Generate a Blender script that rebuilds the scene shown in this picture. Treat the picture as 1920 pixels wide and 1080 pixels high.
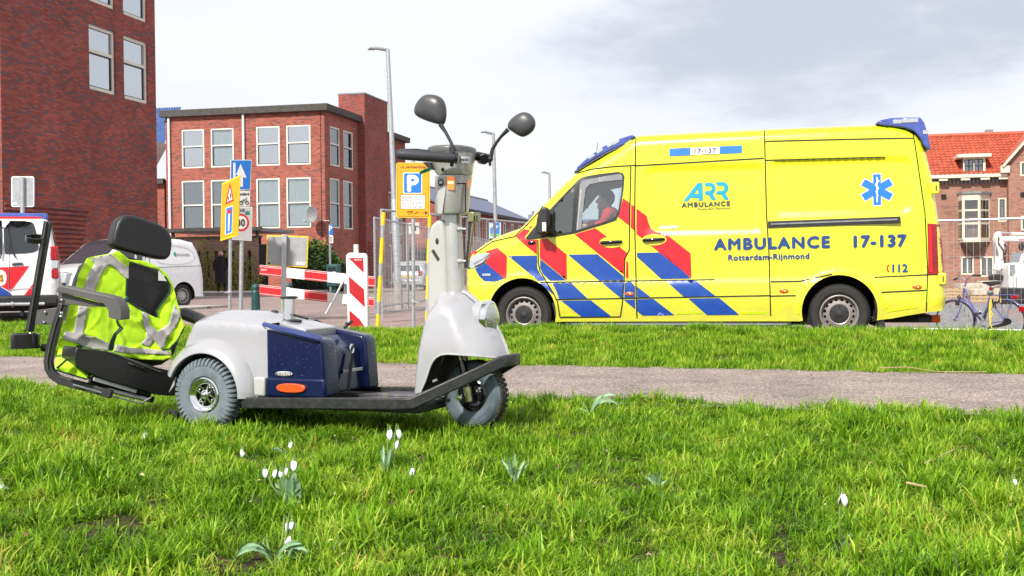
import bpy, bmesh, math, random
import numpy as np
from mathutils import Vector, Matrix, noise
from mathutils.geometry import delaunay_2d_cdt
R = math.radians
rnd = random.Random(7)
for o in list(bpy.data.objects): bpy.data.objects.remove(o)
S = bpy.context.scene
COL = S.collection

# ------------------------------------------------------------------ camera
F = 2250.0                       # focal length in photo pixels (photo 1920 wide)
CAM = Vector((0, 0, 0.80))
PITCH, ROLL = -27 / F, 0.0108
cd = bpy.data.cameras.new('camera'); cam = bpy.data.objects.new('camera', cd); COL.objects.link(cam)
cd.sensor_fit = 'HORIZONTAL'; cd.sensor_width = 36; cd.lens = 36 * F / 1920
cd.clip_start = 0.05; cd.clip_end = 3000
CM = Matrix.Rotation(R(90) + PITCH, 3, 'X') @ Matrix.Rotation(-ROLL, 3, 'Z')
cam.matrix_world = Matrix.Translation(CAM) @ CM.to_4x4()
S.camera = cam

# ------------------------------------------------------------------ world, sun, exposure
SUN_TO = Vector((-0.42, -0.78, 0.80)).normalized()      # towards the sun
sun_el = math.asin(SUN_TO.z); sun_az = math.atan2(SUN_TO.x, SUN_TO.y)
W = bpy.data.worlds.new('World'); S.world = W; W.use_nodes = True
nt = W.node_tree; nt.nodes.clear()
def N(t, ty, **k):
    n = t.nodes.new(ty)
    for a, b in k.items(): setattr(n, a, b)
    return n
out = N(nt, 'ShaderNodeOutputWorld'); bg = N(nt, 'ShaderNodeBackground'); bg.inputs['Strength'].default_value = 0.1
sky = N(nt, 'ShaderNodeTexSky', sky_type='NISHITA', sun_disc=False)
sky.sun_elevation = sun_el; sky.sun_rotation = sun_az % (2 * math.pi); sky.air_density = 1; sky.dust_density = 2
tc = N(nt, 'ShaderNodeTexCoord')
mp = N(nt, 'ShaderNodeMapping'); mp.inputs['Scale'].default_value = (1, 1, 2.8); mp.inputs['Location'].default_value = (0.35, 0.1, 0.22)
n1 = N(nt, 'ShaderNodeTexNoise'); n1.inputs['Scale'].default_value = 3.1; n1.inputs['Detail'].default_value = 9; n1.inputs['Roughness'].default_value = 0.55; n1.inputs['Distortion'].default_value = 0.35
r1 = N(nt, 'ShaderNodeValToRGB')
r1.color_ramp.elements[0].position = 0.40; r1.color_ramp.elements[0].color = (7.5, 7.55, 7.75, 1)
r1.color_ramp.elements[1].position = 0.62; r1.color_ramp.elements[1].color = (6.9, 7.0, 7.35, 1)
# one broad grey cloud bank, upper right of the view
dv = N(nt, 'ShaderNodeVectorMath', operation='SUBTRACT'); dv.inputs[1].default_value = Vector((0.245, 0.95, 0.188))
dm = N(nt, 'ShaderNodeVectorMath', operation='MULTIPLY'); dm.inputs[1].default_value = (6.2, 6.2, 20.0)
dl = N(nt, 'ShaderNodeVectorMath', operation='LENGTH')
n2 = N(nt, 'ShaderNodeTexNoise'); n2.inputs['Scale'].default_value = 6.5; n2.inputs['Detail'].default_value = 8; n2.inputs['Roughness'].default_value = 0.6
ad = N(nt, 'ShaderNodeMath', operation='MULTIPLY_ADD'); ad.inputs[1].default_value = -2.4
r2 = N(nt, 'ShaderNodeMapRange'); r2.inputs['From Min'].default_value = -0.75; r2.inputs['From Max'].default_value = 0.35; r2.inputs['To Min'].default_value = 1.0; r2.inputs['To Max'].default_value = 0; r2.interpolation_type = 'SMOOTHSTEP'
mc = N(nt, 'ShaderNodeMixRGB'); mc.inputs[2].default_value = (4.6, 4.8, 5.6, 1)
mx = N(nt, 'ShaderNodeMixRGB'); mx.inputs[0].default_value = 0.90
L = nt.links.new
L(tc.outputs['Generated'], mp.inputs[0]); L(mp.outputs[0], n1.inputs[0]); L(n1.outputs['Fac'], r1.inputs[0])
L(tc.outputs['Generated'], dv.inputs[0]); L(dv.outputs[0], dm.inputs[0]); L(dm.outputs[0], dl.inputs[0])
L(mp.outputs[0], n2.inputs[0]); L(n2.outputs['Fac'], ad.inputs[0]); L(dl.outputs['Value'], ad.inputs[2]); L(ad.outputs[0], r2.inputs['Value'])
L(r2.outputs[0], mc.inputs[0]); L(r1.outputs[0], mc.inputs[1])
L(sky.outputs[0], mx.inputs[1]); L(mc.outputs[0], mx.inputs[2]); L(mx.outputs[0], bg.inputs[0]); L(bg.outputs[0], out.inputs[0])
sd = bpy.data.lights.new('sun', 'SUN'); sd.energy = 4.3; sd.angle = R(2.5); sd.color = (1, 0.95, 0.87)
sun = bpy.data.objects.new('sun', sd); COL.objects.link(sun)
sun.rotation_euler = SUN_TO.to_track_quat('Z', 'Y').to_euler(); sun.location = (-10, -15, 20)
S.view_settings.view_transform = 'Standard'; S.view_settings.look = 'None'
S.view_settings.exposure = 0.50; S.view_settings.gamma = 1; S.view_settings.use_curve_mapping = False
S.cycles.max_bounces = 6; S.cycles.transparent_max_bounces = 12; S.cycles.use_denoising = True
S.cycles.caustics_reflective = False; S.cycles.caustics_refractive = False

# ------------------------------------------------------------------ pixel -> world
def ray(px, py):
    return (CM @ Vector((px - 960, -(py - 540), -F)))
def P(px, py, Y):
    """world point seen at photo pixel (px,py) at distance Y in front of the camera"""
    d = ray(px, py); t = (Y - CAM.y) / d.y
    return CAM + d * t
def G(px, py, z=0.0):
    d = ray(px, py); return CAM + d * ((z - CAM.z) / d.z)

class Fr:
    """local frame: x along, y away from the camera, z up; yaw in degrees (clockwise)"""
    def __init__(s, o, th):
        s.o = Vector(o); s.th = R(th); s.m = Matrix.Translation(s.o) @ Matrix.Rotation(-s.th, 4, 'Z'); s.i = s.m.inverted()
    def hy(s, px, py, y=0.0):      # hit plane local y = const -> (x, z)
        c = s.i @ CAM; d = s.i.to_3x3() @ ray(px, py); t = (y - c.y) / d.y
        p = c + d * t; return (p.x, p.z)
    def hx(s, px, py, x=0.0):      # hit plane local x = const -> (y, z)
        c = s.i @ CAM; d = s.i.to_3x3() @ ray(px, py); t = (x - c.x) / d.x
        p = c + d * t; return (p.y, p.z)
    def hz(s, px, py, z=0.0):
        c = s.i @ CAM; d = s.i.to_3x3() @ ray(px, py); t = (z - c.z) / d.z
        p = c + d * t; return (p.x, p.y)
    def l(s, p): return s.i @ Vector(p)
    def w(s, p): return s.m @ Vector(p)

# ------------------------------------------------------------------ objects
def tag(o, label=None, cat=None, group=None, kind=None):
    if label: o['label'] = label
    if cat: o['category'] = cat
    if group: o['group'] = group
    if kind: o['kind'] = kind
    return o
ROOTM = {}
def thing(name, label, cat, loc=(0, 0, 0), yaw=0.0, group=None):
    o = bpy.data.objects.new(name, None); COL.objects.link(o); o.empty_display_size = 0.2
    fr = Fr(loc, yaw); o.location = fr.o; o.rotation_euler = (0, 0, -fr.th)
    ROOTM[o.name] = fr
    return tag(o, label, cat, group)
def copy_tree(o, parent=None, name=None):
    c = o.copy(); COL.objects.link(c)
    if parent is not None:
        c.parent = parent
    for ch in [x for x in bpy.data.objects if x.parent == o]: copy_tree(ch, c)
    return c

class MB:
    """collects shapes; build() links them as one mesh object"""
    def __init__(s): s.v = []; s.f = []; s.mi = []; s.uv = None
    def add(s, vs, fs, mi=0):
        n = len(s.v); s.v += [tuple(v) for v in vs]; s.f += [tuple(i + n for i in f) for f in fs]; s.mi += [mi] * len(fs); return s
    def box(s, a, b, mi=0, m=None):
        x0, y0, z0 = a; x1, y1, z1 = b
        vs = [Vector(p) for p in ((x0,y0,z0),(x1,y0,z0),(x1,y1,z0),(x0,y1,z0),(x0,y0,z1),(x1,y0,z1),(x1,y1,z1),(x0,y1,z1))]
        if m is not None: vs = [m @ v for v in vs]
        return s.add(vs, [(0,3,2,1),(4,5,6,7),(0,1,5,4),(1,2,6,5),(2,3,7,6),(3,0,4,7)], mi)
    def bar(s, p, q, w, h=None, up=(0,0,1), mi=0):
        p = Vector(p); q = Vector(q); h = h or w; d = (q - p)
        z = d.normalized(); x = Vector(up).cross(z)
        if x.length < 1e-4: x = Vector((1,0,0)).cross(z)
        x.normalize(); y = z.cross(x)
        vs = []
        for c in (p, q):
            for a, b in ((-1,-1),(1,-1),(1,1),(-1,1)): vs.append(c + x * a * w / 2 + y * b * h / 2)
        return s.add(vs, [(3,2,1,0),(4,5,6,7),(0,1,5,4),(1,2,6,5),(2,3,7,6),(3,0,4,7)], mi)
    def tube(s, pts, r, n=10, mi=0, cap=True, flat=1.0, up=None):
        pts = [Vector(p) for p in pts]; k = len(pts)
        rs = r if isinstance(r, (list, tuple)) else [r] * k
        vs = []; prev = None
        for i, p in enumerate(pts):
            t = (pts[min(i+1,k-1)] - pts[max(i-1,0)]).normalized()
            if prev is None:
                a = Vector(up) if up else (Vector((0,0,1)) if abs(t.z) < .9 else Vector((1,0,0)))
                x = (a - t * a.dot(t)).normalized()
            else:
                x = (prev - t * prev.dot(t)).normalized()
            prev = x; y = t.cross(x)
            for j in range(n):
                an = 2 * math.pi * j / n
                vs.append(p + (x * math.cos(an) * flat + y * math.sin(an)) * rs[i])
        fs = []
        for i in range(k-1):
            for j in range(n):
                a = i*n+j; b = i*n+(j+1)%n; fs.append((a, b, b+n, a+n))
        if cap: fs.append(tuple(reversed(range(n)))); fs.append(tuple(range((k-1)*n, k*n)))
        return s.add(vs, fs, mi)
    def lathe(s, prof, c=(0,0,0), ax='y', n=32, mi=0, closed=False, a0=0, a1=2*math.pi):
        """prof: (radius, along-axis)"""
        c = Vector(c); vs = []; full = abs(a1 - a0 - 2*math.pi) < 1e-6; m = n if full else n + 1
        for j in range(m):
            an = a0 + (a1 - a0) * j / n; ca, sa = math.cos(an), math.sin(an)
            for r, h in prof:
                if ax == 'y': vs.append(c + Vector((r*ca, h, r*sa)))
                elif ax == 'z': vs.append(c + Vector((r*ca, r*sa, h)))
                else: vs.append(c + Vector((h, r*ca, r*sa)))
        k = len(prof); fs = []
        for j in range(n):
            a = j*k; b = ((j+1) % m)*k
            for i in range(k-1): fs.append((a+i, a+i+1, b+i+1, b+i))
            if closed: fs.append((a+k-1, a, b, b+k-1))
        return s.add(vs, fs, mi)
    def prism(s, poly, d0, d1, ax='y', mi=0):
        """polygon (two coordinates) extruded along ax from d0 to d1"""
        def mk(p, d): return (p[0], d, p[1]) if ax == 'y' else ((p[0], p[1], d) if ax == 'z' else (d, p[0], p[1]))
        n = len(poly); vs = [mk(p, d0) for p in poly] + [mk(p, d1) for p in poly]
        fs = [tuple(range(n)), tuple(reversed(range(n, 2*n)))] + [(i, i+n, (i+1)%n+n, (i+1)%n) for i in range(n)]
        return s.add(vs, fs, mi)
    def ball(s, c, r, n=12, mi=0, sc=(1,1,1)):
        c = Vector(c); prof = [(max(1e-5, math.sin(math.pi*i/n)), -math.cos(math.pi*i/n)) for i in range(n+1)]
        vs = []; m = n*2
        for j in range(m):
            an = 2*math.pi*j/m
            for q, h in prof: vs.append(c + Vector((q*math.cos(an)*r*sc[0], q*math.sin(an)*r*sc[1], h*r*sc[2])))
        k = n+1; fs = []
        for j in range(m):
            a = j*k; b = ((j+1)%m)*k
            for i in range(n): fs.append((a+i, b+i, b+i+1, a+i+1))
        return s.add(vs, fs, mi)
    def build(s, name, mats, parent=None, world=False, smooth=False, bevel=0, sub=0, solid=0, seg=2, label=None, kind=None, weld=False, ang=40):
        me = bpy.data.meshes.new(name)
        vs = s.v
        if parent is not None and world:
            i = ROOTM[parent.name].i; vs = [i @ Vector(v) for v in vs]
        me.from_pydata([tuple(v) for v in vs], [], s.f)
        ms = mats if isinstance(mats, (list, tuple)) else [mats]
        for m in ms: me.materials.append(m)
        if len(ms) > 1: me.polygons.foreach_set('material_index', s.mi)
        if s.uv:
            ul = me.uv_layers.new(name='UVMap')
            for p in me.polygons:
                for li in p.loop_indices: ul.data[li].uv = s.uv[me.loops[li].vertex_index]
        if weld or smooth or bevel:
            bm = bmesh.new(); bm.from_mesh(me)
            if weld: bmesh.ops.remove_doubles(bm, verts=bm.verts, dist=1e-4)
            bmesh.ops.recalc_face_normals(bm, faces=bm.faces)
            bm.to_mesh(me); bm.free()
        if smooth:
            me.polygons.foreach_set('use_smooth', [True]*len(me.polygons))
            if smooth != 'full': me.set_sharp_from_angle(angle=R(ang))
        me.update()
        o = bpy.data.objects.new(name, me); COL.objects.link(o)
        if parent is not None: o.parent = parent
        if bevel:
            b = o.modifiers.new('bevel', 'BEVEL'); b.width = bevel; b.segments = seg; b.limit_method = 'ANGLE'; b.angle_limit = R(35)
            me.polygons.foreach_set('use_smooth', [True]*len(me.polygons)); me.set_sharp_from_angle(angle=R(60))
        if solid:
            b = o.modifiers.new('solid', 'SOLIDIFY'); b.thickness = solid; b.offset = 0
        if sub:
            b = o.modifiers.new('sub', 'SUBSURF'); b.levels = sub; b.render_levels = sub
        if label: o['label'] = label
        if kind: o['kind'] = kind
        return o

def cdt(outer, holes=(), step=0.05, extra=()):
    """triangulated polygon with holes and inner grid points -> points, tris"""
    pts = [Vector(p) for p in outer]; edges = [(i, (i+1) % len(outer)) for i in range(len(outer))]
    for h in holes:
        b = len(pts); pts += [Vector(p) for p in h]; edges += [(b+i, b+(i+1) % len(h)) for i in range(len(h))]
    def inside(p, poly):
        c = False; n = len(poly); x, y = p
        for i in range(n):
            x0, y0 = poly[i]; x1, y1 = poly[(i+1) % n]
            if (y0 > y) != (y1 > y) and x < (x1-x0)*(y-y0)/(y1-y0)+x0: c = not c
        return c
    def dmin(p, poly):
        a = np.array([tuple(q)[:2] for q in poly]); b = np.roll(a, -1, 0); p = np.array(p); d = b-a
        t = np.clip(((p-a)*d).sum(1)/np.maximum((d*d).sum(1), 1e-12), 0, 1); q = a+d*t[:, None]
        return np.sqrt(((p-q)**2).sum(1).min())
    xs = [p[0] for p in outer]; ys = [p[1] for p in outer]
    if step:
        ni = int((max(xs)-min(xs))/step)+1; nj = int((max(ys)-min(ys))/step)+1
        for i in range(ni+1):
            for j in range(nj+1):
                p = (min(xs)+i*step, min(ys)+(j+.5*(i % 2))*step)
                if inside(p, outer) and not any(inside(p, h) for h in holes):
                    if dmin(p, outer) > step*.35 and all(dmin(p, h) > step*.35 for h in holes): pts.append(Vector(p))
    for p in extra: pts.append(Vector(p))
    vo, eo, fo, _, _, _ = delaunay_2d_cdt(pts, edges, [], 0, 1e-6)
    res = []
    for f in fo:
        c = sum((vo[i] for i in f), Vector((0, 0)))/len(f)
        if inside(c, outer) and not any(inside(c, h) for h in holes): res.append(tuple(f))
    return [tuple(v) for v in vo], res
def dens(poly, d):
    """subdivide the edges of a closed polygon to length d"""
    o = []
    for i in range(len(poly)):
        a = Vector(poly[i]); b = Vector(poly[(i+1) % len(poly)]); n = max(1, int((b-a).length/d))
        for k in range(n): o.append(tuple(a.lerp(b, k/n)))
    return o
def smoothpoly(pts, it=2, closed=True):
    for _ in range(it):
        o = []; n = len(pts)
        rng = range(n) if closed else range(n-1)
        if not closed: o.append(tuple(pts[0]))
        for i in rng:
            a = Vector(pts[i]); b = Vector(pts[(i+1) % n]); o += [tuple(a.lerp(b, .25)), tuple(a.lerp(b, .75))]
        if not closed: o.append(tuple(pts[-1]))
        pts = o
    return pts

# ------------------------------------------------------------------ materials
def lin(c):
    return tuple((x/12.92 if x <= .04045 else ((x+.055)/1.055)**2.4) for x in c)
def mat(name, col, rough=.5, metal=0., coat=0., spec=.5, var=0., vs=8., bump=0., bs=60., emit=None, es=1., ior=None, trans=0., alpha=1., sheen=0., coord='Object'):
    m = bpy.data.materials.new(name); m.use_nodes = True; t = m.node_tree; b = t.nodes['Principled BSDF']; L = t.links.new
    b.inputs['Base Color'].default_value = (*col, 1); b.inputs['Roughness'].default_value = rough; b.inputs['Metallic'].default_value = metal
    b.inputs['Coat Weight'].default_value = coat; b.inputs['Coat Roughness'].default_value = .06; b.inputs['Specular IOR Level'].default_value = spec
    b.inputs['Transmission Weight'].default_value = trans; b.inputs['Alpha'].default_value = alpha; b.inputs['Sheen Weight'].default_value = sheen
    if emit: b.inputs['Emission Color'].default_value = (*emit, 1); b.inputs['Emission Strength'].default_value = es
    c = N(t, 'ShaderNodeTexCoord')
    # every surface carries at least a faint uneven tone and gloss
    n = N(t, 'ShaderNodeTexNoise'); n.inputs['Scale'].default_value = vs; n.inputs['Detail'].default_value = 6
    L(c.outputs[coord], n.inputs['Vector'])
    v = max(var, .04)
    mr = N(t, 'ShaderNodeMapRange'); mr.inputs['From Min'].default_value = .3; mr.inputs['From Max'].default_value = .7
    mr.inputs['To Min'].default_value = 1-v; mr.inputs['To Max'].default_value = 1+v
    hs = N(t, 'ShaderNodeHueSaturation'); hs.inputs['Color'].default_value = (*col, 1)
    L(n.outputs['Fac'], mr.inputs['Value']); L(mr.outputs[0], hs.inputs['Value']); L(hs.outputs[0], b.inputs['Base Color'])
    m2 = N(t, 'ShaderNodeMapRange'); m2.inputs['From Min'].default_value = .3; m2.inputs['From Max'].default_value = .7
    m2.inputs['To Min'].default_value = max(.02, rough*.85); m2.inputs['To Max'].default_value = min(1, rough*1.2)
    L(n.outputs['Fac'], m2.inputs['Value']); L(m2.outputs[0], b.inputs['Roughness'])
    if bump:
        n3 = N(t, 'ShaderNodeTexNoise'); n3.inputs['Scale'].default_value = bs; n3.inputs['Detail'].default_value = 4
        bp = N(t, 'ShaderNodeBump'); bp.inputs['Strength'].default_value = bump; bp.inputs['Distance'].default_value = .01
        L(c.outputs[coord], n3.inputs['Vector']); L(n3.outputs['Fac'], bp.inputs['Height']); L(bp.outputs[0], b.inputs['Normal'])
    return m
def glass(name, tint, mixg=.25, rough=.02):
    """thin pane: part clear and tinted, part mirror"""
    m = bpy.data.materials.new(name); m.use_nodes = True; t = m.node_tree; t.nodes.clear(); L = t.links.new
    o = N(t, 'ShaderNodeOutputMaterial'); tr = N(t, 'ShaderNodeBsdfTransparent'); tr.inputs[0].default_value = (*tint, 1)
    g = N(t, 'ShaderNodeBsdfGlossy'); g.inputs['Roughness'].default_value = rough; g.inputs[0].default_value = (.9, .95, 1, 1)
    lw = N(t, 'ShaderNodeLayerWeight'); lw.inputs[0].default_value = .25
    ad = N(t, 'ShaderNodeMath', operation='ADD'); ad.inputs[1].default_value = mixg; ad.use_clamp = True
    mx = N(t, 'ShaderNodeMixShader'); L(lw.outputs['Fresnel'], ad.inputs[0]); L(ad.outputs[0], mx.inputs[0]); L(tr.outputs[0], mx.inputs[1]); L(g.outputs[0], mx.inputs[2]); L(mx.outputs[0], o.inputs[0])
    return m
def brickmat(name, c1, c2, mortar, c3=None, bw=.215, bh=.0625, ms=.010, bumpd=.006, offset=.5, rough=.85, stain=.25, coord='UV', dark=(.10,.09,.10), darkp=.12):
    m = bpy.data.materials.new(name); m.use_nodes = True; t = m.node_tree; b = t.nodes['Principled BSDF']; L = t.links.new
    b.inputs['Roughness'].default_value = rough; b.inputs['Specular IOR Level'].default_value = .3
    c = N(t, 'ShaderNodeTexCoord'); br = N(t, 'ShaderNodeTexBrick')
    br.inputs['Color1'].default_value = (*c1, 1); br.inputs['Color2'].default_value = (*c2, 1); br.inputs['Mortar'].default_value = (*mortar, 1)
    br.inputs['Scale'].default_value = 1; br.inputs['Brick Width'].default_value = bw; br.inputs['Row Height'].default_value = bh
    br.inputs['Mortar Size'].default_value = ms; br.inputs['Mortar Smooth'].default_value = .1; br.offset = offset
    L(c.outputs[coord], br.inputs['Vector'])
    # second brick node with same layout gives an individual random value per brick
    b2 = N(t, 'ShaderNodeTexBrick'); b2.inputs['Color1'].default_value = (0,0,0,1); b2.inputs['Color2'].default_value = (1,1,1,1); b2.inputs['Mortar'].default_value = (.5,.5,.5,1)
    for k in ('Scale', 'Brick Width', 'Row Height', 'Mortar Size'): b2.inputs[k].default_value = br.inputs[k].default_value
    b2.offset = offset; b2.inputs['Bias'].default_value = 0
    mpv = N(t, 'ShaderNodeMapping'); mpv.inputs['Location'].default_value = (bw*14, bh*26, 0)
    L(c.outputs[coord], mpv.inputs[0]); L(mpv.outputs[0], b2.inputs['Vector'])
    cr = N(t, 'ShaderNodeValToRGB'); cr.color_ramp.interpolation = 'CONSTANT'
    cr.color_ramp.elements[0].position = 0; cr.color_ramp.elements[0].color = (0,0,0,1); cr.color_ramp.elements[1].position = 1-darkp; cr.color_ramp.elements[1].color = (1,1,1,1)
    L(b2.outputs['Color'], cr.inputs[0])
    md = N(t, 'ShaderNodeMixRGB'); md.inputs[2].default_value = (*dark, 1)
    fm = N(t, 'ShaderNodeMath', operation='MULTIPLY'); fm.inputs[1].default_value = .8
    inv = N(t, 'ShaderNodeMath', operation='SUBTRACT'); inv.inputs[0].default_value = 1; L(br.outputs['Fac'], inv.inputs[1])
    f2 = N(t, 'ShaderNodeMath', operation='MULTIPLY'); L(cr.outputs[0], fm.inputs[0]); L(fm.outputs[0], f2.inputs[0]); L(inv.outputs[0], f2.inputs[1])
    L(f2.outputs[0], md.inputs[0]); L(br.outputs['Color'], md.inputs[1])
    ns = N(t, 'ShaderNodeTexNoise'); ns.inputs['Scale'].default_value = .6; ns.inputs['Detail'].default_value = 7; L(c.outputs[coord], ns.inputs['Vector'])
    mr = N(t, 'ShaderNodeMapRange'); mr.inputs['From Min'].default_value = .3; mr.inputs['From Max'].default_value = .7; mr.inputs['To Min'].default_value = 1-stain; mr.inputs['To Max'].default_value = 1+stain
    hs = N(t, 'ShaderNodeHueSaturation'); L(ns.outputs['Fac'], mr.inputs['Value']); L(mr.outputs[0], hs.inputs['Value']); L(md.outputs[0], hs.inputs['Color']); L(hs.outputs[0], b.inputs['Base Color'])
    bp = N(t, 'ShaderNodeBump'); bp.inputs['Strength'].default_value = .8; bp.inputs['Distance'].default_value = bumpd; L(inv.outputs[0], bp.inputs['Height']); L(bp.outputs[0], b.inputs['Normal'])
    return m

M = {}
M['yellow'] = mat('ambulance_yellow', (.70, .69, .022), .26, coat=.8, var=.03)
M['flu'] = mat('fluorescent_green_tape', (.55, .85, .01), .4)
M['blue'] = mat('reflective_blue', (.008, .058, .31), .35, coat=.2, var=.08)
M['red'] = mat('reflective_red', (.62, .008, .018), .35, coat=.3, var=.08)
M['textblue'] = mat('navy_lettering', (.012, .05, .20), .4)
M['textgrey'] = mat('grey_lettering', (.06, .06, .05), .5)
M['teal'] = mat('teal_logo', (.0, .30, .48), .4)
M['white'] = mat('white_paint', (.80, .80, .80), .35, coat=.3)
M['vanwhite'] = mat('white_van_paint', (.74, .75, .78), .25, coat=.8)
M['blackp'] = mat('black_plastic', (.018, .018, .020), .45, bump=.05, bs=300)
M['blackg'] = mat('black_gloss', (.010, .010, .012), .12, coat=.5)
M['rubber'] = mat('black_rubber', (.022, .021, .020), .8, var=.25, bump=.15, bs=120)
M['under'] = mat('dark_underbody', (.012, .012, .012), .9)
M['steel'] = mat('painted_steel_rim', (.48, .46, .45), .4, metal=.5)
M['rimwhite'] = mat('pale_rim', (.36, .33, .32), .4, metal=.4)
M['galv'] = mat('galvanised_steel', (.42, .44, .46), .42, metal=.6, var=.15, vs=30)
M['chrome'] = mat('chrome', (.75, .76, .78), .10, metal=1.)
M['lens'] = mat('lamp_glass', (.55, .58, .60), .08, metal=.6, coat=1.)
M['bluelens'] = mat('blue_lamp_cover', (.045, .075, .33), .12, coat=1., var=.25, vs=12)
M['redlens'] = mat('red_lamp_lens', (.30, .002, .005), .2, coat=.35, var=.4, vs=9)
M['orlens'] = mat('orange_lamp_lens', (.75, .10, .01), .15, coat=1.)
M['orange'] = mat('orange_sign_film', (.80, .33, .005), .45)
M['yelpaint'] = mat('yellow_paint', (.80, .55, .01), .45, var=.15)
M['signblue'] = mat('sign_blue', (.01, .16, .55), .4)
M['signred'] = mat('sign_red', (.60, .012, .02), .4)
M['signwhite'] = mat('sign_white', (.72, .72, .70), .5, var=.08)
M['signback'] = mat('sign_back_grey', (.33, .34, .36), .5, metal=.2, var=.12)
M['ink'] = mat('black_ink', (.02, .02, .02), .6)
M['glassdark'] = mat('dark_vehicle_glass', (.012, .016, .02), .04, coat=1.)
M['winglass'] = mat('window_glass', (.05, .06, .07), .03, spec=.8, coat=1., var=.2)
M['cabglass'] = glass('cab_glass', (.80, .88, .90), .16)
M['skin'] = mat('skin', (.55, .32, .25), .5, var=.08)
M['redcloth'] = mat('red_cloth', (.62, .02, .03), .8)
M['blackcloth'] = mat('black_cloth', (.012, .012, .015), .9, var=.2, bump=.3, bs=80)
M['hair'] = mat('dark_hair', (.03, .02, .015), .7)
M['interior'] = mat('grey_interior', (.05, .055, .06), .7)
M['cream'] = mat('cream_paint', (.62, .57, .45), .5, var=.06)
M['winwhite'] = mat('white_window_paint', (.66, .65, .58), .5, var=.05)
M['darkframe'] = mat('dark_sash', (.03, .04, .05), .4)
M['curtain'] = mat('pale_curtain', (.75, .80, .77), .8)
M['zinc'] = mat('grey_zinc', (.20, .21, .22), .6, var=.2)
M['concrete'] = mat('concrete', (.30, .29, .27), .9, var=.25, vs=5, bump=.3, bs=40)
M['parapet'] = mat('weathered_parapet', (.065, .06, .055), .9, var=.4, vs=6, bump=.3, bs=20)
M['pipe'] = mat('white_downpipe', (.70, .70, .70), .5)
M['dgreen'] = mat('dark_green_paint', (.008, .06, .06), .45, var=.2)
M['lavender'] = mat('lilac_frame_paint', (.10, .10, .26), .3, coat=.4)
M['wood'] = mat('timber', (.42, .30, .17), .8, var=.25, vs=20)
M['soil'] = mat('soil', (.10, .07, .05), 1, var=.3)
M['numplate'] = mat('yellow_number_plate', (.75, .45, .02), .5)
# ================================================================== ground
def sstep(a, b, x):
    t = min(1, max(0, (x-a)/(b-a))); return t*t*(3-2*t)
PN, PF, CR, FT = 6.66, 9.05, 11.7, 13.2       # path near edge, far edge, berm crest, berm foot (at X=0)
def qq(x, y): return y + .37*x - .012*max(0, -x-3)*0
def zlow(x, y):                                # street level falls away to the right, behind the ambulance
    return -.52*sstep(3.2, 8.5, x - .12*(y-14)*0)*sstep(13.5, 19, y) - .07*sstep(11, 13, y)*(1-sstep(17, 24, y))
def gz(x, y, fine=True):
    q = qq(x, y)
    near = .085 + .02*math.sin(x*1.3+1)*math.sin(y*1.1)*sstep(2, 4, y)
    z = near*(1-sstep(6.0, 6.9, q)) + .095*sstep(6.0, 6.9, q)
    z += (.235-.095 + .02*math.sin(x*.9))*sstep(9.1, CR, q)
    z -= (z - zlow(x, y))*sstep(CR+.1, FT, q)
    if fine and (q < 6.7 or 9.2 < q < FT-.4):
        z += .022*noise.noise(Vector((x*2.1, y*2.1, 0))) + .010*noise.noise(Vector((x*7, y*7, 3)))
    return z
def sheet(xs, ys, zf, uv=1.0):
    mb = MB(); mb.uv = []
    nx, ny = len(xs), len(ys)
    for y in ys:
        for x in xs:
            mb.v.append((x, y, zf(x, y))); mb.uv.append((x*uv, y*uv))
    for j in range(ny-1):
        for i in range(nx-1):
            a = j*nx+i; mb.f.append((a, a+1, a+1+nx, a+nx)); mb.mi.append(0)
    return mb
def rng(a, b, n): return [a+(b-a)*i/n for i in range(n+1)]

# soil and turf base
m = bpy.data.materials.new('turf_soil'); m.use_nodes = True; t = m.node_tree; b = t.nodes['Principled BSDF']; b.inputs['Roughness'].default_value = 1; b.inputs['Specular IOR Level'].default_value = .1
c = N(t, 'ShaderNodeTexCoord'); n = N(t, 'ShaderNodeTexNoise'); n.inputs['Scale'].default_value = 26; n.inputs['Detail'].default_value = 12; n.inputs['Roughness'].default_value = .75
r = N(t, 'ShaderNodeValToRGB'); r.color_ramp.elements[0].position = .42; r.color_ramp.elements[0].color = (.018, .022, .006, 1); r.color_ramp.elements[1].position = .68; r.color_ramp.elements[1].color = (.16, .11, .075, 1)
t.links.new(c.outputs['Object'], n.inputs[0]); t.links.new(n.outputs[0], r.inputs[0]); t.links.new(r.outputs[0], b.inputs[0]); bp = N(t, 'ShaderNodeBump'); bp.inputs['Distance'].default_value = .02; t.links.new(n.outputs[0], bp.inputs['Height']); t.links.new(bp.outputs[0], b.inputs['Normal']); M['turf'] = m
# path: pale gravelly asphalt
m = bpy.data.materials.new('gravel_asphalt'); m.use_nodes = True; t = m.node_tree; b = t.nodes['Principled BSDF']; b.inputs['Roughness'].default_value = .85
c = N(t, 'ShaderNodeTexCoord'); v = N(t, 'ShaderNodeTexVoronoi'); v.inputs['Scale'].default_value = 120; v2 = N(t, 'ShaderNodeTexNoise'); v2.inputs['Scale'].default_value = 2.2; v2.inputs['Detail'].default_value = 8
r = N(t, 'ShaderNodeValToRGB'); e = r.color_ramp.elements; e[0].position = 0; e[0].color = (.05, .043, .04, 1); e[1].position = 1; e[1].color = (.55, .46, .41, 1)
for p_, c_ in ((.25, (.20, .155, .135, 1)), (.5, (.28, .22, .195, 1)), (.8, (.36, .285, .25, 1))): q_ = r.color_ramp.elements.new(p_); q_.color = c_
sx = N(t, 'ShaderNodeSeparateColor'); mm = N(t, 'ShaderNodeMixRGB', blend_type='MULTIPLY'); mm.inputs[0].default_value = 1
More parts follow.
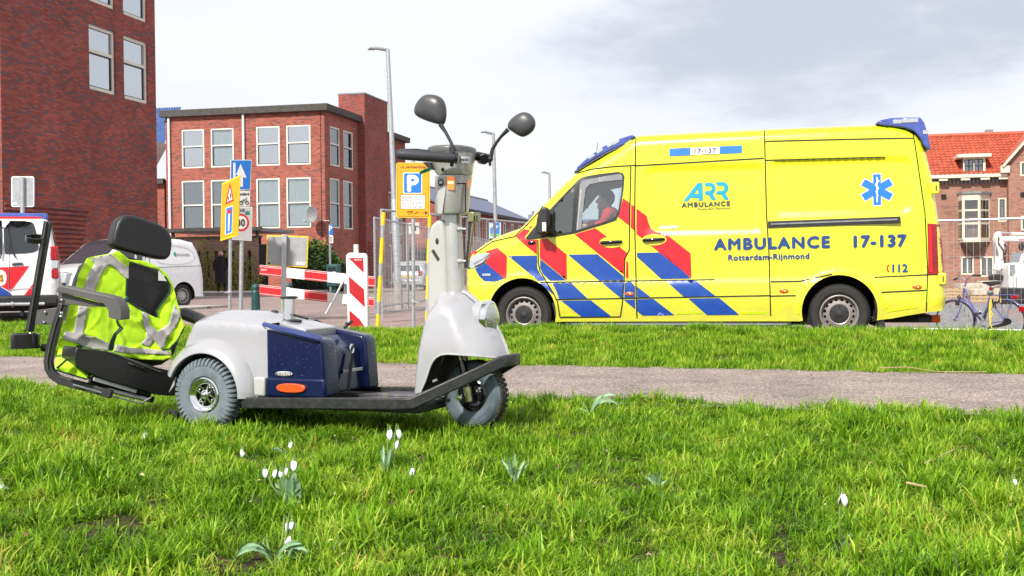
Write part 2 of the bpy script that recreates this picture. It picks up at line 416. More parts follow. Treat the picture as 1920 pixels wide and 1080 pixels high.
mr = N(t, 'ShaderNodeMapRange'); mr.inputs['From Min'].default_value = .3; mr.inputs['From Max'].default_value = .7; mr.inputs['To Min'].default_value = .68; mr.inputs['To Max'].default_value = 1.15
bp = N(t, 'ShaderNodeBump'); bp.inputs['Distance'].default_value = .006; bp.inputs['Strength'].default_value = .8
LL = t.links.new; LL(c.outputs['Object'], v.inputs[0]); LL(c.outputs['Object'], v2.inputs[0]); LL(v.outputs['Color'], sx.inputs[0]); LL(sx.outputs[0], r.inputs[0]); LL(r.outputs[0], mm.inputs[1]); LL(v2.outputs[0], mr.inputs['Value']); LL(mr.outputs[0], mm.inputs[2]); LL(mm.outputs[0], b.inputs[0]); LL(v.outputs['Distance'], bp.inputs['Height']); LL(bp.outputs[0], b.inputs['Normal'])
M['path'] = m
M['paver'] = brickmat('clinker_pavers', (.27, .19, .17), (.34, .25, .225), (.13, .11, .10), bw=.21, bh=.105, ms=.008, stain=.15, dark=(.20, .16, .16), darkp=.25)
M['slabs'] = brickmat('pale_pavement_slabs', (.36, .33, .30), (.42, .39, .355), (.16, .15, .13), bw=.3, bh=.3, ms=.008, stain=.15, darkp=.02)

# one large sheet to the horizon lies under everything else
far = MB(); far.uv = []
for (x, y) in ((-1500, 12), (1500, 12), (1500, 2500), (-1500, 2500)): far.v.append((x, y, -.62)); far.uv.append((x, y))
far.f.append((0, 1, 2, 3)); far.mi.append(0)
o = far.build('ground', M['turf']); tag(o, 'wide ground below the street reaching to the horizon', kind='structure')
lawn = sheet(rng(-9, 9, 150), rng(-1.5, 16.5, 160), gz)
o = lawn.build('lawn', M['turf'], smooth='full'); tag(o, 'uneven lawn floor on both sides of the path', kind='structure')
# path as strip along q
pm = MB(); pm.uv = []; k = 0
us = rng(-14, 14, 120); ws = rng(PN-.12, PF+.12, 12)
for x0 in us:
    for q in ws:
        x = x0; y = q-.37*x; pm.v.append((x, y, gz(x, y, False)+.012)); pm.uv.append((x, y))
nw = len(ws)
for i in range(len(us)-1):
    for j in range(nw-1): a = i*nw+j; pm.f.append((a, a+nw, a+nw+1, a+1)); pm.mi.append(0)
o = pm.build('path', M['path'], smooth='full'); tag(o, 'pale gravelly asphalt path crossing the grass', kind='structure')
st = sheet(rng(-70, 60, 130), [12.6+.35*i for i in range(60)]+rng(34, 140, 60), lambda x, y: zlow(x, y)+(0 if qq(x, y) > FT-.3 else -.5))
# keep the street from poking through the berm
o = st.build('street', M['paver'], smooth='full'); tag(o, 'clinker paved street behind the grass bank', kind='structure')
# pavement with kerb along the garden wall at the far side of the street
GT = 13.1                         # angle of the street grid
GB = Fr(P(612, 540, 67.0).xy.to_3d(), GT)      # building corner frame: local x along front, y along right side
GB.o.z = 0; GB = Fr(GB.o, GT)
def strip_local(fr, x0, x1, y0, y1, z0, z1, name, mt, label):
    mb = MB(); mb.uv = []
    mb.box((x0, y0, z0), (x1, y1, z1)); mb.v = [tuple(fr.w(v)) for v in mb.v]; mb.uv = [(v[0], v[1]) for v in mb.v]
    o = mb.build(name, mt); return tag(o, label, kind='structure')
strip_local(GB, -40, 3.8, -16.5, -9.2, -.1, .12, 'pavement', M['slabs'], 'slabbed pavement in front of the slatted brick wall')
strip_local(GB, -40, 3.95, -16.65, -16.502, -.1, .135, 'kerb', M['concrete'], 'kerb edging the pavement by the garden wall')
strip_local(GB, 3.0, 11, -40.0, -34.0, -.1, .06, 'pavement', M['slabs'], 'low paved strip behind the wire fence')
# low grass verge strip at right behind fence is street
# ================================================================== vehicle shells
class Shell:
    """body shell: side outline (u,w) extruded across the width with rounded edges"""
    def __init__(s, W, top, bottom, r=.15, tumble=lambda u, w: 0, rf=None, crown=.03):
        s.W = W; s.y0 = 0; s.top = top; s.bottom = bottom; s.r = r; s.rf = rf; s.tumble = tumble; s.crown = crown
        a = np.array([tuple(p) for p in top]); s.a = a[:-1]; s.b = a[1:]
    def dist(s, u, w):
        p = np.array((u, w)); d = s.b-s.a; t = np.clip(((p-s.a)*d).sum(1)/np.maximum((d*d).sum(1), 1e-12), 0, 1)
        q = s.a+d*t[:, None]; return float(np.sqrt(((p-q)**2).sum(1).min()))
    def inset(s, u, w):
        r = s.rf(u, w) if s.rf else s.r
        d = min(s.dist(u, w), r)
        return s.tumble(u, w) + (r - math.sqrt(max(0, r*r-(r-d)**2)))
    def side(s, mats, name, parent, holes=(), step=.05, mirror=False, label=None, matfn=None):
        outer = dens(list(s.top)+list(s.bottom), step)
        ex = []
        c = sum((Vector(p) for p in outer), Vector((0, 0)))/len(outer)
        tp = dens(list(s.top), step*.8)[:-3]
        for k in (.05, .16, .34, .6):
            for i in range(1, len(tp)-1):
                a, b, e = Vector(tp[i-1]), Vector(tp[i]), Vector(tp[i+1]); t = (e-a)
                if t.length < 1e-6 or (e-b).length > 3*step: continue
                n = Vector((-t.y, t.x)).normalized()
                r = s.rf(b.x, b.y) if s.rf else s.r
                q = b+n*r*k
                if (c-b).dot(n) < 0: q = b-n*r*k
                if s.dist(q.x, q.y) > r*k*.9: ex.append(tuple(q))
        vo, fo = cdt(outer, holes, step, ex)
        mb = MB()
        for (u, w) in vo:
            y = s.inset(u, w); mb.v.append((u, s.y0+(s.W-y if mirror else y), w))
        for f in fo: mb.f.append(f if not mirror else tuple(reversed(f))); mb.mi.append(0)
        return mb.build(name, mats, parent, smooth=True, ang=50, label=label)
    def strip(s, i0, i1, name, mats, parent, n=14, off=0., edge=0., label=None, step=.08):
        """skin across the vehicle between profile points i0..i1"""
        pts = []
        for i in range(i0, i1):
            a, b = Vector(s.top[i]), Vector(s.top[i+1]); k = max(1, int((b-a).length/step))
            for j in range(k): pts.append(a.lerp(b, j/k))
        pts.append(Vector(s.top[i1]))
        cen = Vector((sum(p[0] for p in s.top)/len(s.top), sum(p[1] for p in s.top)/len(s.top)))
        mb = MB()
        for i, p in enumerate(pts):
            t = pts[min(i+1, len(pts)-1)]-pts[max(0, i-1)]; nn = Vector((-t.y, t.x)).normalized()
            if nn.dot(p-cen) < 0: nn = -nn
            y0 = s.inset(p.x, p.y)+edge; y1 = s.W-y0
            for j in range(n+1):
                f = j/n; q = p+nn*(off+(s.crown(p) if callable(s.crown) else s.crown)*4*f*(1-f)); mb.v.append((q.x, s.y0+y0+(y1-y0)*f, q.y))
        for i in range(len(pts)-1):
            for j in range(n): a = i*(n+1)+j; mb.f.append((a, a+1, a+n+2, a+n+1)); mb.mi.append(0)
        return mb.build(name, mats, parent, smooth=True, ang=50, label=label)
    def decal(s, poly, m, name, parent, off=.003, holes=(), step=.045, mirror=False, th=0, label=None):
        poly = dens(poly, .05); vo, fo = cdt(poly, holes, step)
        mb = MB()
        for (u, w) in vo:
            y = s.inset(u, w)-off; mb.v.append((u, s.y0+(s.W-y if mirror else y), w))
        mb.f = list(fo); mb.mi = [0]*len(fo)
        return mb.build(name, m, parent, smooth=True, label=label)
    def line(s, pts, wd, m, name, parent, off=.0075, mirror=False, closed=False):
        pts = [Vector(p) for p in pts]
        if closed: pts = pts+[pts[0]]
        q = []
        for i in range(len(pts)-1):
            k = max(1, int((pts[i+1]-pts[i]).length/.04))
            for j in range(k): q.append(pts[i].lerp(pts[i+1], j/k))
        q.append(pts[-1]); mb = MB()
        for i, p in enumerate(q):
            t = (q[min(i+1, len(q)-1)]-q[max(0, i-1)]).normalized(); n = Vector((-t.y, t.x))
            for sg in (-1, 1):
                a = p+n*sg*wd/2; y = s.inset(a.x, a.y)-off; mb.v.append((a.x, s.y0+(s.W-y if mirror else y), a.y))
        for i in range(len(q)-1): mb.f.append((2*i, 2*i+1, 2*i+3, 2*i+2)); mb.mi.append(0)
        return mb.build(name, m, parent, smooth=True)
def text_mesh(body, size=1., bold=0., shear=0., space=1.):
    """returns (verts2d, faces, width) of flat lettering, baseline at 0, from Blender's own font"""
    cu = bpy.data.curves.new('t', 'FONT'); cu.body = body; cu.size = size; cu.offset = bold; cu.shear = shear; cu.space_character = space
    cu.resolution_u = 3
    o = bpy.data.objects.new('t', cu); me = bpy.data.meshes.new_from_object(o)
    vs = [(v.co.x, v.co.y) for v in me.vertices]; fs = [tuple(p.vertices) for p in me.polygons]
    bpy.data.objects.remove(o); bpy.data.meshes.remove(me); bpy.data.curves.remove(cu)
    return vs, fs
def text_fit(body, x0, x1, z0, z1, mapf, m, name, parent, bold=.02, shear=0, space=1., world=False, label=None):
    """lettering stretched to the box x0..x1, z0..z1 and laid on a surface by mapf(x,z)"""
    vs, fs = text_mesh(body, 1., 0, shear, space)
    if not vs: return None
    ax = min(v[0] for v in vs); bx = max(v[0] for v in vs); ay = min(v[1] for v in vs); by = max(v[1] for v in vs)
    mb = MB(); mb.v = [tuple(mapf(x0+(x-ax)/(bx-ax)*(x1-x0), z0+(y-ay)/(by-ay)*(z1-z0))) for x, y in vs]
    mb.f = list(fs); mb.mi = [0]*len(fs)
    if bold:                      # heavier strokes: the same letters again, a hair to the side and in front
        n = len(vs); b = bold*.6*(z1-z0); base = list(mb.v)
        for k, (dx, dz) in enumerate(((b, 0), (-b, 0), (0, b), (0, -b))):
            o_ = len(mb.v)
            for x, y in vs:
                q = mapf(x0+(x-ax)/(bx-ax)*(x1-x0)+dx, z0+(y-ay)/(by-ay)*(z1-z0)+dz); mb.v.append((q[0], q[1]-.0005*(k+1), q[2]))
            mb.f += [tuple(i+o_ for i in f) for f in fs]; mb.mi += [0]*len(fs)
    return mb.build(name, m, parent, world=world, label=label)

def tyre(mb, c, R_, w, rim, n=40, tread=0, mi=0):
    """rubber ring; c centre, axis y, w width"""
    h = w/2; s = .018 if R_ > .2 else .012
    prof = [(rim, -h*.75), (rim+.3*(R_-rim), -h*.98), (rim+.7*(R_-rim), -h), (R_-s, -h*.86), (R_-.002, -h*.62), (R_, -h*.3), (R_, h*.3), (R_-.002, h*.62), (R_-s, h*.86), (rim+.7*(R_-rim), h), (rim+.3*(R_-rim), h*.98), (rim, h*.75)]
    mb.lathe(prof, c, 'y', n, mi)
    if tread:
        for j in range(tread):
            a = 2*math.pi*(j+.5)/tread
            for sg in (-1, 1):
                m = Matrix.Translation(Vector(c)) @ Matrix.Rotation(-a + sg*.01, 4, 'Y')
                mb.box((R_-.004, sg*h*.30, -math.pi*R_/tread*.55), (R_+.004, sg*h*.90, math.pi*R_/tread*.35), mi, m)
def road_wheel(parent, c, R_=.35, w=.21, face=-1, holes=16, name='wheel', rimm=None, capd=True):
    """steel disc wheel: wheel > tyre, rim, hub_cap; face: side that looks out (-1 towards the camera)"""
    c = Vector(c)
    e = bpy.data.objects.new(name, None); COL.objects.link(e); e.parent = parent; e.location = c; ROOTM[e.name] = Fr((0, 0, 0), 0)
    t = MB(); tyre(t, (0, 0, 0), R_, w, R_*.62, 56); 
    for j in range(64):
        a = 2*math.pi*j/64; m = Matrix.Rotation(-a, 4, 'Y'); t.box((R_-.008, face*w*.36, -.006), (R_+.003, face*w*.47, .006), 0, m)
    t.build('tyre', M['rubber'], e, smooth=True, ang=30)
    f = face; rr = R_*.62; k = MB(); y = f*w*.40
    k.lathe([(rr+.006, f*w*.46), (rr-.004, f*w*.49), (rr-.014, f*w*.44), (rr-.022, f*w*.22), (rr*.88, f*w*.14)], (0, 0, 0), 'y', 48)
    # disc ring pierced by holes: built as sectors
    ro, ri = rr*.90, rr*.60; hr0, hr1 = rr*.82, rr*.70
    for j in range(holes):
        a0 = 2*math.pi*j/holes; a1 = 2*math.pi*(j+1)/holes; b0 = a0+(a1-a0)*.24; b1 = a1-(a1-a0)*.24
        yy = lambda r: f*w*(.14 + .24*(ro-r)/(ro-ri))
        def q(r, a): return (r*math.cos(a), yy(r), r*math.sin(a))
        rs = [ro, hr0, hr1, ri]; an = [a0, b0, b1, a1]; n0 = len(k.v)
        vs = [q(r, a) for r in rs for a in an]; fs = []
        for i in range(3):
            for l in range(3):
                if i == 1 and l == 1: continue
                fs.append((i*4+l, i*4+l+1, (i+1)*4+l+1, (i+1)*4+l))
        k.add(vs, fs)
    k.lathe([(ri, f*w*.38), (ri*.93, f*w*.42), (ri*.85, f*w*.40), (.001, f*w*.36)], (0, 0, 0), 'y', 40)
    k.build('rim', rimm or M['rimwhite'], e, smooth=True, ang=35)
    b = MB(); b.lathe([(rr*.95, f*w*.02), (.01, f*w*.02)], (0, 0, 0), 'y', 24); b.build('brake_disc', M['under'], e)
    if capd:
        b = MB(); b.lathe([(ri*.86, f*w*.405), (ri*.80, f*w*.45), (ri*.35, f*w*.47), (ri*.30, f*w*.50), (.001, f*w*.52)], (0, 0, 0), 'y', 32)
        b.build('hub_cap', M['blackp'] if holes > 12 else M['galv'], e, smooth=True, ang=35)
        b = MB()
        for j in range(5):
            a = 2*math.pi*j/5+.3; m = Matrix.Rotation(-a, 4, 'Y'); b.box((ri*.52, f*w*.462 if f > 0 else f*w*.478, -.006), (ri*.74, f*w*.478 if f > 0 else f*w*.462, .006), 0, m)
        b.build('wheel_bolts', M['under'], e, kind='stuff')
    return e
def arc(c, r, a0, a1, n=14): return [(c[0]+r*math.cos(R(a0+(a1-a0)*i/n)), c[1]+r*math.sin(R(a0+(a1-a0)*i/n))) for i in range(n+1)]

# ================================================================== ambulance
# road film: uneven grey splashes on the lower third of the body
t = M['yellow'].node_tree; b_ = t.nodes['Principled BSDF']; src_ = b_.inputs['Base Color'].links[0].from_socket
c_ = N(t, 'ShaderNodeTexCoord'); sx_ = N(t, 'ShaderNodeSeparateXYZ'); t.links.new(c_.outputs['Object'], sx_.inputs[0]); n_ = N(t, 'ShaderNodeTexNoise'); n_.inputs['Scale'].default_value = 5; n_.inputs['Detail'].default_value = 9; n_.inputs['Roughness'].default_value = .7; t.links.new(c_.outputs['Object'], n_.inputs['Vector'])
h_m = N(t, 'ShaderNodeMapRange'); h_m.inputs['From Min'].default_value = .25; h_m.inputs['From Max'].default_value = .95; h_m.inputs['To Min'].default_value = .62; h_m.inputs['To Max'].default_value = 0; t.links.new(sx_.outputs['Z'], h_m.inputs['Value'])
mu_ = N(t, 'ShaderNodeMath', operation='MULTIPLY'); t.links.new(h_m.outputs[0], mu_.inputs[0]); t.links.new(n_.outputs['Fac'], mu_.inputs[1]); mx_ = N(t, 'ShaderNodeMixRGB'); mx_.inputs[2].default_value = (.22, .20, .12, 1)
t.links.new(mu_.outputs[0], mx_.inputs[0]); t.links.new(src_, mx_.inputs[1]); t.links.new(mx_.outputs[0], b_.inputs['Base Color'])
amb = thing('ambulance', 'bright yellow ambulance van with red and blue diagonal stripes standing behind the grass bank', 'ambulance', (P(980, 600, 14.95).x, 14.95, -.07), 13.2)
A = ROOTM[amb.name]
def a5(x, y): return A.hy(860+x/2.5708, 220+y/2.5708)
def a8(x, y): return A.hy(860+x/4.1526, 380+y/4.1526)
def a6(x, y): return A.hy(1300+x/2.454, 200+y/2.454)
def ap(x, y): return A.hy(x, y)
h1 = ap(980, 589); h2 = ap(1574, 592)
h1 = (h1[0], .353); h2 = (h2[0], .353)
AR = .43
bumpz = .30
top_px = [(869, 556), (866, 530), (866, 505), (868, 488), (876, 474), (890, 464), (906, 453), (927, 442), (948, 434), (969, 427), (985, 412), (1003, 392.5), (1020, 377), (1037, 360), (1055, 342), (1076, 323), (1093, 311), (1112, 300), (1132, 288), (1150, 277), (1166, 265), (1180, 256), (1196, 251), (1240, 248.5), (1340, 243.5), (1434, 239), (1540, 234.5), (1640, 230.5), (1680, 232), (1706, 238), (1722, 248), (1733, 262), (1742, 290), (1751, 330), (1759, 380), (1767, 440), (1772, 500), (1775, 530), (1777, 558), (1775, 577)]
top = [ap(*p) for p in top_px]
Ltot = top[-2][0]
AW = 1.98
bot = [ap(1768, 583), ap(1736, 586.5), ap(1700, 592), (h2[0]+AR+.16, .30)]
bot += [(h2[0]+AR*math.cos(R(a)), h2[1]+.03+AR*math.sin(R(a))) for a in range(-14, 195, 8)]
bot += [(h2[0]-AR-.02, .27), (h1[0]+AR+.10, .27)]
bot += [(h1[0]+AR*math.cos(R(a)), h1[1]+.03+AR*math.sin(R(a))) for a in range(-16, 200, 8)]
bot += [(h1[0]-AR-.02, .26), (top[0][0]+.06, .25)]
wcrease = a8(1200, 612)[1]
pan1 = (ap(1210, 400)[0], ap(1432, 400)[0], ap(1320, 436)[1], ap(1320, 313)[1])
pan2 = (ap(1445, 400)[0], ap(1710, 400)[0], ap(1600, 400)[1], ap(1600, 299)[1])
def rrect(u, w, b, r=.10):
    cx, cy = (b[0]+b[1])/2, (b[2]+b[3])/2; dx = max(0, abs(u-cx)-(b[1]-b[0])/2+r); dy = max(0, abs(w-cy)-(b[3]-b[2])/2+r)
    return math.hypot(dx, dy)-r
def atum(u, w):
    y = .055*sstep(1.15, 2.5, w)*max(0, w-1.1)/1.3 + .02*sstep(.5, .25, w)
    y -= .024*(1-sstep(wcrease-.03, wcrease+.02, w))
    y += .012*sstep(ap(1500, 412)[1]+.28, ap(1500, 412)[1]+.22, w)*0
    y += .030*(1-sstep(-.02, .02, rrect(u, w, pan1)))+.030*(1-sstep(-.02, .02, rrect(u, w, pan2)))
    for h in (h1, h2):                       # flared wheel arches
        d = math.hypot(u-h[0], w-h[1]-.03)-AR; y -= .018*(1-sstep(.03, .10, d))
    y += .03*sstep(.9, .0, u-top[0][0])**2
    y += .05*sstep(Ltot-1.6, Ltot, u)**2
    return y
def arf(u, w):
    f = sstep(.5, 1.3, u-top[0][0]); return .24*(1-f)+.15*f
AS = Shell(AW, top, bot, tumble=atum, rf=arf, crown=.04)
g1 = [a5(455, 440), a5(549, 330), a5(556, 327), a5(552, 420), a5(545, 552), a5(468, 562), a5(452, 520)]
g2 = [a5(583, 318), a5(592, 303), a5(690, 284), a5(775, 271), a5(786, 278), a5(789, 292), a5(783, 370), a5(768, 455), a5(752, 482), a5(700, 505), a5(567, 544)]
AS.side([M['yellow']], 'body', amb, holes=[g1, g2], step=.045)
AS.side([M['yellow']], 'far_side', amb, holes=[g1, g2], step=.09, mirror=True)
AS.strip(0, 9, 'bonnet', M['yellow'], amb); AS.strip(9, 15, 'windscreen', M['cabglass'], amb)
AS.strip(15, len(top)-1, 'roof', M['yellow'], amb)
# window surround, glass
fr_out = [a5(322, 582), a5(352, 545), a5(395, 492), a5(480, 400), a5(578, 297), a5(600, 285), a5(680, 272), a5(765, 262), a5(790, 268), a5(798, 284), a5(793, 350), a5(776, 462), a5(760, 490), a5(700, 515), a5(560, 556), a5(440, 576), a5(330, 591)]
for mir in (False, True):
    AS.decal(fr_out, M['blackp'], 'window_surround', amb, off=.008, holes=[g1, g2], mirror=mir)
    AS.decal([tuple(p) for p in g1], M['cabglass'], 'quarter_window', amb, off=-.012, mirror=mir)
    AS.decal([tuple(p) for p in g2], M['cabglass'], 'door_window', amb, off=-.012, mirror=mir)
# dark sun strip along the top edge of the door glass and the vertical channel
AS.decal([a5(583, 318), a5(592, 303), a5(690, 284), a5(775, 271), a5(786, 278), a5(788, 300), a5(700, 308), a5(630, 322), a5(612, 345), a5(607, 380), a5(590, 540), a5(567, 544)], M['zinc'], 'wind_deflector', amb, off=.006, step=.05)
AS.line([a5(590, 345), a5(572, 543)], .012, M['galv'], 'window_channel', amb, off=.010)
AS.line([a5(440, 577), a5(560, 556), a5(700, 513), a5(762, 492)], .014, M['blackp'], 'window_seal', amb, off=.008)
# stripes
reds = [[a8(190, 383), a8(298, 350), a8(375, 415), a8(372, 590), a8(350, 588), a8(205, 465), a8(243, 395)],
        [a8(437, 262), a8(500, 205), a8(553, 214), a8(514, 265), a8(522, 287), a8(560, 291), a8(610, 287), a8(610, 405)],
        [a8(505, 180), a8(530, 157), a8(570, 186), a8(552, 203)],
        [a8(632, 283), a8(690, 279), a8(840, 402), a8(843, 604), a8(632, 430)],
        [a8(903, 246), a8(1065, 198), a8(1165, 272), a8(1308, 388), a8(1300, 440), a8(1286, 480), a8(1287, 560)],
        [a5(792, 390), a5(822, 411), a5(820, 520), a5(768, 480)], [a5(832, 419), a5(845, 428), a5(848, 546), a5(830, 532)],
        [a5(857, 438), a5(905, 475), a5(912, 505), a5(925, 535), a5(950, 553), a5(990, 556), a5(1010, 570), a5(1118, 655), a5(1122, 775), a5(857, 562)],
        [a5(808, 690), a5(818, 700), a5(818, 780), a5(806, 770)],
        [A.hy(866.5, 482), A.hy(880, 470), A.hy(888, 470), A.hy(888, 476), A.hy(868, 484)]]
blues = [[a8(120, 515), a8(205, 467), a8(355, 590), a8(290, 615), a8(200, 612), a8(155, 570)],
         [a8(388, 415), a8(610, 411), a8(612, 512), a8(640, 562), a8(686, 608), a8(625, 611)],
         [a8(635, 438), a8(840, 606), a8(712, 609), a8(655, 552), a8(635, 508)],
         [a8(640, 628), a8(700, 627), a8(735, 680), a8(755, 725)], [a8(732, 627), a8(880, 625), a8(1005, 745), a8(785, 748), a8(765, 690)],
         [a8(803, 763), a8(1033, 760), a8(1188, 884), a8(958, 887)],
         [a8(853, 405), a8(1080, 401), a8(1283, 572), a8(1283, 604), a8(1095, 607)],
         [a8(1118, 621), a8(1283, 617), a8(1279, 739), a8(1263, 740)],
         [a8(1297, 620), a8(1345, 616), a8(1375, 650), a8(1375, 736), a8(1292, 738)], [a8(1288, 756), a8(1375, 753), a8(1376, 828)],
         [a5(860, 653), a5(985, 651), a5(1120, 777), a5(978, 780), a5(860, 672)], [a5(860, 815), a5(925, 865), a5(862, 866)],
         [a5(862, 877), a5(940, 875), a5(1040, 953), a5(888, 955), a5(862, 934)],
         [a5(998, 787), (ap(1303, 525)), ap(1342, 555), a5(1088, 865)], [a5(1108, 873), ap(1349, 558.6), ap(1386, 590), ap(1326, 590.6)]]
for p in reds: AS.decal(p, M['red'], 'red_stripe', amb, off=.006)
for p in blues: AS.decal(p, M['blue'], 'blue_stripe', amb, off=.006)
# handle recesses and handles, panel seams
def ell(c, a, b, n=20): return [(c[0]+a*math.cos(2*math.pi*i/n), c[1]+b*math.sin(2*math.pi*i/n)) for i in range(n)]
for c in (a5(738, 602), a5(942, 590)):
    AS.decal(ell(c, .150, .068), M['yellow'], 'handle_recess', amb, off=.009)
    y = AS.inset(*c); mb = MB()
    mb.tube([(c[0]-.13, y-.012, c[1]-.006), (c[0]-.10, y-.032, c[1]-.004), (c[0]+.09, y-.034, c[1]+.004), (c[0]+.125, y-.012, c[1]+.006)], [.020, .022, .019, .016], 10)
    mb.build('door_handle', M['blackg'], amb, smooth=True)
seams = [[a5(382, 590), a5(384, 700), a5(392, 740), a5(430, 800), a5(462, 850), a5(480, 890), a5(490, 960)],
         [a5(490, 964), a5(780, 961)], [a5(828, 235), a5(822, 640), a5(800, 680), a5(798, 800), a5(790, 900), a5(780, 961)],
         [a5(850, 85), a5(848, 500), a5(853, 700), a5(860, 968)], [a5(555, 268), a5(640, 247), a5(740, 236), a5(828, 231), a5(848, 229)],
         [ap(1433, 243), ap(1437, 400), ap(1442, 480), ap(1445, 592)], [a5(392, 795), a5(1234, 782)], [a5(470, 878), ap(1445, 554)],
         [ap(1445, 528), ap(1500, 527), ap(1560, 514)], [ap(1640, 520), ap(1740, 515), ap(1773, 514)],
         [ap(1434, 300), ap(1660, 294)], [ap(1435, 264), ap(1716, 257)], [a5(850, 232), ap(1432, 296)],
         [ap(1445, 555), ap(1492, 554)], [ap(1652, 548), ap(1738, 544)],
         [ap(1714, 247), ap(1735, 400), ap(1740, 510), ap(1737, 584)], [a8(105, 395), a8(245, 300), a8(430, 262), a8(470, 215), a8(500, 190), a8(625, 60), a8(640, 20)]]
for p in seams: AS.line(p, .013, M['under'], 'panel_seam', amb)
# fluorescent contour marking in short pieces
def dashes(pts, n, wd, gap=.12):
    pts = [Vector(p) for p in pts]; ln = [0]
    for i in range(1, len(pts)): ln.append(ln[-1]+(pts[i]-pts[i-1]).length)
    def at(t):
        for i in range(1, len(pts)):
            if ln[i] >= t-1e-9: return pts[i-1].lerp(pts[i], (t-ln[i-1])/max(1e-9, ln[i]-ln[i-1]))
        return pts[-1]
    for k in range(n):
        a = ln[-1]*k/n; b = ln[-1]*(k+1-gap)/n
        AS.line([at(a+(b-a)*j/4) for j in range(5)], wd, M['flu'], 'contour_tape', amb, off=.006)
dashes([ap(1195, 257), ap(1432, 247)], 6, .022); dashes([ap(1440, 245), ap(1665, 236), ap(1705, 244)], 7, .022)
dashes([ap(1716, 255), ap(1729, 330), ap(1736, 412)], 3, .030, .02); dashes([ap(1737, 420), ap(1739, 510)], 1, .030); dashes([ap(1739, 520), ap(1739, 575)], 1, .03)
dashes([a6(480, 955), a6(490, 870), a6(530, 800), a6(590, 765), a6(670, 750), a6(750, 768), a6(820, 830), a6(880, 900), a6(893, 938)], 8, .032, .15)
dashes([a6(893, 940), a6(1058, 915)], 1, .03); dashes([a8(110, 740), a8(200, 735), a8(270, 640)], 3, .03); dashes([a8(385, 560), a8(500, 553), a8(600, 590)], 4, .03)
dashes([a8(340, 345), a8(420, 300), a8(455, 270)], 3, .02); dashes([a5(610, 250), a5(720, 175), a5(830, 128)], 5, .022); dashes([a8(810, 875), a8(940, 880)], 1, .02)
dashes([a5(1050, 945), a5(1190, 940)], 1, .02); dashes([a6(220, 950), a6(350, 948)], 1, .02)
# lettering
mp_ = lambda u, w: (u, AS.inset(u, w)-.007, w)
def atext(body, x0, y0, x1, y1, m, name='lettering', bold=.02, **k):
    sl = .022+.00018*max(0, 466-y1); a = ap(x0, y1); b = ap(x1, y0-(x1-x0)*sl); c = ap(x1, y1-(x1-x0)*sl)
    # follow the perspective: baseline between both lower corners
    text_fit(body, a[0], b[0], a[1], a[1]+(b[1]-c[1]), lambda u, w: mp_(u, w+(c[1]-a[1])*(u-a[0])/(b[0]-a[0])), m, name, amb, bold=bold, **k)
atext('AMBULANCE', 1340, 448, 1555, 468.5, M['textblue'], bold=.13, space=1.2)
atext('17-137', 1602, 442.5, 1699, 463.5, M['textblue'], bold=.14, space=1.1)
atext('Rotterdam-Rijnmond', 1366, 478, 1517, 491.5, M['textblue'], bold=.08, space=1.1)
atext('112', 1674, 496, 1702, 510, M['textblue'], bold=.09)
zl = lambda x, y: ap(1260+x/14.77, 330+y/14.77)
for pl, hl in (([(305, 690), (700, 185), (835, 180), (850, 670), (730, 675), (728, 598), (500, 600), (430, 688)], [[(600, 488), (710, 345), (720, 488)]]),
               ([(905, 182), (1050, 175), (1130, 195), (1185, 250), (1200, 330), (1180, 410), (1125, 485), (1215, 655), (1100, 660), (1000, 512), (910, 512), (910, 415), (1050, 405), (1090, 370), (1095, 330), (1080, 290), (1050, 270), (905, 275)], []),
               ([(1185, 165), (1400, 155), (1480, 175), (1540, 235), (1555, 320), (1535, 400), (1470, 475), (1575, 640), (1450, 648), (1350, 498), (1200, 495), (1250, 410), (1400, 400), (1435, 365), (1440, 320), (1425, 275), (1390, 255), (1250, 255)], [])):
    AS.decal([zl(*p) for p in pl], M['teal'], 'logo', amb, off=.007, holes=[[zl(*p) for p in h] for h in hl])
atext('AMBULANCE', 1278, 380, 1368, 388.5, M['textgrey'], bold=.13, space=1.2)
atext('Rotterdam-Rijnmond', 1309, 389.5, 1369, 395, M['textgrey'], bold=.005)
AS.line([ap(1667, 496.5), ap(1664, 500), ap(1664, 506), ap(1667, 510)], .016, M['signred'], 'phone_symbol', amb, off=.005)
def arect(x0, y0, x1, y1, sl=-.045):
    return [ap(x0, y1), ap(x1, y1+(x1-x0)*sl), ap(x1, y0+(x1-x0)*sl), ap(x0, y0)]
AS.decal(arect(1254.5, 278, 1391, 292), M['signblue'], 'number_plate_strip', amb, off=.007)
AS.decal(arect(1294, 277, 1349, 290), M['signwhite'], 'number_panel', amb, off=.010)
a = ap(1302, 287); b = ap(1342, 276)
text_fit('17-137', a[0], b[0], a[1], a[1]+.055, lambda u, w: (u, AS.inset(u, w)-.013, w), M['ink'], 'lettering', amb, bold=.02)
AS.decal(arect(1236, 424, 1271, 429), M['signwhite'], 'door_sticker', amb, off=.007)
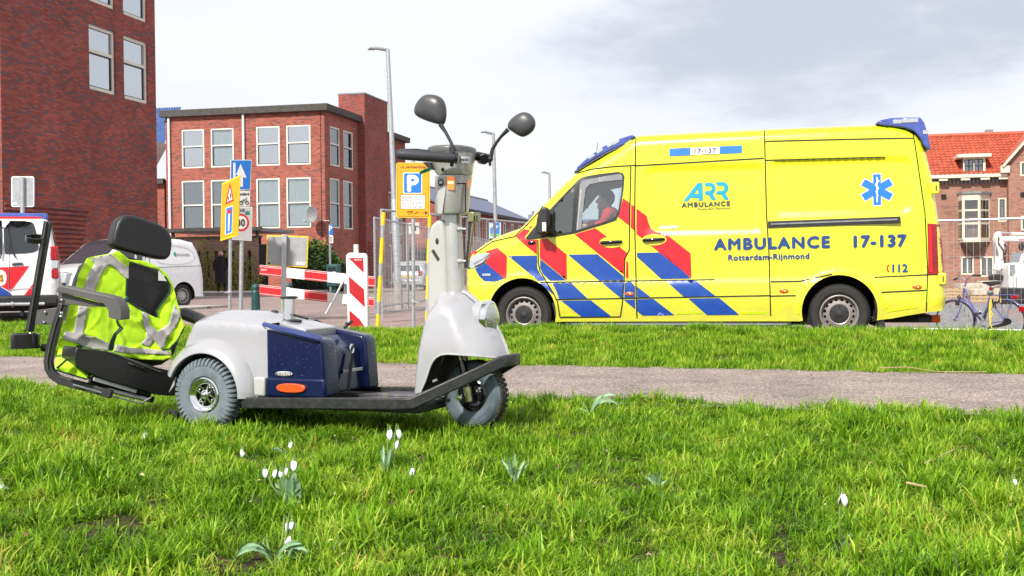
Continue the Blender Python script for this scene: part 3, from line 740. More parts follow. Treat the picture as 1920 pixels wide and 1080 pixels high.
# star of life
sc_ = ap(1645, 355); rr_ = ap(1645, 324)[1]-sc_[1]
def star(r, w, c):
    o = []
    for k in range(6):
        a = R(90-60*k); d = Vector((math.cos(a), math.sin(a))); n = Vector((d.y, -d.x)); i = w/2/math.tan(R(30))
        o += [Vector(c)+d*r-n*w/2, Vector(c)+d*r+n*w/2, Vector(c)+d*i*.0+(d*i+n*w/2)]
    return [tuple(p) for p in o]
AS.decal(star(rr_, .105, sc_), M['signwhite'], 'star_outline', amb, off=.007)
AS.decal(star(rr_-.012, .085, sc_), M['signblue'], 'star_emblem', amb, off=.010)
AS.line([(sc_[0], sc_[1]+.15), (sc_[0], sc_[1]-.15)], .012, M['signwhite'], 'staff_emblem', amb, off=.0135)
AS.line([(sc_[0]+.024*math.sin(i*.9)*(1.1-i/22), sc_[1]+.12-.012*i) for i in range(21)], .009, M['signwhite'], 'snake_emblem', amb, off=.0135)
# sliding door rail
a, b = ap(1440, 421), ap(1688, 412); mb = MB(); y = AS.inset(*a)
mb.bar((a[0], y-.004, a[1]), (b[0], y-.004, b[1]), .03, .075); mb.build('sliding_door_rail', M['blackp'], amb, bevel=.004)
mb = MB(); mb.bar((a[0]+.03, y-.020, a[1]+.004), (b[0]-.03, y-.020, b[1]+.004), .012, .018); mb.build('rail_lip', M['zinc'], amb)
# lamps
AS.decal([a8(90, 415), a8(150, 397), a8(235, 391), a8(243, 400), a8(228, 430), a8(195, 465), a8(140, 492), a8(92, 515), (top[2][0]+.02, a8(90, 500)[1])], M['lens'], 'headlight', amb, off=.010, step=.05)
AS.line([a8(110, 478), a8(180, 440), a8(222, 408)], .02, M['zinc'], 'headlight_trim', amb, off=.013)
AS.line([a8(120, 500), a8(190, 466), a8(238, 400)], .012, M['blackp'], 'headlight_seal', amb, off=.012)
AS.decal([a8(182, 553), a8(245, 551), a8(249, 569), a8(185, 570)], M['lens'], 'fender_badge', amb, off=.012)
tl = [a6(1078, 537), a6(1143, 540), a6(1155, 640), a6(1160, 770), a6(1083, 772)]
mb = MB(); vo, fo = cdt(dens(tl, .06), (), .05)
mb.v = [(u, AS.inset(min(u, Ltot-.06), w)-.012 + .10*sstep(Ltot-.10, Ltot+.02, u), w) for u, w in vo]; mb.f = fo; mb.mi = [0]*len(fo)
mb.build('tail_light', M['redlens'], amb, smooth=True)
AS.line([a6(1090, 550), a6(1092, 660), a6(1095, 760)], .035, M['signred'], 'tail_light_trim', amb, off=.018)
for (x, yy) in ((1180.8, 550.8), (1470, 545.5), (1719.7, 538)):
    c = ap(x, yy); y = AS.inset(*c); mb = MB(); mb.ball((c[0], y-.004, c[1]), .05, 8, sc=(1.1, .25, .52)); mb.build('side_marker', M['orlens'], amb, smooth='full')
    mb = MB(); mb.ball((c[0]+.01, y-.017, c[1]), .010, 6); mb.build('marker_bulb', mat('marker_bulb', (1, .5, .1), .3, emit=(1, .45, .1), es=1.5) if 'mkb' not in M else M['mkb'], amb)
c = a8(568, 313); y = AS.inset(*c); mb = MB(); mb.ball((c[0], y-.004, c[1]), .045, 8, sc=(1.2, .4, .6)); mb.build('side_repeater', M['blackg'], amb, smooth='full')
# mirror
mb = MB(); mc_ = [a5(398, 470), a5(415, 438), a5(440, 436), a5(449, 450), a5(446, 520), a5(440, 562), a5(420, 568), a5(392, 562), a5(388, 545)]
mc_ = smoothpoly(mc_, 1); y = -.02
mb.prism(mc_, -.24, -.06); mb.build('mirror_housing', M['blackp'], amb, bevel=.03, seg=3)
mb = MB(); mb.bar((a5(425, 520)[0]+.02, -.10, a5(425, 540)[1]), (a5(440, 560)[0]+.05, .03, a5(440, 565)[1]), .09, .06); mb.build('mirror_arm', M['blackp'], amb, bevel=.01)
q_ = a5(432, 530); mb = MB(); mb.box((q_[0]-.02, -.285, q_[1]-.06), (q_[0]+.03, -.262, q_[1]+.05)); mb.build('mirror_indicator', M['signwhite'], amb, bevel=.006)
# light bars
lb = [(1075, 320.5), (1079, 311), (1100, 292), (1125, 274), (1155, 259), (1182, 250.5), (1187, 253), (1178, 263), (1160, 272), (1135, 283), (1110, 297), (1090, 310), (1080, 319)]
mb = MB(); mb.prism([ap(*p) for p in lb], .13, AW-.13); mb.build('front_light_bar', M['bluelens'], amb, bevel=.012)
mb = MB(); e = [ap(*p) for p in ((1074, 322), (1092, 312), (1112, 299), (1136, 285), (1161, 274), (1180, 265), (1188, 254))]
mb.tube([(p[0], .125, p[1]) for p in e], .016, 8); mb.build('light_bar_base', M['blackp'], amb, smooth=True)
for (x, yy) in ((1105, 291), (1121, 280.5), (1141, 269), (1152, 264)):
    p = ap(x, yy); mb = MB(); m_ = Matrix.Translation((p[0], .128, p[1])) @ Matrix.Rotation(-.55, 4, 'Y'); mb.box((-.045, -.004, -.022), (.045, .01, .022), 0, m_); mb.build('led_module', M['lens'], amb, bevel=.004)
rb = [(1643, 228.5), (1652, 223), (1672, 219), (1700, 218), (1728, 218), (1735, 228), (1742, 250), (1747, 278), (1742, 278.5), (1733, 270), (1726, 256), (1716, 244), (1700, 238), (1675, 234.5), (1655, 232.5)]
mb = MB(); mb.prism([ap(*p) for p in rb], .10, AW-.10); mb.build('rear_light_bar', M['bluelens'], amb, bevel=.012)
for (x, yy, w_) in ((1684, 226, .05), (1708, 224, .09), (1737, 246, .03)):
    p = ap(x, yy); mb = MB(); mb.box((p[0]-w_, .094, p[1]-.024), (p[0]+w_, .104, p[1]+.024)); mb.build('led_module', M['lens'], amb, bevel=.004)
# roof bits: aerials and vents
for (x, yy, x2, y2, r_) in ((1103, 284, 1106, 257, .004), (1237, 248, 1239, 242, .006)):
    a, b = ap(x, yy), ap(x2, y2); mb = MB(); mb.tube([(a[0], .6, a[1]-.02), (b[0], .6, b[1])], [r_*1.6, r_*.6], 6); mb.build('aerial', M['blackp'], amb)
for x in (1285, 1297):
    a = ap(x, 246); mb = MB(); mb.box((a[0]-.03, .7, a[1]-.05), (a[0]+.03, .78, a[1]+.035)); mb.build('roof_vent', M['zinc'], amb, bevel=.01)
# rear hinges
for (x, yy) in ((1757, 352), (1770, 523)):
    p = ap(x, yy); mb = MB(); mb.box((p[0]-.06, .03, p[1]-.07), (p[0]+.03, .09, p[1]+.07)); mb.build('door_hinge', M['yellow'], amb, bevel=.015)
    mb = MB(); mb.box((p[0]-.012, .024, p[1]-.03), (p[0], .029, p[1]+.03)); mb.build('hinge_slot', M['under'], amb)
# wheels, wells, underbody
for h in (h1, h2):
    mb = MB(); mb.lathe([(AR+.03, .03), (AR+.03, .55), (.01, .55)], (h[0], 0, h[1]+.03), 'y', 30, a0=R(-25), a1=R(205)); mb.build('wheel_well', M['under'], amb, smooth=True)
    mb = MB(); mb.lathe([(AR+.03, AW-.03), (AR+.03, AW-.55), (.01, AW-.55)], (h[0], 0, h[1]+.03), 'y', 20, a0=R(-25), a1=R(205)); mb.build('wheel_well', M['under'], amb, smooth=True)
    road_wheel(amb, (h[0], .16, h[1]), .353, .225, -1); road_wheel(amb, (h[0], AW-.16, h[1]), .353, .225, 1)
mb = MB(); mb.box((h1[0]+.3, .16, .22), (h2[0]-.3, AW-.16, .34)); mb.box((h2[0]+.4, .25, .26), (Ltot-.3, AW-.25, .40)); mb.box((top[0][0]+.15, .25, .20), (h1[0]-.35, AW-.25, .34)); mb.build('underbody', M['under'], amb)
a, b = ap(1057, 601), ap(1484, 604.5)
mb = MB(); mb.bar((a[0], .05, .215), (b[0], .05, .215), .10, .09); mb.build('side_step', M['blackp'], amb, bevel=.012)
mb = MB(); mb.bar((a[0]+.1, -.003, .235), (b[0]-.05, -.003, .235), .012, .02); mb.build('step_trim', M['zinc'], amb)
for (x0, x1, h) in ((h1[0]+AR-.02, h1[0]+AR+.05, h1), (h2[0]+AR-.01, h2[0]+AR+.06, h2)):
    mb = MB(); mb.prism([(x0-.04, .62 if h is h2 else .50), (x0+.02, .62 if h is h2 else .5), (x1+.03, .2), (x1+.02, .09), (x1-.05, .09), (x0, .3)], .02, .22); mb.build('mud_flap', M['blackp'], amb, bevel=.006)
mb = MB(); p = ap(1745, 595); mb.box((p[0]-.9, .3, .24), (p[0]+.10, AW-.3, .31)); mb.build('tow_bar', M['blackp'], amb, bevel=.01)
mb = MB(); mb.box((p[0]+.04, .28, .24), (p[0]+.14, .30, .33)); mb.build('rear_marker', M['orlens'], amb, bevel=.008)
# cab interior
fl = ap(1000, 560)[1]
mb = MB(); mb.box((h1[0]+.1, .12, .75), (ap(1180, 500)[0], AW-.12, .78)); mb.build('cab_floor', M['interior'], amb)
bx_ = ap(1187, 400)[0]; mb = MB(); mb.box((bx_+.02, .12, .75), (bx_+.05, AW-.12, 2.3)); mb.build('bulkhead', M['interior'], amb)
d0 = ap(1020, 450); mb = MB(); mb.prism([(d0[0]-.1, .8), (d0[0]-.25, d0[1]-.02), (d0[0]+.1, d0[1]+.05), (d0[0]+.35, d0[1]-.05), (d0[0]+.3, .8)], .15, AW-.15); mb.build('dashboard', M['interior'], amb, bevel=.03)
swc = Vector((ap(1060, 430)[0], .50, ap(1060, 432)[1])); mb = MB(); Msw = Matrix.Translation(swc) @ Matrix.Rotation(R(-62), 4, 'Y')
ring = [Msw @ Vector((.2*math.cos(2*math.pi*i/24), .2*math.sin(2*math.pi*i/24), 0)) for i in range(25)]
mb.tube(ring, .016, 8, cap=False); mb.tube([ring[0], ring[12]], .014, 6); mb.tube([ring[6], Msw @ Vector((0, 0, 0))], .014, 6); mb.tube([Msw @ Vector((0, 0, 0)), Msw @ Vector((0, 0, -.25))], .03, 8); mb.build('steering_wheel', M['blackp'], amb, smooth=True)
for yc in (.50, 1.45):
    s0 = ap(1155, 450)
    e = bpy.data.objects.new('cab_seat', None); COL.objects.link(e); e.parent = amb; ROOTM[e.name] = A
    mb = MB(); mb.box((s0[0]-.50, yc-.24, .98), (s0[0]+.02, yc+.24, 1.12)); mb.build('seat_cushion', M['interior'], e, bevel=.04, seg=3)
    mb = MB(); m_ = Matrix.Translation((s0[0]+.02, yc, 1.1)) @ Matrix.Rotation(R(12), 4, 'Y'); mb.box((-.06, -.23, 0), (.08, .23, .56), 0, m_); mb.build('seat_back', M['interior'], e, bevel=.05, seg=3)
    mb = MB(); mb.box((-.03, -.12, .60), (.06, .12, .76), 0, m_); mb.build('seat_headrest', M['interior'], e, bevel=.04, seg=3)

# driver seen through the door window
def skin_body(name, verts, edges, radii, m, parent, root=0, sub=1):
    me = bpy.data.meshes.new(name); me.from_pydata([tuple(v) for v in verts], edges, []); me.materials.append(m)
    o = bpy.data.objects.new(name, me); COL.objects.link(o); o.parent = parent
    sk = o.modifiers.new('skin', 'SKIN'); sk.use_smooth_shade = True
    if not me.skin_vertices: bpy.context.view_layer.update()
    ly = me.skin_vertices[0] if len(me.skin_vertices) else None
    for i, r in enumerate(radii): ly.data[i].radius = r if isinstance(r, tuple) else (r, r)
    ly.data[root].use_root = True
    if sub: s_ = o.modifiers.new('sub', 'SUBSURF'); s_.levels = sub; s_.render_levels = sub
    return o
drv = thing('person', 'driver in a red jacket sitting at the wheel inside the yellow ambulance', 'person', tuple(A.w((0, 0, 0))), 13.2)
def dp(px, py, y=.50): p = A.hy(px, py, y); return Vector((p[0], y, p[1]))
hip = dp(1152, 448); hip.z = 1.20; hip.x = dp(1150, 440).x
ch = dp(1143, 408); nk = dp(1139, 392); hd = dp(1135, 376)
sh = dp(1146, 396)
V = [hip, (hip+ch)/2+Vector((.02, 0, 0)), ch, nk,
     sh+Vector((0, -.20, 0)), dp(1130, 420, .30), dp(1102, 424, .40),
     sh+Vector((0, .20, 0)), dp(1128, 420, .72), dp(1100, 420, .62),
     hip+Vector((-.25, -.12, 0)), hip+Vector((-.45, -.12, .02)), hip+Vector((-.55, -.12, -.38)),
     hip+Vector((-.25, .12, 0)), hip+Vector((-.45, .12, .02)), hip+Vector((-.55, .12, -.38))]
E = [(0, 1), (1, 2), (2, 3), (2, 4), (4, 5), (5, 6), (2, 7), (7, 8), (8, 9), (0, 10), (10, 11), (11, 12), (0, 13), (13, 14), (14, 15)]
Rr = [.15, .14, (.13, .15), .06, .075, .055, .045, .075, .055, .045, .09, .075, .055, .09, .075, .055]
skin_body('jacket', V, E, Rr, M['redcloth'], drv)
mb = MB(); mb.tube([nk+Vector((.01, 0, -.05)), hd+Vector((.02, 0, -.03))], .055, 10); mb.ball(hd, .10, 12, sc=(.95, .78, 1.15))
mb.tube([hd+Vector((-.085, 0, .02)), hd+Vector((-.118, 0, -.015)), hd+Vector((-.09, 0, -.03))], [.012, .016, .012], 8)
mb.ball(hd+Vector((-.06, 0, -.075)), .045, 8); mb.ball(hd+Vector((.01, -.08, 0)), .025, 6, sc=(.8, .4, 1.2))
mb.build('head', M['skin'], drv, smooth='full')
mb = MB(); mb.ball(hd+Vector((.025, 0, .035)), .108, 12, sc=(.92, .78, 1.0)); mb.build('hair', M['hair'], drv, smooth='full')
for (a, b) in ((6, -.02), (9, .02)):
    c = V[a]; mb = MB(); mb.ball(c+Vector((-.04, 0, 0)), .042, 8, sc=(1.1, .6, .8))
    for k in range(4): mb.tube([c+Vector((-.06, -.02+.014*k, .02)), c+Vector((-.10, -.02+.014*k, .01)), c+Vector((-.105, -.02+.014*k, -.025))], [.010, .009, .007], 6)
    mb.build('hand', M['skin'], drv, smooth='full')
# ================================================================== mobility scooter
M['silver'] = mat('silver_scooter_paint', (.38, .38, .405), .28, metal=.22, coat=.7, var=.04, vs=3)
M['silver2'] = mat('pale_grey_moulding', (.40, .40, .385), .42, coat=.3, var=.04)
M['greymet'] = mat('worn_grey_metal_paint', (.50, .50, .485), .28, metal=.5, coat=.3, var=.10, vs=14)
M['navy'] = mat('navy_gloss', (.004, .009, .045), .2, coat=.18, spec=.3, var=.08)
M['tyregrey'] = mat('grey_rubber', (.135, .165, .19), .75, var=.22, vs=20, bump=.2, bs=90)
M['tyreslate'] = mat('slate_rubber', (.085, .115, .135), .6, var=.22, vs=20)
M['mud'] = mat('muddy_tread', (.045, .032, .02), .85, var=.5, vs=30, bump=.5, bs=60)
M['rail'] = mat('black_coated_bumper', (.020, .021, .022), .42, var=.3, vs=40, bump=.15, bs=200)
M['olive'] = mat('zinc_plated_steel', (.32, .31, .16), .3, metal=.85)
M['amberlit'] = mat('amber_indicator_lit', (.85, .22, .05), .3, emit=(1, .25, .05), es=.35)
M['water'] = mat('water_drop', (.55, .6, .68), .02, coat=1., spec=1.)
o_ = P(381, 741, 5.58)
sc = thing('mobility_scooter', 'silver and navy three-wheeled mobility scooter with round headlight standing on the grass', 'mobility scooter', (o_.x, o_.y, 0), 22)
T = ROOTM[sc.name]
def s2(x, y, pl): return T.hy(320+x/3.376, 500+y/3.376, pl)
def s3(x, y, pl): return T.hy(760+x/6.352, 640+y/6.352, pl)
def s4(x, y, pl): return T.hy(720+x/4.153, 160+y/4.153, pl)
def V3(p, y): return Vector((p[0], y, p[1]))
RW = .163; rz = .250
# --- silver rear cover
y0 = .05
def at_rear(a): return (a[0], a[1])
topo = [s2(50, 650, y0), s2(56, 560, y0), s2(66, 500, y0), s2(90, 425, y0), s2(112, 375, y0), s2(128, 352, y0), s2(150, 341, y0), s2(200, 335, y0), s2(300, 337, y0), s2(400, 342, y0), s2(500, 350, y0), s2(600, 362, y0)]
topo.append((.345, topo[-1][1]-.012)); topo.append((.345, .30))
bt = [(.345, .252), (.20, .235)] + [(.205*math.cos(R(a)), rz+.205*math.sin(R(a))) for a in range(2, 172, 8)] + [(-.235, rz-.0)]
CS = Shell(.50, topo[:-1], [(.345, .25)]+bt[1:], r=.035, tumble=lambda u, w: .012*sstep(.3, .58, w), crown=lambda p: .036*(1-sstep(.12, .34, p.x))*sstep(-.24, -.12, p.x)+.002); CS.y0 = y0
CS.side([M['silver']], 'rear_cover', sc, step=.03); CS.side([M['silver']], 'rear_cover', sc, step=.05, mirror=True)
CS.strip(0, len(topo)-3, 'cover_top', [M['silver']], sc, n=16, step=.03)
mb = MB(); mb.box((-.19, .12, .22), (.30, .47, .40)); mb.build('motor_housing', M['under'], sc)
for (yy, sg) in ((y0, 1), (.55, -1)):     # mudguards
    mb = MB(); mb.lathe([(.262, yy+.012*sg), (.255, yy-.004*sg), (.243, yy-.022*sg), (.226, yy-.042*sg), (.207, yy-.058*sg), (.196, yy-.060*sg), (.192, yy-.052*sg), (.196, yy-.02*sg), (.197, yy+.03*sg)], (0, 0, rz), 'y', 36, a0=R(-3), a1=R(156))
    mb.build('mudguard', M['silver'], sc, smooth=True, ang=60)
    mb = MB(); mb.lathe([(.190, yy-.05*sg), (.190, yy+.07*sg)], (0, 0, rz), 'y', 30, a0=R(-3), a1=R(156)); mb.build('wheel_arch_liner', M['under'], sc, smooth=True)
# --- navy battery box: two lobes and a lower, set back middle
def lobe(ya, yb, dz=0, dx=0, name='battery_box', nb=.012, xa=.325):
    mb = MB(); mb.prism([(xa, .255), (xa, .566+dz), (.598+dx, .512+dz), (.618+dx, .49+dz), (.634+dx, .255)], ya, yb); return mb.build(name, M['navy'], sc, bevel=nb, seg=3)
lobe(.035, .170); lobe(.440, .545); lobe(.150, .455, -.045, -.035, 'battery_box_centre', xa=.47)
mb = MB(); mb.prism([(.31, .5), (.31, .586), (.40, .566), (.455, .553), (.455, .5)], .165, .445); mb.build('battery_box_bridge', M['silver'], sc, bevel=.006)
mb = MB()     # overhanging edge of the box lid, near side
mb.tube([(.315, .038, .580), (.33, .028, .574), (.60, .028, .520), (.618, .035, .512)], [.012, .016, .017, .012], 8); mb.build('lid_edge', mat('navy_lid_edge', (.02, .035, .16), .3, coat=.6), sc, smooth=True)
mb = MB(); mb.tube([(.622, .038, .50), (.636, .036, .36), (.640, .036, .262)], .006, 6); mb.build('corner_moulding', M['navy'], sc, smooth=True)
mb = MB(); mb.box((.325, .018, .250), (.640, .05, .338)); mb.build('lower_bulge', M['navy'], sc, bevel=.012, seg=3)
mb = MB(); mb.box((.262, .020, .250), (.3235, .055, .338)); mb.build('lower_trim', M['silver2'], sc, bevel=.010, seg=3)
a, b = T.hy(521, 735, .018), T.hy(574, 719.5, .018)
mb = MB(); mb.prism(smoothpoly([(a[0], a[1]), (a[0], b[1]), (b[0], b[1]), (b[0], a[1])], 2), .004, .02); mb.build('side_reflector', mat('orange_reflector', (.72, .075, .008), .25, coat=.8, bump=.3, bs=180), sc, bevel=.003)
a, b = T.hy(517, 704.5, .03), T.hy(547.5, 697, .03)
mb = MB(); mb.prism(smoothpoly([(a[0], a[1]), (a[0], b[1]), (b[0], b[1]), (b[0], a[1])], 2), .029, .034); bd = mb.build('maker_badge', M['signwhite'], sc, bevel=.001)
mb = MB(); mb.box((a[0]+.016, .0275, a[1]+.0035), (b[0]-.004, .029, b[1]-.0035)); mb.build('badge_field', M['ink'], sc)
text_fit('STERLING', a[0]+.018, b[0]-.006, a[1]+.005, b[1]-.005, lambda u, w: (u, .0265, w), M['signwhite'], 'lettering', sc, bold=.03)
text_fit('N', a[0]+.005, a[0]+.013, a[1]+.004, b[1]-.004, lambda u, w: (u, .0275, w), M['ink'], 'lettering', sc, bold=.03)
# ring, strap, slot on the front of the box
r0 = T.hx(657.5, 654, .60); mb = MB()
mb.tube([(.606, r0[0]+.016*math.cos(t*math.pi/8), r0[1]+.020*math.sin(t*math.pi/8)) for t in range(17)], .0045, 8, cap=False); mb.build('strap_ring', M['chrome'], sc, smooth=True)
s0 = T.hx(658, 662, .60); s1 = T.hx(662, 737, .66)
mb = MB(); mb.bar((.606, s0[0], s0[1]), (.64, s1[0]-.01, s1[1]+.01), .024, .005, up=(1, 0, 0)); mb.build('strap', M['blackcloth'], sc)
mb = MB(); mb.box((.60, .25, .345), (.606, .43, .360)); mb.build('silver_strip', M['silver2'], sc, bevel=.002)
mb = MB(); mb.bar((.50, .44, .545), (.53, .47, .580), .014); mb.bar((.50, .46, .565), (.54, .43, .570), .012); mb.build('box_catch', M['blackp'], sc, bevel=.003)
# seat post and little controls
ps = Vector((.287, .29, 0))
mb = MB(); mb.lathe([(.0, .55), (.062, .584), (.060, .590), (.04, .594), (.0, .594)], ps, 'z', 24); mb.build('post_flange', M['blackp'], sc, smooth=True)
mb = MB(); mb.lathe([(.029, .58), (.029, .692), (.020, .692), (.020, .58)], ps, 'z', 28); mb.build('seat_post', M['chrome'], sc, smooth=True, ang=30)
mb = MB(); mb.lathe([(.030, .690), (.043, .694), (.044, .700), (.030, .704), (.0, .704)], ps, 'z', 24); mb.build('post_collar', M['blackp'], sc, smooth=True)
mb = MB(); mb.tube([(.33, .26, .615), (.42, .24, .598)], .006, 6); mb.build('release_lever', M['blackp'], sc, smooth=True)
k = T.hy(434, 596, .25); mb = MB(); mb.box((k[0]-.055, .246, k[1]-.006), (k[0]+.07, .254, k[1])); mb.build('lever_slot', M['under'], sc)
mb = MB(); mb.tube([(k[0], .25, k[1]-.01), (k[0]-.004, .25, k[1]+.014), (k[0]-.004, .25, k[1]+.024)], [.005, .010, .008], 8); mb.build('red_lever', mat('red_knob', (.65, .01, .05), .3, coat=.6), sc, smooth=True)
k = T.hy(515, 585, .35); mb = MB(); mb.ball((k[0], .35, k[1]), .018, 8, sc=(1.1, 1, .6)); mb.build('black_knob', M['blackp'], sc, smooth='full')
# --- footboard and bumper rail
mb = MB(); mb.box((.20, .045, .195), (1.10, .535, .232)); mb.build('footboard', M['blackp'], sc, bevel=.008)
mb = MB()
for i in range(22):
    x = .62+.022*i
    for (ya, yb, sg) in ((.07, .285, 1), (.31, .52, 1)):
        mb.bar((x, ya, .235), (min(1.09, x+.13), yb, .235), .008, .009)
mb.build('rubber_ribs', mat('wet_sheen_rubber', (.20, .20, .23), .22, coat=.8), sc, kind='stuff')  # ribs coloured pale to imitate sky reflected in wet rubber
mb = MB(); mb.bar((.62, .2975, .236), (1.09, .2975, .236), .012, .009); mb.build('mat_divider', M['blackp'], sc)
def sweep(pts, w, h, name, m, parent, world=False, bev=.004, up=Vector((0, 0, 1))):
    pts = [Vector(p) for p in pts]; mb = MB(); vs = []
    for i, p in enumerate(pts):
        t = (pts[min(i+1, len(pts)-1)]-pts[max(i-1, 0)]).normalized(); x = t.cross(up).normalized(); z = x.cross(t)
        for a, b in ((-1, -1), (1, -1), (1, 1), (-1, 1)): vs.append(p+x*a*w/2+z*b*h/2)
    fs = [(0, 1, 2, 3), tuple(len(vs)-1-i for i in range(4))]
    for i in range(len(pts)-1):
        for j in range(4): a = i*4+j; b = i*4+(j+1) % 4; fs.append((a, a+4, b+4, b))
    mb.add(vs, fs); return mb.build(name, m, parent, world=world, bevel=bev)
e1 = T.hy(947, 677, .21); e2 = T.hy(966, 671, .36); e0 = T.hy(771, 758, .015)
half = [(-.02+.22, .022, .218), (e0[0]-.06, .020, e0[1]), (e0[0], .020, e0[1]+.003), (e0[0]+(e1[0]-e0[0])*.5, .115, e0[1]+.003+(e1[1]-e0[1])*.5), (e1[0]-.02, .20, e1[1]-.006), (e1[0], .22, e1[1]), (e1[0]+.005, .29, e1[1]+.002)]
full = half + [(x, .58-y, z) for x, y, z in reversed(half[:-1])]
sweep(full, .026, .052, 'bumper_rail', M['rail'], sc, bev=.006)
# --- front apron
yA, WA = .12, .34
nt_ = [s3(60, 650, yA), s3(180, 608, yA), s3(240, 470, yA), s3(300, 290, yA), s3(330, 235, yA), s3(370, 190, yA), s3(420, 162, yA), s3(500, 150, yA), s3(600, 155, yA), s3(800, 170, .14), s3(1000, 188, .18), s3(1150, 200, .24)]
ft = [T.hy(771, 741, yA), T.hy(774, 700, yA), T.hy(779, 660, yA), T.hy(786, 620, yA), T.hy(793, 580, yA), T.hy(799, 565, .15), T.hy(808, 553, .19), T.hy(822, 546, .24), T.hy(840, 543, .29), T.hy(862, 545, .29), T.hy(876, 551, .29), T.hy(893, 565, .29), T.hy(910, 585, .29), T.hy(926, 606, .29), T.hy(938, 629, .29), T.hy(946, 648, .29), T.hy(952, 667, .29)]
def frf(u, w):
    f = sstep(1.10, 1.30, u); return .035*(1-f)*(1 if w < .6 else 1+3.0*sstep(.6, .7, w)) + .165*f
FS = Shell(WA, ft, list(reversed(nt_))[:-1], tumble=lambda u, w: .03*sstep(.45, .75, w), rf=frf, crown=.012); FS.y0 = yA
FS.side([M['silver']], 'front_apron', sc, step=.022); FS.side([M['silver']], 'front_apron', sc, step=.04, mirror=True)
FS.strip(0, len(ft)-1, 'apron_spine', [M['silver']], sc, n=10, step=.03)
mb = MB(); pl = [Vector((p[0], yA-.001+FS.inset(*p), p[1])) for p in nt_[1:]]; mb.tube(pl, .005, 6); mb.build('apron_edge', M['silver2'], sc, smooth=True)
mb = MB(); mb.prism([s3(190, 600, .2), s3(245, 480, .2), s3(310, 300, .2), s3(380, 190, .2), s3(455, 170, .2), s3(380, 420, .2), s3(330, 570, .2)], .16, .42); mb.build('apron_inner', M['under'], sc)
# headlight
hc = T.hy(911, 597, .29); hc = Vector((hc[0], .29, hc[1]))
mb = MB(); mb.lathe([(.03, -.17), (.058, -.12), (.072, -.06), (.077, -.02), (.078, .0)], hc, 'x', 32); hl = mb.build('headlight', M['silver'], sc, smooth=True)
mb = MB(); mb.lathe([(.072, .0), (.080, .002), (.081, .020), (.077, .029), (.070, .031)], hc, 'x', 36); mb.build('lamp_ring', M['chrome'], hl, smooth=True, ang=50)
mb = MB(); mb.lathe([(.071, .027), (.062, .038), (.043, .048), (.020, .054), (.001, .055)], hc, 'x', 32); mb.build('lamp_lens', mat('fluted_lamp_glass', (.42, .46, .40), .07, metal=.8, coat=1., bump=.5, bs=120), hl, smooth=True)
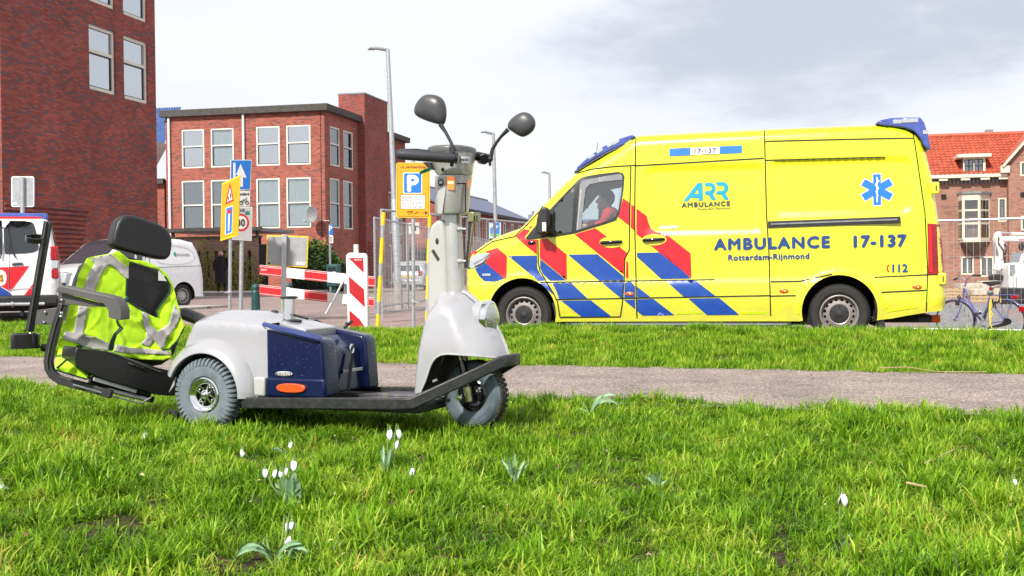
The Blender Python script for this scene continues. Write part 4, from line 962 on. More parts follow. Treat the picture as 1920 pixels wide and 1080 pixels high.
# --- wheels
def scooter_wheel(c, steer, front, face=-1):
    e = bpy.data.objects.new('wheel', None); COL.objects.link(e); e.parent = sc; e.location = c; e.rotation_euler = (0, 0, R(steer)); ROOTM[e.name] = T
    R_, w_, rim = (RW, .095, .078) if not front else (.152, .085, .072)
    t = MB(); h = w_/2
    prof = [(rim, -h*.72), (rim+.010, -h*.93), (rim+.030, -h*1.0), (R_*.80, -h*1.0), (R_*.90, -h*.93), (R_-.006, -h*.74), (R_-.002, -h*.4), (R_-.001, 0), (R_-.002, h*.4), (R_-.006, h*.74), (R_*.90, h*.93), (R_*.80, h), (rim+.030, h), (rim+.01, h*.93), (rim, h*.72)]
    t.lathe(prof, (0, 0, 0), 'y', 64)
    if not front:
        n = 44
        for j in range(n):
            for sg in (-1, 1):
                m = Matrix.Rotation(-2*math.pi*(j+(.5 if sg > 0 else 0))/n, 4, 'Y')
                # shoulder lugs run from the side wall over the edge of the tread
                q = MB(); a = .0052
                pts_ = [(R_*.83, sg*h*1.01), (R_*.91, sg*h*1.00), (R_-.001, sg*h*.80), (R_+.006, sg*h*.45), (R_+.007, sg*h*.12)]
                vs = []
                for (r_, yy) in pts_:
                    for s_ in (-1, 1): vs.append(m @ Vector((r_+.003, yy+sg*.0025, s_*a)))
                for (r_, yy) in pts_:
                    for s_ in (-1, 1): vs.append(m @ Vector((r_-.008, yy-sg*.004, s_*a*1.5)))
                fs = []
                for i in range(4): fs.append((2*i, 2*i+1, 2*i+3, 2*i+2)); fs.append((2*i, 2*i+2, 10+2*i+2, 10+2*i)); fs.append((2*i+1, 10+2*i+1, 10+2*i+3, 2*i+3))
                fs += [(0, 10, 11, 1), (8, 9, 19, 18)]
                t.add(vs, fs)
    else:
        for k_ in range(5):
            rr = R_*(.70+.05*k_); t.tube([(rr*math.cos(2*math.pi*i/48), -h*1.005, rr*math.sin(2*math.pi*i/48)) for i in range(49)], .0014, 4, cap=False)
        for j in range(40):
            for (ya, yb) in ((-.7, -.25), (-.15, .15), (.25, .7)):
                m = Matrix.Rotation(-2*math.pi*(j+.5*(ya == -.15))/40, 4, 'Y'); t.box((R_-.004, ya*h, -.008), (R_+.003, yb*h, .008), 1, m)
    o = t.build('tyre', [M['tyreslate'] if front else M['tyregrey'], M['mud']], e, smooth=True, ang=35)
    if not front:
        k = MB(); f = face
        k.lathe([(rim+.004, f*h*.90), (rim-.002, f*h*1.0), (rim-.008, f*h*.94), (rim-.012, f*h*.72), (rim-.022, f*h*.60), (rim-.026, f*h*.62)], (0, 0, 0), 'y', 48); k.build('rim', M['chrome'], e, smooth=True, ang=50)
        k = MB(); k.lathe([(rim, f*h*.25), (.001, f*h*.25)], (0, 0, 0), 'y', 32); k.build('rim_dish', M['blackg'], e)
        k = MB()
        for j in range(4):
            a = R(45+90*j+10); d = Vector((math.cos(a), 0, math.sin(a))); n_ = Vector((-d.z, 0, d.x)); y_ = Vector((0, f*h*.55, 0))
            k.tube([d*.018+n_*.010+y_, d*.034+n_*.014+y_, d*.052+n_*.012+y_], [.0045, .004, .006], 6); k.tube([d*.018-n_*.010+y_, d*.034-n_*.014+y_, d*.052-n_*.012+y_], [.0045, .004, .006], 6)
            k.ball(d*.042+y_, .006, 6)
        k.build('spokes', M['chrome'], e, smooth=True, kind='stuff')
        k = MB(); k.lathe([(.022, f*h*.3), (.022, f*h*.78), (.017, f*h*.80), (.016, f*h*.72), (.011, f*h*.72), (.011, f*h*.98), (.008, f*h*1.02), (.0001, f*h*1.02)], (0, 0, 0), 'y', 24); k.build('hub', M['chrome'], e, smooth=True, ang=35)
    else:
        k = MB(); k.lathe([(rim+.002, -h*.80), (rim-.004, -h*.88), (rim-.010, -h*.70), (rim-.020, -h*.30), (.03, -h*.20), (.001, -h*.20)], (0, 0, 0), 'y', 40); k.build('rim', M['blackg'], e, smooth=True, ang=40)
        k = MB()
        for j in range(4):
            a = R(40+90*j); k.lathe([(.0065, -h*.55), (.0065, -h*.2)], (.045*math.cos(a), 0, .045*math.sin(a)), 'y', 8); k.lathe([(.0001, -h*.56), (.0065, -h*.55)], (.045*math.cos(a), 0, .045*math.sin(a)), 'y', 8)
        k.build('rim_bolts', M['galv'], e, kind='stuff')
    return e
scooter_wheel((0, .048, rz), 0, False); w2_ = scooter_wheel((0, .552, rz), 0, False, 1)
fh = T.hy(884, 741, .245); scooter_wheel((fh[0], .29, fh[1]), -8, True)
# fork and damper on the near side of the front wheel
mb = MB(); mb.tube([V3(s3(650, 170, .235), .235), V3(s3(672, 260, .235), .235)], .014, 14); mb.tube([V3(s3(735, 545, .225), .225), V3(s3(765, 715, .225), .225)], .019, 16); mb.build('fork_leg', M['olive'], sc, smooth=True, ang=30)
mb = MB(); mb.tube([V3(s3(668, 225, .232), .232), V3(s3(735, 550, .228), .228)], .017, 14); mb.build('fork_sleeve', M['blackg'], sc, smooth=True)
mb = MB(); mb.tube([V3(s3(660, 665, .22), .19), V3(s3(660, 665, .22), .235)], .014, 12); mb.ball(V3(s3(655, 670, .2), .195), .012, 8); mb.build('axle_nut', M['chrome'], sc, smooth=True)
mb = MB(); mb.tube([V3(s3(700, 100, .35), .35), V3(s3(780, 640, .35), .35)], .016, 10); mb.build('fork_leg', M['olive'], sc, smooth=True)
mb = MB(); mb.tube([V3(s3(395, 300, .2), .2), V3(s3(440, 180, .2), .2)], .008, 6); mb.tube([V3(s3(325, 480, .15), .155), V3(s3(375, 460, .15), .155)], .007, 6); mb.build('apron_stay', M['zinc'], sc, smooth=True)
# --- steering column
def loft(secs, name, m, parent, n=32, smooth=True, cap=True, pw=2.0):
    """sections (cx, cy, z, rx, ry[, power])"""
    mb = MB(); vs = []
    for s_ in secs:
        cx, cy, z, rx, ry = s_[:5]; q = s_[5] if len(s_) > 5 else pw
        for j in range(n):
            a = 2*math.pi*j/n; ca, sa = math.cos(a), math.sin(a)
            vs.append((cx+rx*math.copysign(abs(ca)**(2/q), ca), cy+ry*math.copysign(abs(sa)**(2/q), sa), z))
    fs = []
    for i in range(len(secs)-1):
        for j in range(n): a = i*n+j; b = i*n+(j+1) % n; fs.append((a, b, b+n, a+n))
    if cap: fs.append(tuple(reversed(range(n)))); fs.append(tuple(range((len(secs)-1)*n, len(secs)*n)))
    mb.add(vs, fs); return mb.build(name, m, parent, smooth=smooth, ang=40)
cb = T.hy(853, 552, .29); ct = T.hy(848, 402, .29)
mb = MB(); mb.tube([V3(cb, .29), V3(ct, .29)], [.042, .040], 32); col_ = mb.build('steering_column', M['greymet'], sc, smooth=True)
cv = [T.hy(806, 605, .29), T.hy(809, 480, .29), T.hy(810, 440, .29), T.hy(815, 422, .29), T.hy(826, 414, .29), T.hy(838, 412, .29), T.hy(843, 440, .29), T.hy(850, 605, .29)]
mb = MB(); mb.prism([(x_, z_) for x_, z_ in cv], .245, .335); mb.build('column_cover', M['silver2'], sc, bevel=.018, seg=4)
k = T.hy(818, 452, .24); mb = MB(); mb.ball((k[0]+.002, .243, k[1]), .014, 8, sc=(.55, .4, 1)); mb.build('key_slot', M['ink'], sc, smooth='full')
mb = MB(); mb.bar(V3(T.hy(811, 469, .243), .243), V3(T.hy(822, 487, .243), .243), .006, .013); mb.build('rusty_slot', M['mud'], sc)
def bb(px, py, y=.29): return T.hy(px, py, y)
def sec(py, pl, pr, ry, q=2.6, y=.29):
    a, b = bb(pl, py, y), bb(pr, py, y); w = (b[0]-a[0])*math.cos(R(22))/2     # visible half width
    s_ = math.sin(R(22)); rx = math.sqrt(max(.0004, w*w-(ry*s_)**2))/math.cos(R(22)); return ((a[0]+b[0])/2, y, (a[1]+b[1])/2, rx, ry, q)
loft([sec(403, 826, 868, .07), sec(401, 820, 875, .085), sec(396, 819, 876, .09), sec(350, 819, 880, .095), sec(331, 820, 883, .098)], 'tiller_body', M['greymet'], sc)
loft([sec(329, 824, 881, .095), sec(326, 821, 883, .098), sec(318, 817, 884, .10), sec(300, 811, 887, .11), sec(288, 808, 888.5, .115)], 'tiller_head', M['greymet'], sc)
loft([sec(288, 806, 890, .118), sec(280, 806.5, 890, .12), sec(277.5, 808, 888, .117), sec(276, 812, 884, .11)], 'tiller_lid', mat('dark_grey_lid', (.09, .09, .09), .4, coat=.3), sc)
# pale panel wrapped on the left of the tiller, cut from the same rounded shape
def on_sec(px, py, off=.003):
    """point on the tiller surface seen at this pixel"""
    s_ = sec(py, 819, 881, .095) if py > 329 else sec(py, 811, 887, .108)
    c = T.i @ CAM; d = (T.i.to_3x3() @ ray(px, py)); rx, ry, q = s_[3]+off, s_[4]+off, 2.6
    best = None
    t0 = (s_[1]-.25-c.y)/d.y; t1 = (s_[1]-c.y)/d.y
    for i in range(240):
        t = t0+(t1-t0)*i/239; p = c+d*t
        if (abs(p.x-s_[0])/rx)**q+(abs(p.y-s_[1])/ry)**q <= 1: return p
    return c+d*t1
def surf(poly, name, m, step=3., off=.003, parent=None):
    vo, fo = cdt(dens(poly, step), (), step); mb = MB(); mb.v = [tuple(on_sec(x, y, off)) for x, y in vo]; mb.f = fo; mb.mi = [0]*len(fo); return mb.build(name, m, parent or sc, smooth=True)
surf([(820.5, 331.5), (837, 331.5), (835, 360), (829, 400), (820.5, 400.5)], 'tiller_side_panel', M['silver2'], 4, .004)
surf([(838, 331), (852, 331), (851.5, 355.5), (838.5, 355.5)], 'indicator', M['amberlit'], 3, .006)
surf([(840, 340), (850, 340), (850, 344), (840, 344)], 'indicator_bulb', mat('indicator_bulb', (1, .8, .2), .3, emit=(1, .65, .15), es=3), 2, .009)
surf([(877.5, 337), (881, 337), (880, 352), (877, 350)], 'indicator', M['amberlit'], 3, .006)
surf([(x, y) for x, y in ((864.5, 293), (880.5, 293.5), (880, 306), (864.3, 305.3))], 'maker_label', M['signwhite'], 4, .005)
text_fit('MEYRA', 866, 879, -301.8, -297, lambda u, w: on_sec(u, -w, .007), M['textblue'], 'lettering', sc, bold=.02)
surf([(826.4+5.2*math.cos(i*math.pi/8), 342.3+6.8*math.sin(i*math.pi/8)) for i in range(16)], 'round_sticker', M['ink'], 3, .007)
surf([(826.4+3.6*math.cos(i*math.pi/8), 341.8+3.0*math.sin(i*math.pi/8)) for i in range(16)], 'sticker_print', M['galv'], 3, .009)
surf([(857.5, 343), (874, 343), (874, 398), (872, 398), (872, 345), (857.5, 345)], 'panel_groove', M['under'], 3, .004)
surf([(830+3*math.cos(i*math.pi/6), 318+3.8*math.sin(i*math.pi/6)) for i in range(12)], 'screw', M['under'], 2, .004)
# handlebars, grips, mirrors
def tp(px, py, y): p = T.hy(px, py, y); return Vector((p[0], y, p[1]))
mb = MB(); mb.tube([tp(741, 290, .02), tp(746, 289.5, .025), tp(760, 290, .035), tp(800, 293, .08), tp(842, 295.5, .13), tp(856, 295.5, .15)], [.008, .020, .0235, .0235, .0235, .0225], 18)
mb.build('grip', mat('black_foam_grip', (.028, .028, .034), .55, var=.15), sc, smooth=True, ang=60)
mb = MB(); mb.tube([tp(853, 295.5, .145), tp(858, 296, .15)], [.027, .026], 16); mb.build('grip_end', M['blackg'], sc, smooth=True)
mb = MB(); mb.tube([tp(752, 284, .10), tp(780, 283.5, .15), tp(812, 287, .2)], .012, 10); mb.tube([tp(752, 284, .10), tp(745, 288, .04)], .012, 10); mb.build('handlebar', M['blackp'], sc, smooth=True)
mb = MB(); mb.tube([tp(884, 293, .36), tp(897, 293, .40), tp(913, 297, .47)], [.019, .021, .022], 16); mb.build('grip', M['blackp'], sc, smooth=True)
mb = MB(); mb.tube([tp(902, 298, .40), tp(908, 299, .38)], [.024, .023], 16); mb.build('grip_end', M['blackg'], sc, smooth=True)
mb = MB(); mb.tube([tp(918, 294, .45), tp(919, 311, .45)], [.010, .006], 8); mb.ball(tp(919, 298, .45), .014, 8); mb.build('mirror_clamp', M['blackp'], sc, smooth=True)
def mirror(head, stem, y, nm='mirror'):
    pts = [s4(x_, y_, y) for x_, y_ in head]
    pts = smoothpoly(pts, 2)
    c = sum((Vector(p) for p in pts), Vector((0, 0)))/len(pts); mb = MB(); rings = [(.86, -.004), (1, -.008), (1, -.018), (.93, -.030), (.75, -.040), (.45, -.046), (.1, -.048)]
    n = len(pts); vs = []
    for k_, dy in rings:
        for p in pts: q = c+(Vector(p)-c)*k_; vs.append((q.x, y+dy+.03, q.y))
    fs = [tuple(range(n))]
    for i in range(len(rings)-1):
        for j in range(n): a = i*n+j; b = i*n+(j+1) % n; fs.append((a, b, b+n, a+n))
    fs.append(tuple(reversed(range((len(rings)-1)*n, len(rings)*n)))); mb.add(vs, fs)
    o = mb.build(nm, mat('mirror_back', (.05, .05, .055), .35, var=.1), sc, smooth=True, ang=50)
    mb = MB(); mb.tube([V3(s4(a_, b_, y), y) for a_, b_ in stem], [.010, .0085, .0075, .0075, .011][:len(stem)], 10); mb.build('mirror_stem', M['blackp'], o, smooth=True)
    mb = MB(); v2 = [(c.x+(p[0]-c.x)*.9, y+.0285, c.y+(p[1]-c.y)*.9) for p in pts]; mb.add(v2, [tuple(range(n))]); mb.build('mirror_glass', M['chrome'], o)
mirror([(340, 66), (400, 72), (452, 108), (472, 180), (470, 255), (452, 305), (420, 305), (300, 268), (228, 228), (222, 178), (258, 108), (300, 73)], [(528, 545), (541, 500), (520, 440), (480, 365), (440, 305)], .13)
mirror([(1075, 201), (1125, 215), (1163, 258), (1169, 312), (1140, 365), (1075, 403), (1035, 388), (980, 352), (952, 330), (960, 285), (1010, 232)], [(832, 560), (845, 495), (880, 440), (915, 395), (965, 345)], .45)
mb = MB(); mb.tube([tp(846, 276, .15), tp(847.5, 308, .15)], [.009, .009], 10); mb.ball(tp(847, 309, .15), .009, 6); mb.build('mirror_clamp', M['blackp'], sc, smooth=True)
mb = MB(); mb.tube([tp(787, 325, .12), tp(797, 320, .13), tp(806, 317, .15)], [.006, .009, .007], 8); mb.build('green_key', mat('green_plastic', (.0, .30, .09), .4), sc, smooth=True)
mb = MB(); mb.prism([T.hy(796, 305, .2), T.hy(806, 304, .2), T.hy(815, 319, .2), T.hy(808, 318, .2)], .18, .22); mb.build('brake_lever', M['blackp'], sc, bevel=.002)
# basket bracket on the front of the column
mb = MB(); mb.box((tp(883, 400, .29).x, .25, tp(883, 417, .29).z), (tp(895, 400, .29).x, .33, tp(883, 398.5, .29).z)); br_ = mb.build('basket_bracket', M['olive'], sc, bevel=.003)
mb = MB(); mb.bar(tp(888, 412, .27), tp(877, 503, .27), .013, .006); mb.build('bracket_strip', M['olive'], br_); mb = MB(); mb.bar(tp(883, 402, .262), tp(874, 503, .262), .006, .008); mb.build('bracket_strip', M['blackp'], br_)
mb = MB(); mb.tube([tp(883, 408, .27), tp(870, 409.5, .27), tp(869.5, 430, .27), tp(872, 502, .27), tp(882, 503, .27)], .004, 6); mb.tube([tp(890, 404, .25), tp(890, 414, .25), tp(894, 414, .25), tp(894, 405, .25)], .0035, 6); mb.build('bracket_wire', M['blackp'], br_, smooth=True)
for yy in (429.5, 489.5):
    mb = MB(); mb.tube([tp(858, yy, .27), tp(868, yy, .27)], .010, 10); mb.tube([tp(868, yy, .27), tp(874, yy, .27)], .006, 8); mb.build('bracket_bolt', M['galv'], sc, smooth=True, ang=30)
# wheelie roller behind the rear wheel
k = T.hy(323, 783, .2); mb = MB(); tyre(mb, (k[0], .2, k[1]+.005), .035, .03, .02, 24); mb.build('anti_tip_roller', M['rubber'], sc, smooth=True)
mb = MB(); mb.bar((k[0], .22, k[1]), (-.1, .22, .24), .02); mb.build('roller_arm', M['blackp'], sc)
# rain drops
mb = MB()
for i in range(60):
    x, z = rnd.uniform(.34, .60), rnd.uniform(.34, .50); mb.ball((x, .0345, z), rnd.uniform(.0004, .0009), 3, sc=(1, .6, 1.2))
for i in range(60):
    x, z = rnd.uniform(.22, 1.05), rnd.uniform(.20, .24); mb.ball((x, .007, z), rnd.uniform(.0004, .0009), 3)
for i in range(170):
    u, v = rnd.uniform(-.08, .30), rnd.uniform(.10, .50); f = (v-.085)/.43; z = .585+.055*4*f*(1-f)*.97; mb.ball((u, v, z+.001), rnd.uniform(.001, .0025), 3, sc=(1, 1, .5))
for i in range(50):
    y_, z = rnd.uniform(.05, .53), rnd.uniform(.30, .5); mb.ball((.634 if y_ < .17 or y_ > .44 else .598, y_, z), rnd.uniform(.0007, .0014), 3)
for i in range(70):
    x, z = rnd.uniform(1.08, 1.30), rnd.uniform(.48, .68); mb.ball((x, yA+FS.inset(x, z)-.001, z), rnd.uniform(.0006, .0012), 3)
mb.build('rain_drops', M['water'], sc, kind='stuff')
# ================================================================== the scooter's seat, lying behind it, and the vest draped over it
M['vinyl'] = mat('black_vinyl', (.010, .010, .011), .40, var=.2, vs=5, bump=.12, bs=160)
M['sheen_piping'] = mat('vinyl_sheen_and_piping', (.07, .07, .068), .42, var=.1)
M['seatgrey'] = mat('grey_plastic', (.085, .082, .082), .42, var=.12)
M['lime'] = mat('fluorescent_lime_cloth', (.48, .80, .006), .75, var=.10, vs=5, bump=.3, bs=22, sheen=.2)
M['reflect'] = mat('silver_reflective_tape', (.42, .40, .40), .45, metal=.1, var=.12, vs=10)
M['piping'] = mat('dark_green_piping', (.006, .035, .03), .7)
o_ = P(250, 560, 6.20)
seat = thing('scooter_seat', 'black scooter seat with headrest and armrest tipped back on the grass behind the scooter', 'seat', (o_.x, o_.y, 0), -40)
Q = ROOTM[seat.name]
def z1(x, y): return (80+x/2.455, 380+y/2.455)
def z4(x, y): return (80+x/4.321, 520+y/4.321)
def qp(px, y): a = Q.hy(px[0], px[1], y); return (a[0], a[1])
def pad(poly, ya, yb, name, m, bev, parent=seat, rnd_=1):
    pl = [qp(p, ya) for p in poly]; pl = smoothpoly(pl, rnd_) if rnd_ else pl
    mb = MB(); mb.prism(pl, ya, yb); return mb.build(name, m, parent, bevel=bev, seg=4)
# headrest
hr = [(350, 75), (395, 52), (480, 75), (565, 108), (597, 150), (600, 200), (588, 255), (560, 264), (450, 240), (350, 215), (322, 200), (328, 150)]
pad([z1(*p) for p in hr], .005, .10, 'headrest', M['vinyl'], .022)
hs_ = [z1(335, 95), z1(385, 56), z1(470, 75), z1(560, 110), z1(590, 155), z1(590, 225), z1(560, 262), z1(340, 212), z1(318, 180)]
pad(hs_, .09, .15, 'headrest_lit_side', M['sheen_piping'], .02)  # grey stands for sunlit sheen on the headrest's left face
mb = MB()
for x_ in (430, 470):
    a = qp(z1(x_, 240), .06); b = qp(z1(x_-6, 290), .06); mb.tube([(a[0], .06, a[1]), (b[0], .06, b[1])], .007, 10)
mb.build('headrest_posts', M['chrome'], seat, smooth=True, kind='stuff')
# backrest
bk = [z1(200, 262), z1(330, 240), z1(470, 262), z1(590, 330), z1(640, 480), z1(640, 620), z1(600, 740), z1(420, 770), z1(180, 700), z1(120, 560), z1(150, 380)]
pad(bk, .0, .09, 'backrest', M['vinyl'], .03)
a = [z1(532, 312), z1(560, 330), z1(580, 362), z1(532, 358)]
vo = [qp(p, -.004) for p in a]; mb = MB(); mb.add([(x, -.004, z) for x, z in vo], [(0, 1, 2, 3)]); mb.build('care_label', M['signwhite'], seat)
a, b = z1(470, 280), z1(455, 500); mb = MB(); c0, c1 = qp(z1(500, 360), -.002), qp(z1(578, 362), -.002); mb.bar((c0[0], -.001, c0[1]), (c1[0], -.001, c1[1]), .004, .003); mb.build('stitch_seam', M['under'], seat)
# cushion, seen from its side
cu = [z4(262, 600), z4(285, 560), z4(330, 580), z4(400, 582), z4(520, 598), z4(700, 655), z4(850, 705), z4(960, 740), z4(1120, 770), z4(1150, 960), z4(950, 960), z4(860, 925), z4(700, 885), z4(500, 830), z4(370, 775), z4(290, 740), z4(262, 690)]
pad(cu, -.34, -.16, 'seat_cushion', M['vinyl'], .035)
sm = [z4(500, 597), z4(620, 632), z4(760, 690), z4(960, 770)]
mb = MB(); mb.tube([(qp(p, -.345)[0], -.342, qp(p, -.345)[1]) for p in sm], .004, 6); mb.build('piping', M['sheen_piping'], seat, smooth=True)
for i in range(4):
    c = qp(z4(712+34*i, 700+12*i), -.345); mb = MB(); mb.bar((c[0]-.012, -.343, c[1]+.004), (c[0]+.010, -.343, c[1]-.004), .012, .012); mb.build('cushion_wrinkle', M['blackg'], seat, bevel=.003)
# base plate and slide rails under the cushion
def rod(pts, r, name, m, y, rect=None, parent=seat):
    pp = [(qp(p, y)[0], y, qp(p, y)[1]) for p in pts]
    if rect: return sweep(pp, rect[0], rect[1], name, m, parent, bev=.003)
    mb = MB(); mb.tube(pp, r, 8); return mb.build(name, m, parent, smooth=True)
rod([z4(355, 800), z4(870, 950)], 0, 'slide_rail', M['blackp'], -.30, (.03, .022))
rod([z4(410, 822), z4(760, 925)], 0, 'slide_plate', M['galv'], -.325, (.01, .020))
rod([z4(480, 900), z4(820, 985)], 0, 'base_plate', M['zinc'], -.24, (.16, .018))
rod([z4(250, 870), z4(540, 955), z4(760, 1010), z4(800, 1018), z4(880, 972)], .005, 'release_wire', M['galv'], -.32)
rod([z4(380, 830), z4(840, 985)], 0, 'slide_rail', M['blackp'], -.10, (.03, .03))
rod([z4(700, 930), z4(870, 990)], 0, 'base_bracket', M['blackp'], -.18, (.10, .03))
# frame: upright bent under the seat; armrest
U = Fr(P(150, 640, 5.78).xy.to_3d(), 2)
def up_(px, y=0): a = U.hy(px[0], px[1], y); return U.w((a[0], y, a[1]))
fr_ = [z4(170, 215), z4(110, 400), z4(70, 560), z4(48, 680), z4(55, 740), z4(85, 790), z4(140, 830), z4(250, 862), z4(420, 905), z4(560, 950)]
sweep([up_(p) for p in fr_], .040, .034, 'seat_frame', mat('seat_frame_paint', (.03, .03, .032), .4, var=.2), seat, world=True, bev=.004, up=Vector((0, 1, 0)))
sweep([up_((p[0]-2.5, p[1]), -.022) for p in fr_[:5]], .004, .012, 'frame_edge', M['seatgrey'], seat, world=True, bev=.001, up=Vector((0, 1, 0)))
arm = [z4(125, 110), z4(150, 68), z4(240, 84), z4(380, 118), z4(520, 145), z4(590, 165), z4(630, 215), z4(652, 270), z4(650, 345), z4(610, 342), z4(548, 322), z4(545, 265), z4(510, 215), z4(420, 185), z4(280, 148), z4(130, 118)]
mb = MB(); al = [U.hy(*p, -.04) for p in arm]; vs0 = [U.w((x, -.065, z)) for x, z in al]; vs1 = [U.w((x+.02, .0, z+.002)) for x, z in al]; n = len(al)
mb.add(vs0+vs1, [tuple(range(n)), tuple(reversed(range(n, 2*n)))]+[(i, i+n, (i+1) % n+n, (i+1) % n) for i in range(n)])
mb.build('armrest', M['seatgrey'], seat, world=True, bevel=.012, seg=3)
pl_ = [z4(140, 130), z4(280, 158), z4(420, 195), z4(500, 215), z4(520, 240), z4(360, 236), z4(210, 218), z4(160, 212), z4(135, 190)]
mb = MB(); al = [U.hy(*p, -.03) for p in pl_]; n = len(al); mb.add([U.w((x, -.034, z)) for x, z in al]+[U.w((x, -.026, z)) for x, z in al], [tuple(range(n)), tuple(reversed(range(n, 2*n)))]+[(i, i+n, (i+1) % n+n, (i+1) % n) for i in range(n)])
mb.build('armrest_plate', M['seatgrey'], seat, world=True, bevel=.002)
for (x, y) in ((156, 184), (152, 290), (146, 318)):
    mb = MB(); c = up_(z4(x, y), -.04); mb.ball(c, .0085, 8); mb.build('bolt', M['chrome'], seat, world=True, smooth='full')
# far armrest behind the backrest
mb = MB(); mb.tube([P(345, 588, 6.55), P(372, 598, 6.5), P(392, 610, 6.4)], .035, 12); mb.build('far_armrest', M['vinyl'], seat, world=True, smooth=True)
# crutch holder on the frame
def z3(x, y): return (x/3.8575, 380+y/3.8575)
sweep([up_(z3(348, 135)), up_(z3(215, 930))], .034, .030, 'holder_pole', mat('holder_pole_paint', (.025, .025, .027), .4, var=.2), seat, world=True, bev=.003, up=Vector((0, 1, 0)))
sweep([up_((z3(337, 140)[0], z3(337, 140)[1]), -.020), up_(z3(207, 930), -.020)], .004, .020, 'holder_pole_edge', M['seatgrey'], seat, world=True, bev=.001, up=Vector((0, 1, 0)))
c = up_(z3(182, 1000), -.02); mb = MB(); mb.lathe([(.062, -.035), (.066, -.035), (.067, .032), (.062, .036), (.060, .032), (.060, -.028), (.001, -.03)], c, 'z', 32); mb.build('holder_cup', M['blackg'], seat, world=True, smooth=True, ang=40)
c = up_(z3(262, 262), -.01); mb = MB(); m_ = Matrix.Translation(c) @ Matrix.Rotation(R(8), 4, 'Y') @ Matrix.Rotation(R(14), 4, 'X')
mb.lathe([(.046, -.012), (.050, -.012), (.050, .012), (.046, .012)], (0, 0, 0), 'z', 36, closed=True); mb.v = [tuple(m_ @ Vector(v)) for v in mb.v]; mb.build('holder_ring', M['blackg'], seat, world=True, smooth=True, ang=40)
pl_ = [z3(262, 778), z3(440, 755), z3(440, 882), z3(250, 882)]
mb = MB(); al = [U.hy(*p) for p in pl_]; mb.add([U.w((x, -.006, z)) for x, z in al]+[U.w((x, .002, z)) for x, z in al], [(0, 1, 2, 3), (7, 6, 5, 4), (0, 4, 5, 1), (1, 5, 6, 2), (2, 6, 7, 3), (3, 7, 4, 0)]); mb.build('holder_bracket', M['seatgrey'], seat, world=True, bevel=.002)
for (x, y) in ((326, 792), (318, 866)):
    mb = MB(); mb.ball(up_(z3(x, y), -.012), .008, 6); mb.build('bolt', M['chrome'], seat, world=True, smooth='full')
mb = MB(); mb.ball(up_((83, 652), .02), .02, 6); mb.build('frame_knob', M['blackp'], seat, world=True, smooth='full')

# ------------------------------------------------------------------ vest
vest = thing('safety_vest', 'fluorescent lime safety vest with grey reflective bands draped over the scooter seat', 'vest', (o_.x, o_.y, 0), -40)
ROOTM[vest.name] = Q
def fold(x, z, px, py):
    n = noise.noise(Vector((x*5, z*4+x*3, 1.7)))*.026 + noise.noise(Vector((x*13+z*6, z*7-x*5, 4)))*.011
    n += .006*math.sin((x*3.2+z*5.5)*9)*noise.noise(Vector((x*3, z*3, 9)))*2
    rg = 1-abs(noise.noise(Vector((x*5.5+z*4.5, z*3.2-x*1.5, 7))))*3.2; n += .013*max(0, rg)**2
    rg = 1-abs(noise.noise(Vector((x*9-z*7, z*5+x*4, 12))))*3.5; n += .005*max(0, rg)**2
    left = sstep(250, 150, px)*.09*(1 if py < 690 else .6) + sstep(300, 180, px)*.02
    low = sstep(640, 690, py)*.03*(1-sstep(200, 150, px))
    rt = sstep(320, 350, px)*-.03
    return -.040 - abs(n)*.75 - n*.3 + left*-.0 + low*-1.0 - sstep(250, 200, px)*sstep(655, 690, py)*.26 - rt*-1.0
def cloth(poly, name, m, off=0., holes=(), step=.018, zf=z1, parent=vest):
    pl = [zf(*p) for p in poly]; pl2 = dens(pl, 4.0)
    hl = [dens([zf(*p) for p in h], 4.0) for h in holes]
    vo, fo = cdt(pl2, hl, 3.2); mb = MB()
    for (px, py) in vo:
        a = Q.hy(px, py, -.05); y = fold(a[0], a[1], px, py)-off; b = Q.hy(px, py, y); mb.v.append((b[0], y, b[1]))
    mb.f = list(fo); mb.mi = [0]*len(fo)
    return mb.build(name, m, parent, smooth='full', solid=.003)
outl = [(348, 222), (372, 240), (398, 262), (470, 268), (520, 290), (570, 325), (600, 378), (618, 450), (636, 520), (653, 572), (622, 632), (590, 672), (593, 712), (560, 726), (450, 722), (360, 705), (250, 690), (170, 700), (160, 745), (200, 792), (232, 796), (205, 814), (60, 770), (56, 735), (80, 650), (98, 600), (112, 520), (125, 470), (150, 400), (165, 330), (205, 256), (240, 247), (318, 233)]
hole = [(399, 270), (470, 292), (530, 308), (562, 338), (586, 378), (584, 415), (550, 460), (522, 500), (530, 532), (490, 516), (448, 488), (395, 455), (385, 420), (388, 350)]
cloth(outl, 'vest_cloth', M['lime'], 0, [hole])
T_ = M['reflect']
cloth([(222, 262), (240, 252), (318, 236), (345, 262), (396, 300), (396, 350), (386, 352), (318, 288), (298, 290), (270, 330), (238, 408), (188, 402), (205, 340), (240, 280)], 'reflective_band', T_, .005)
cloth([(166, 476), (210, 478), (188, 598), (215, 628), (190, 660), (140, 642), (94, 630), (102, 592), (142, 598)], 'reflective_band', T_, .005)
cloth([(190, 612), (250, 620), (300, 645), (318, 682), (225, 672), (178, 660)], 'reflective_band', T_, .006)
cloth([(338, 650), (400, 668), (470, 672), (580, 684), (590, 702), (500, 697), (378, 692), (330, 686)], 'reflective_band', T_, .005)
cloth([(457, 500), (487, 515), (490, 560), (530, 592), (580, 560), (606, 468), (636, 520), (612, 572), (575, 620), (562, 665), (548, 675), (520, 640), (484, 602), (462, 560)], 'reflective_band', T_, .008)
cloth([(478, 596), (512, 636), (492, 664), (452, 650), (474, 625)], 'reflective_band', T_, .005)
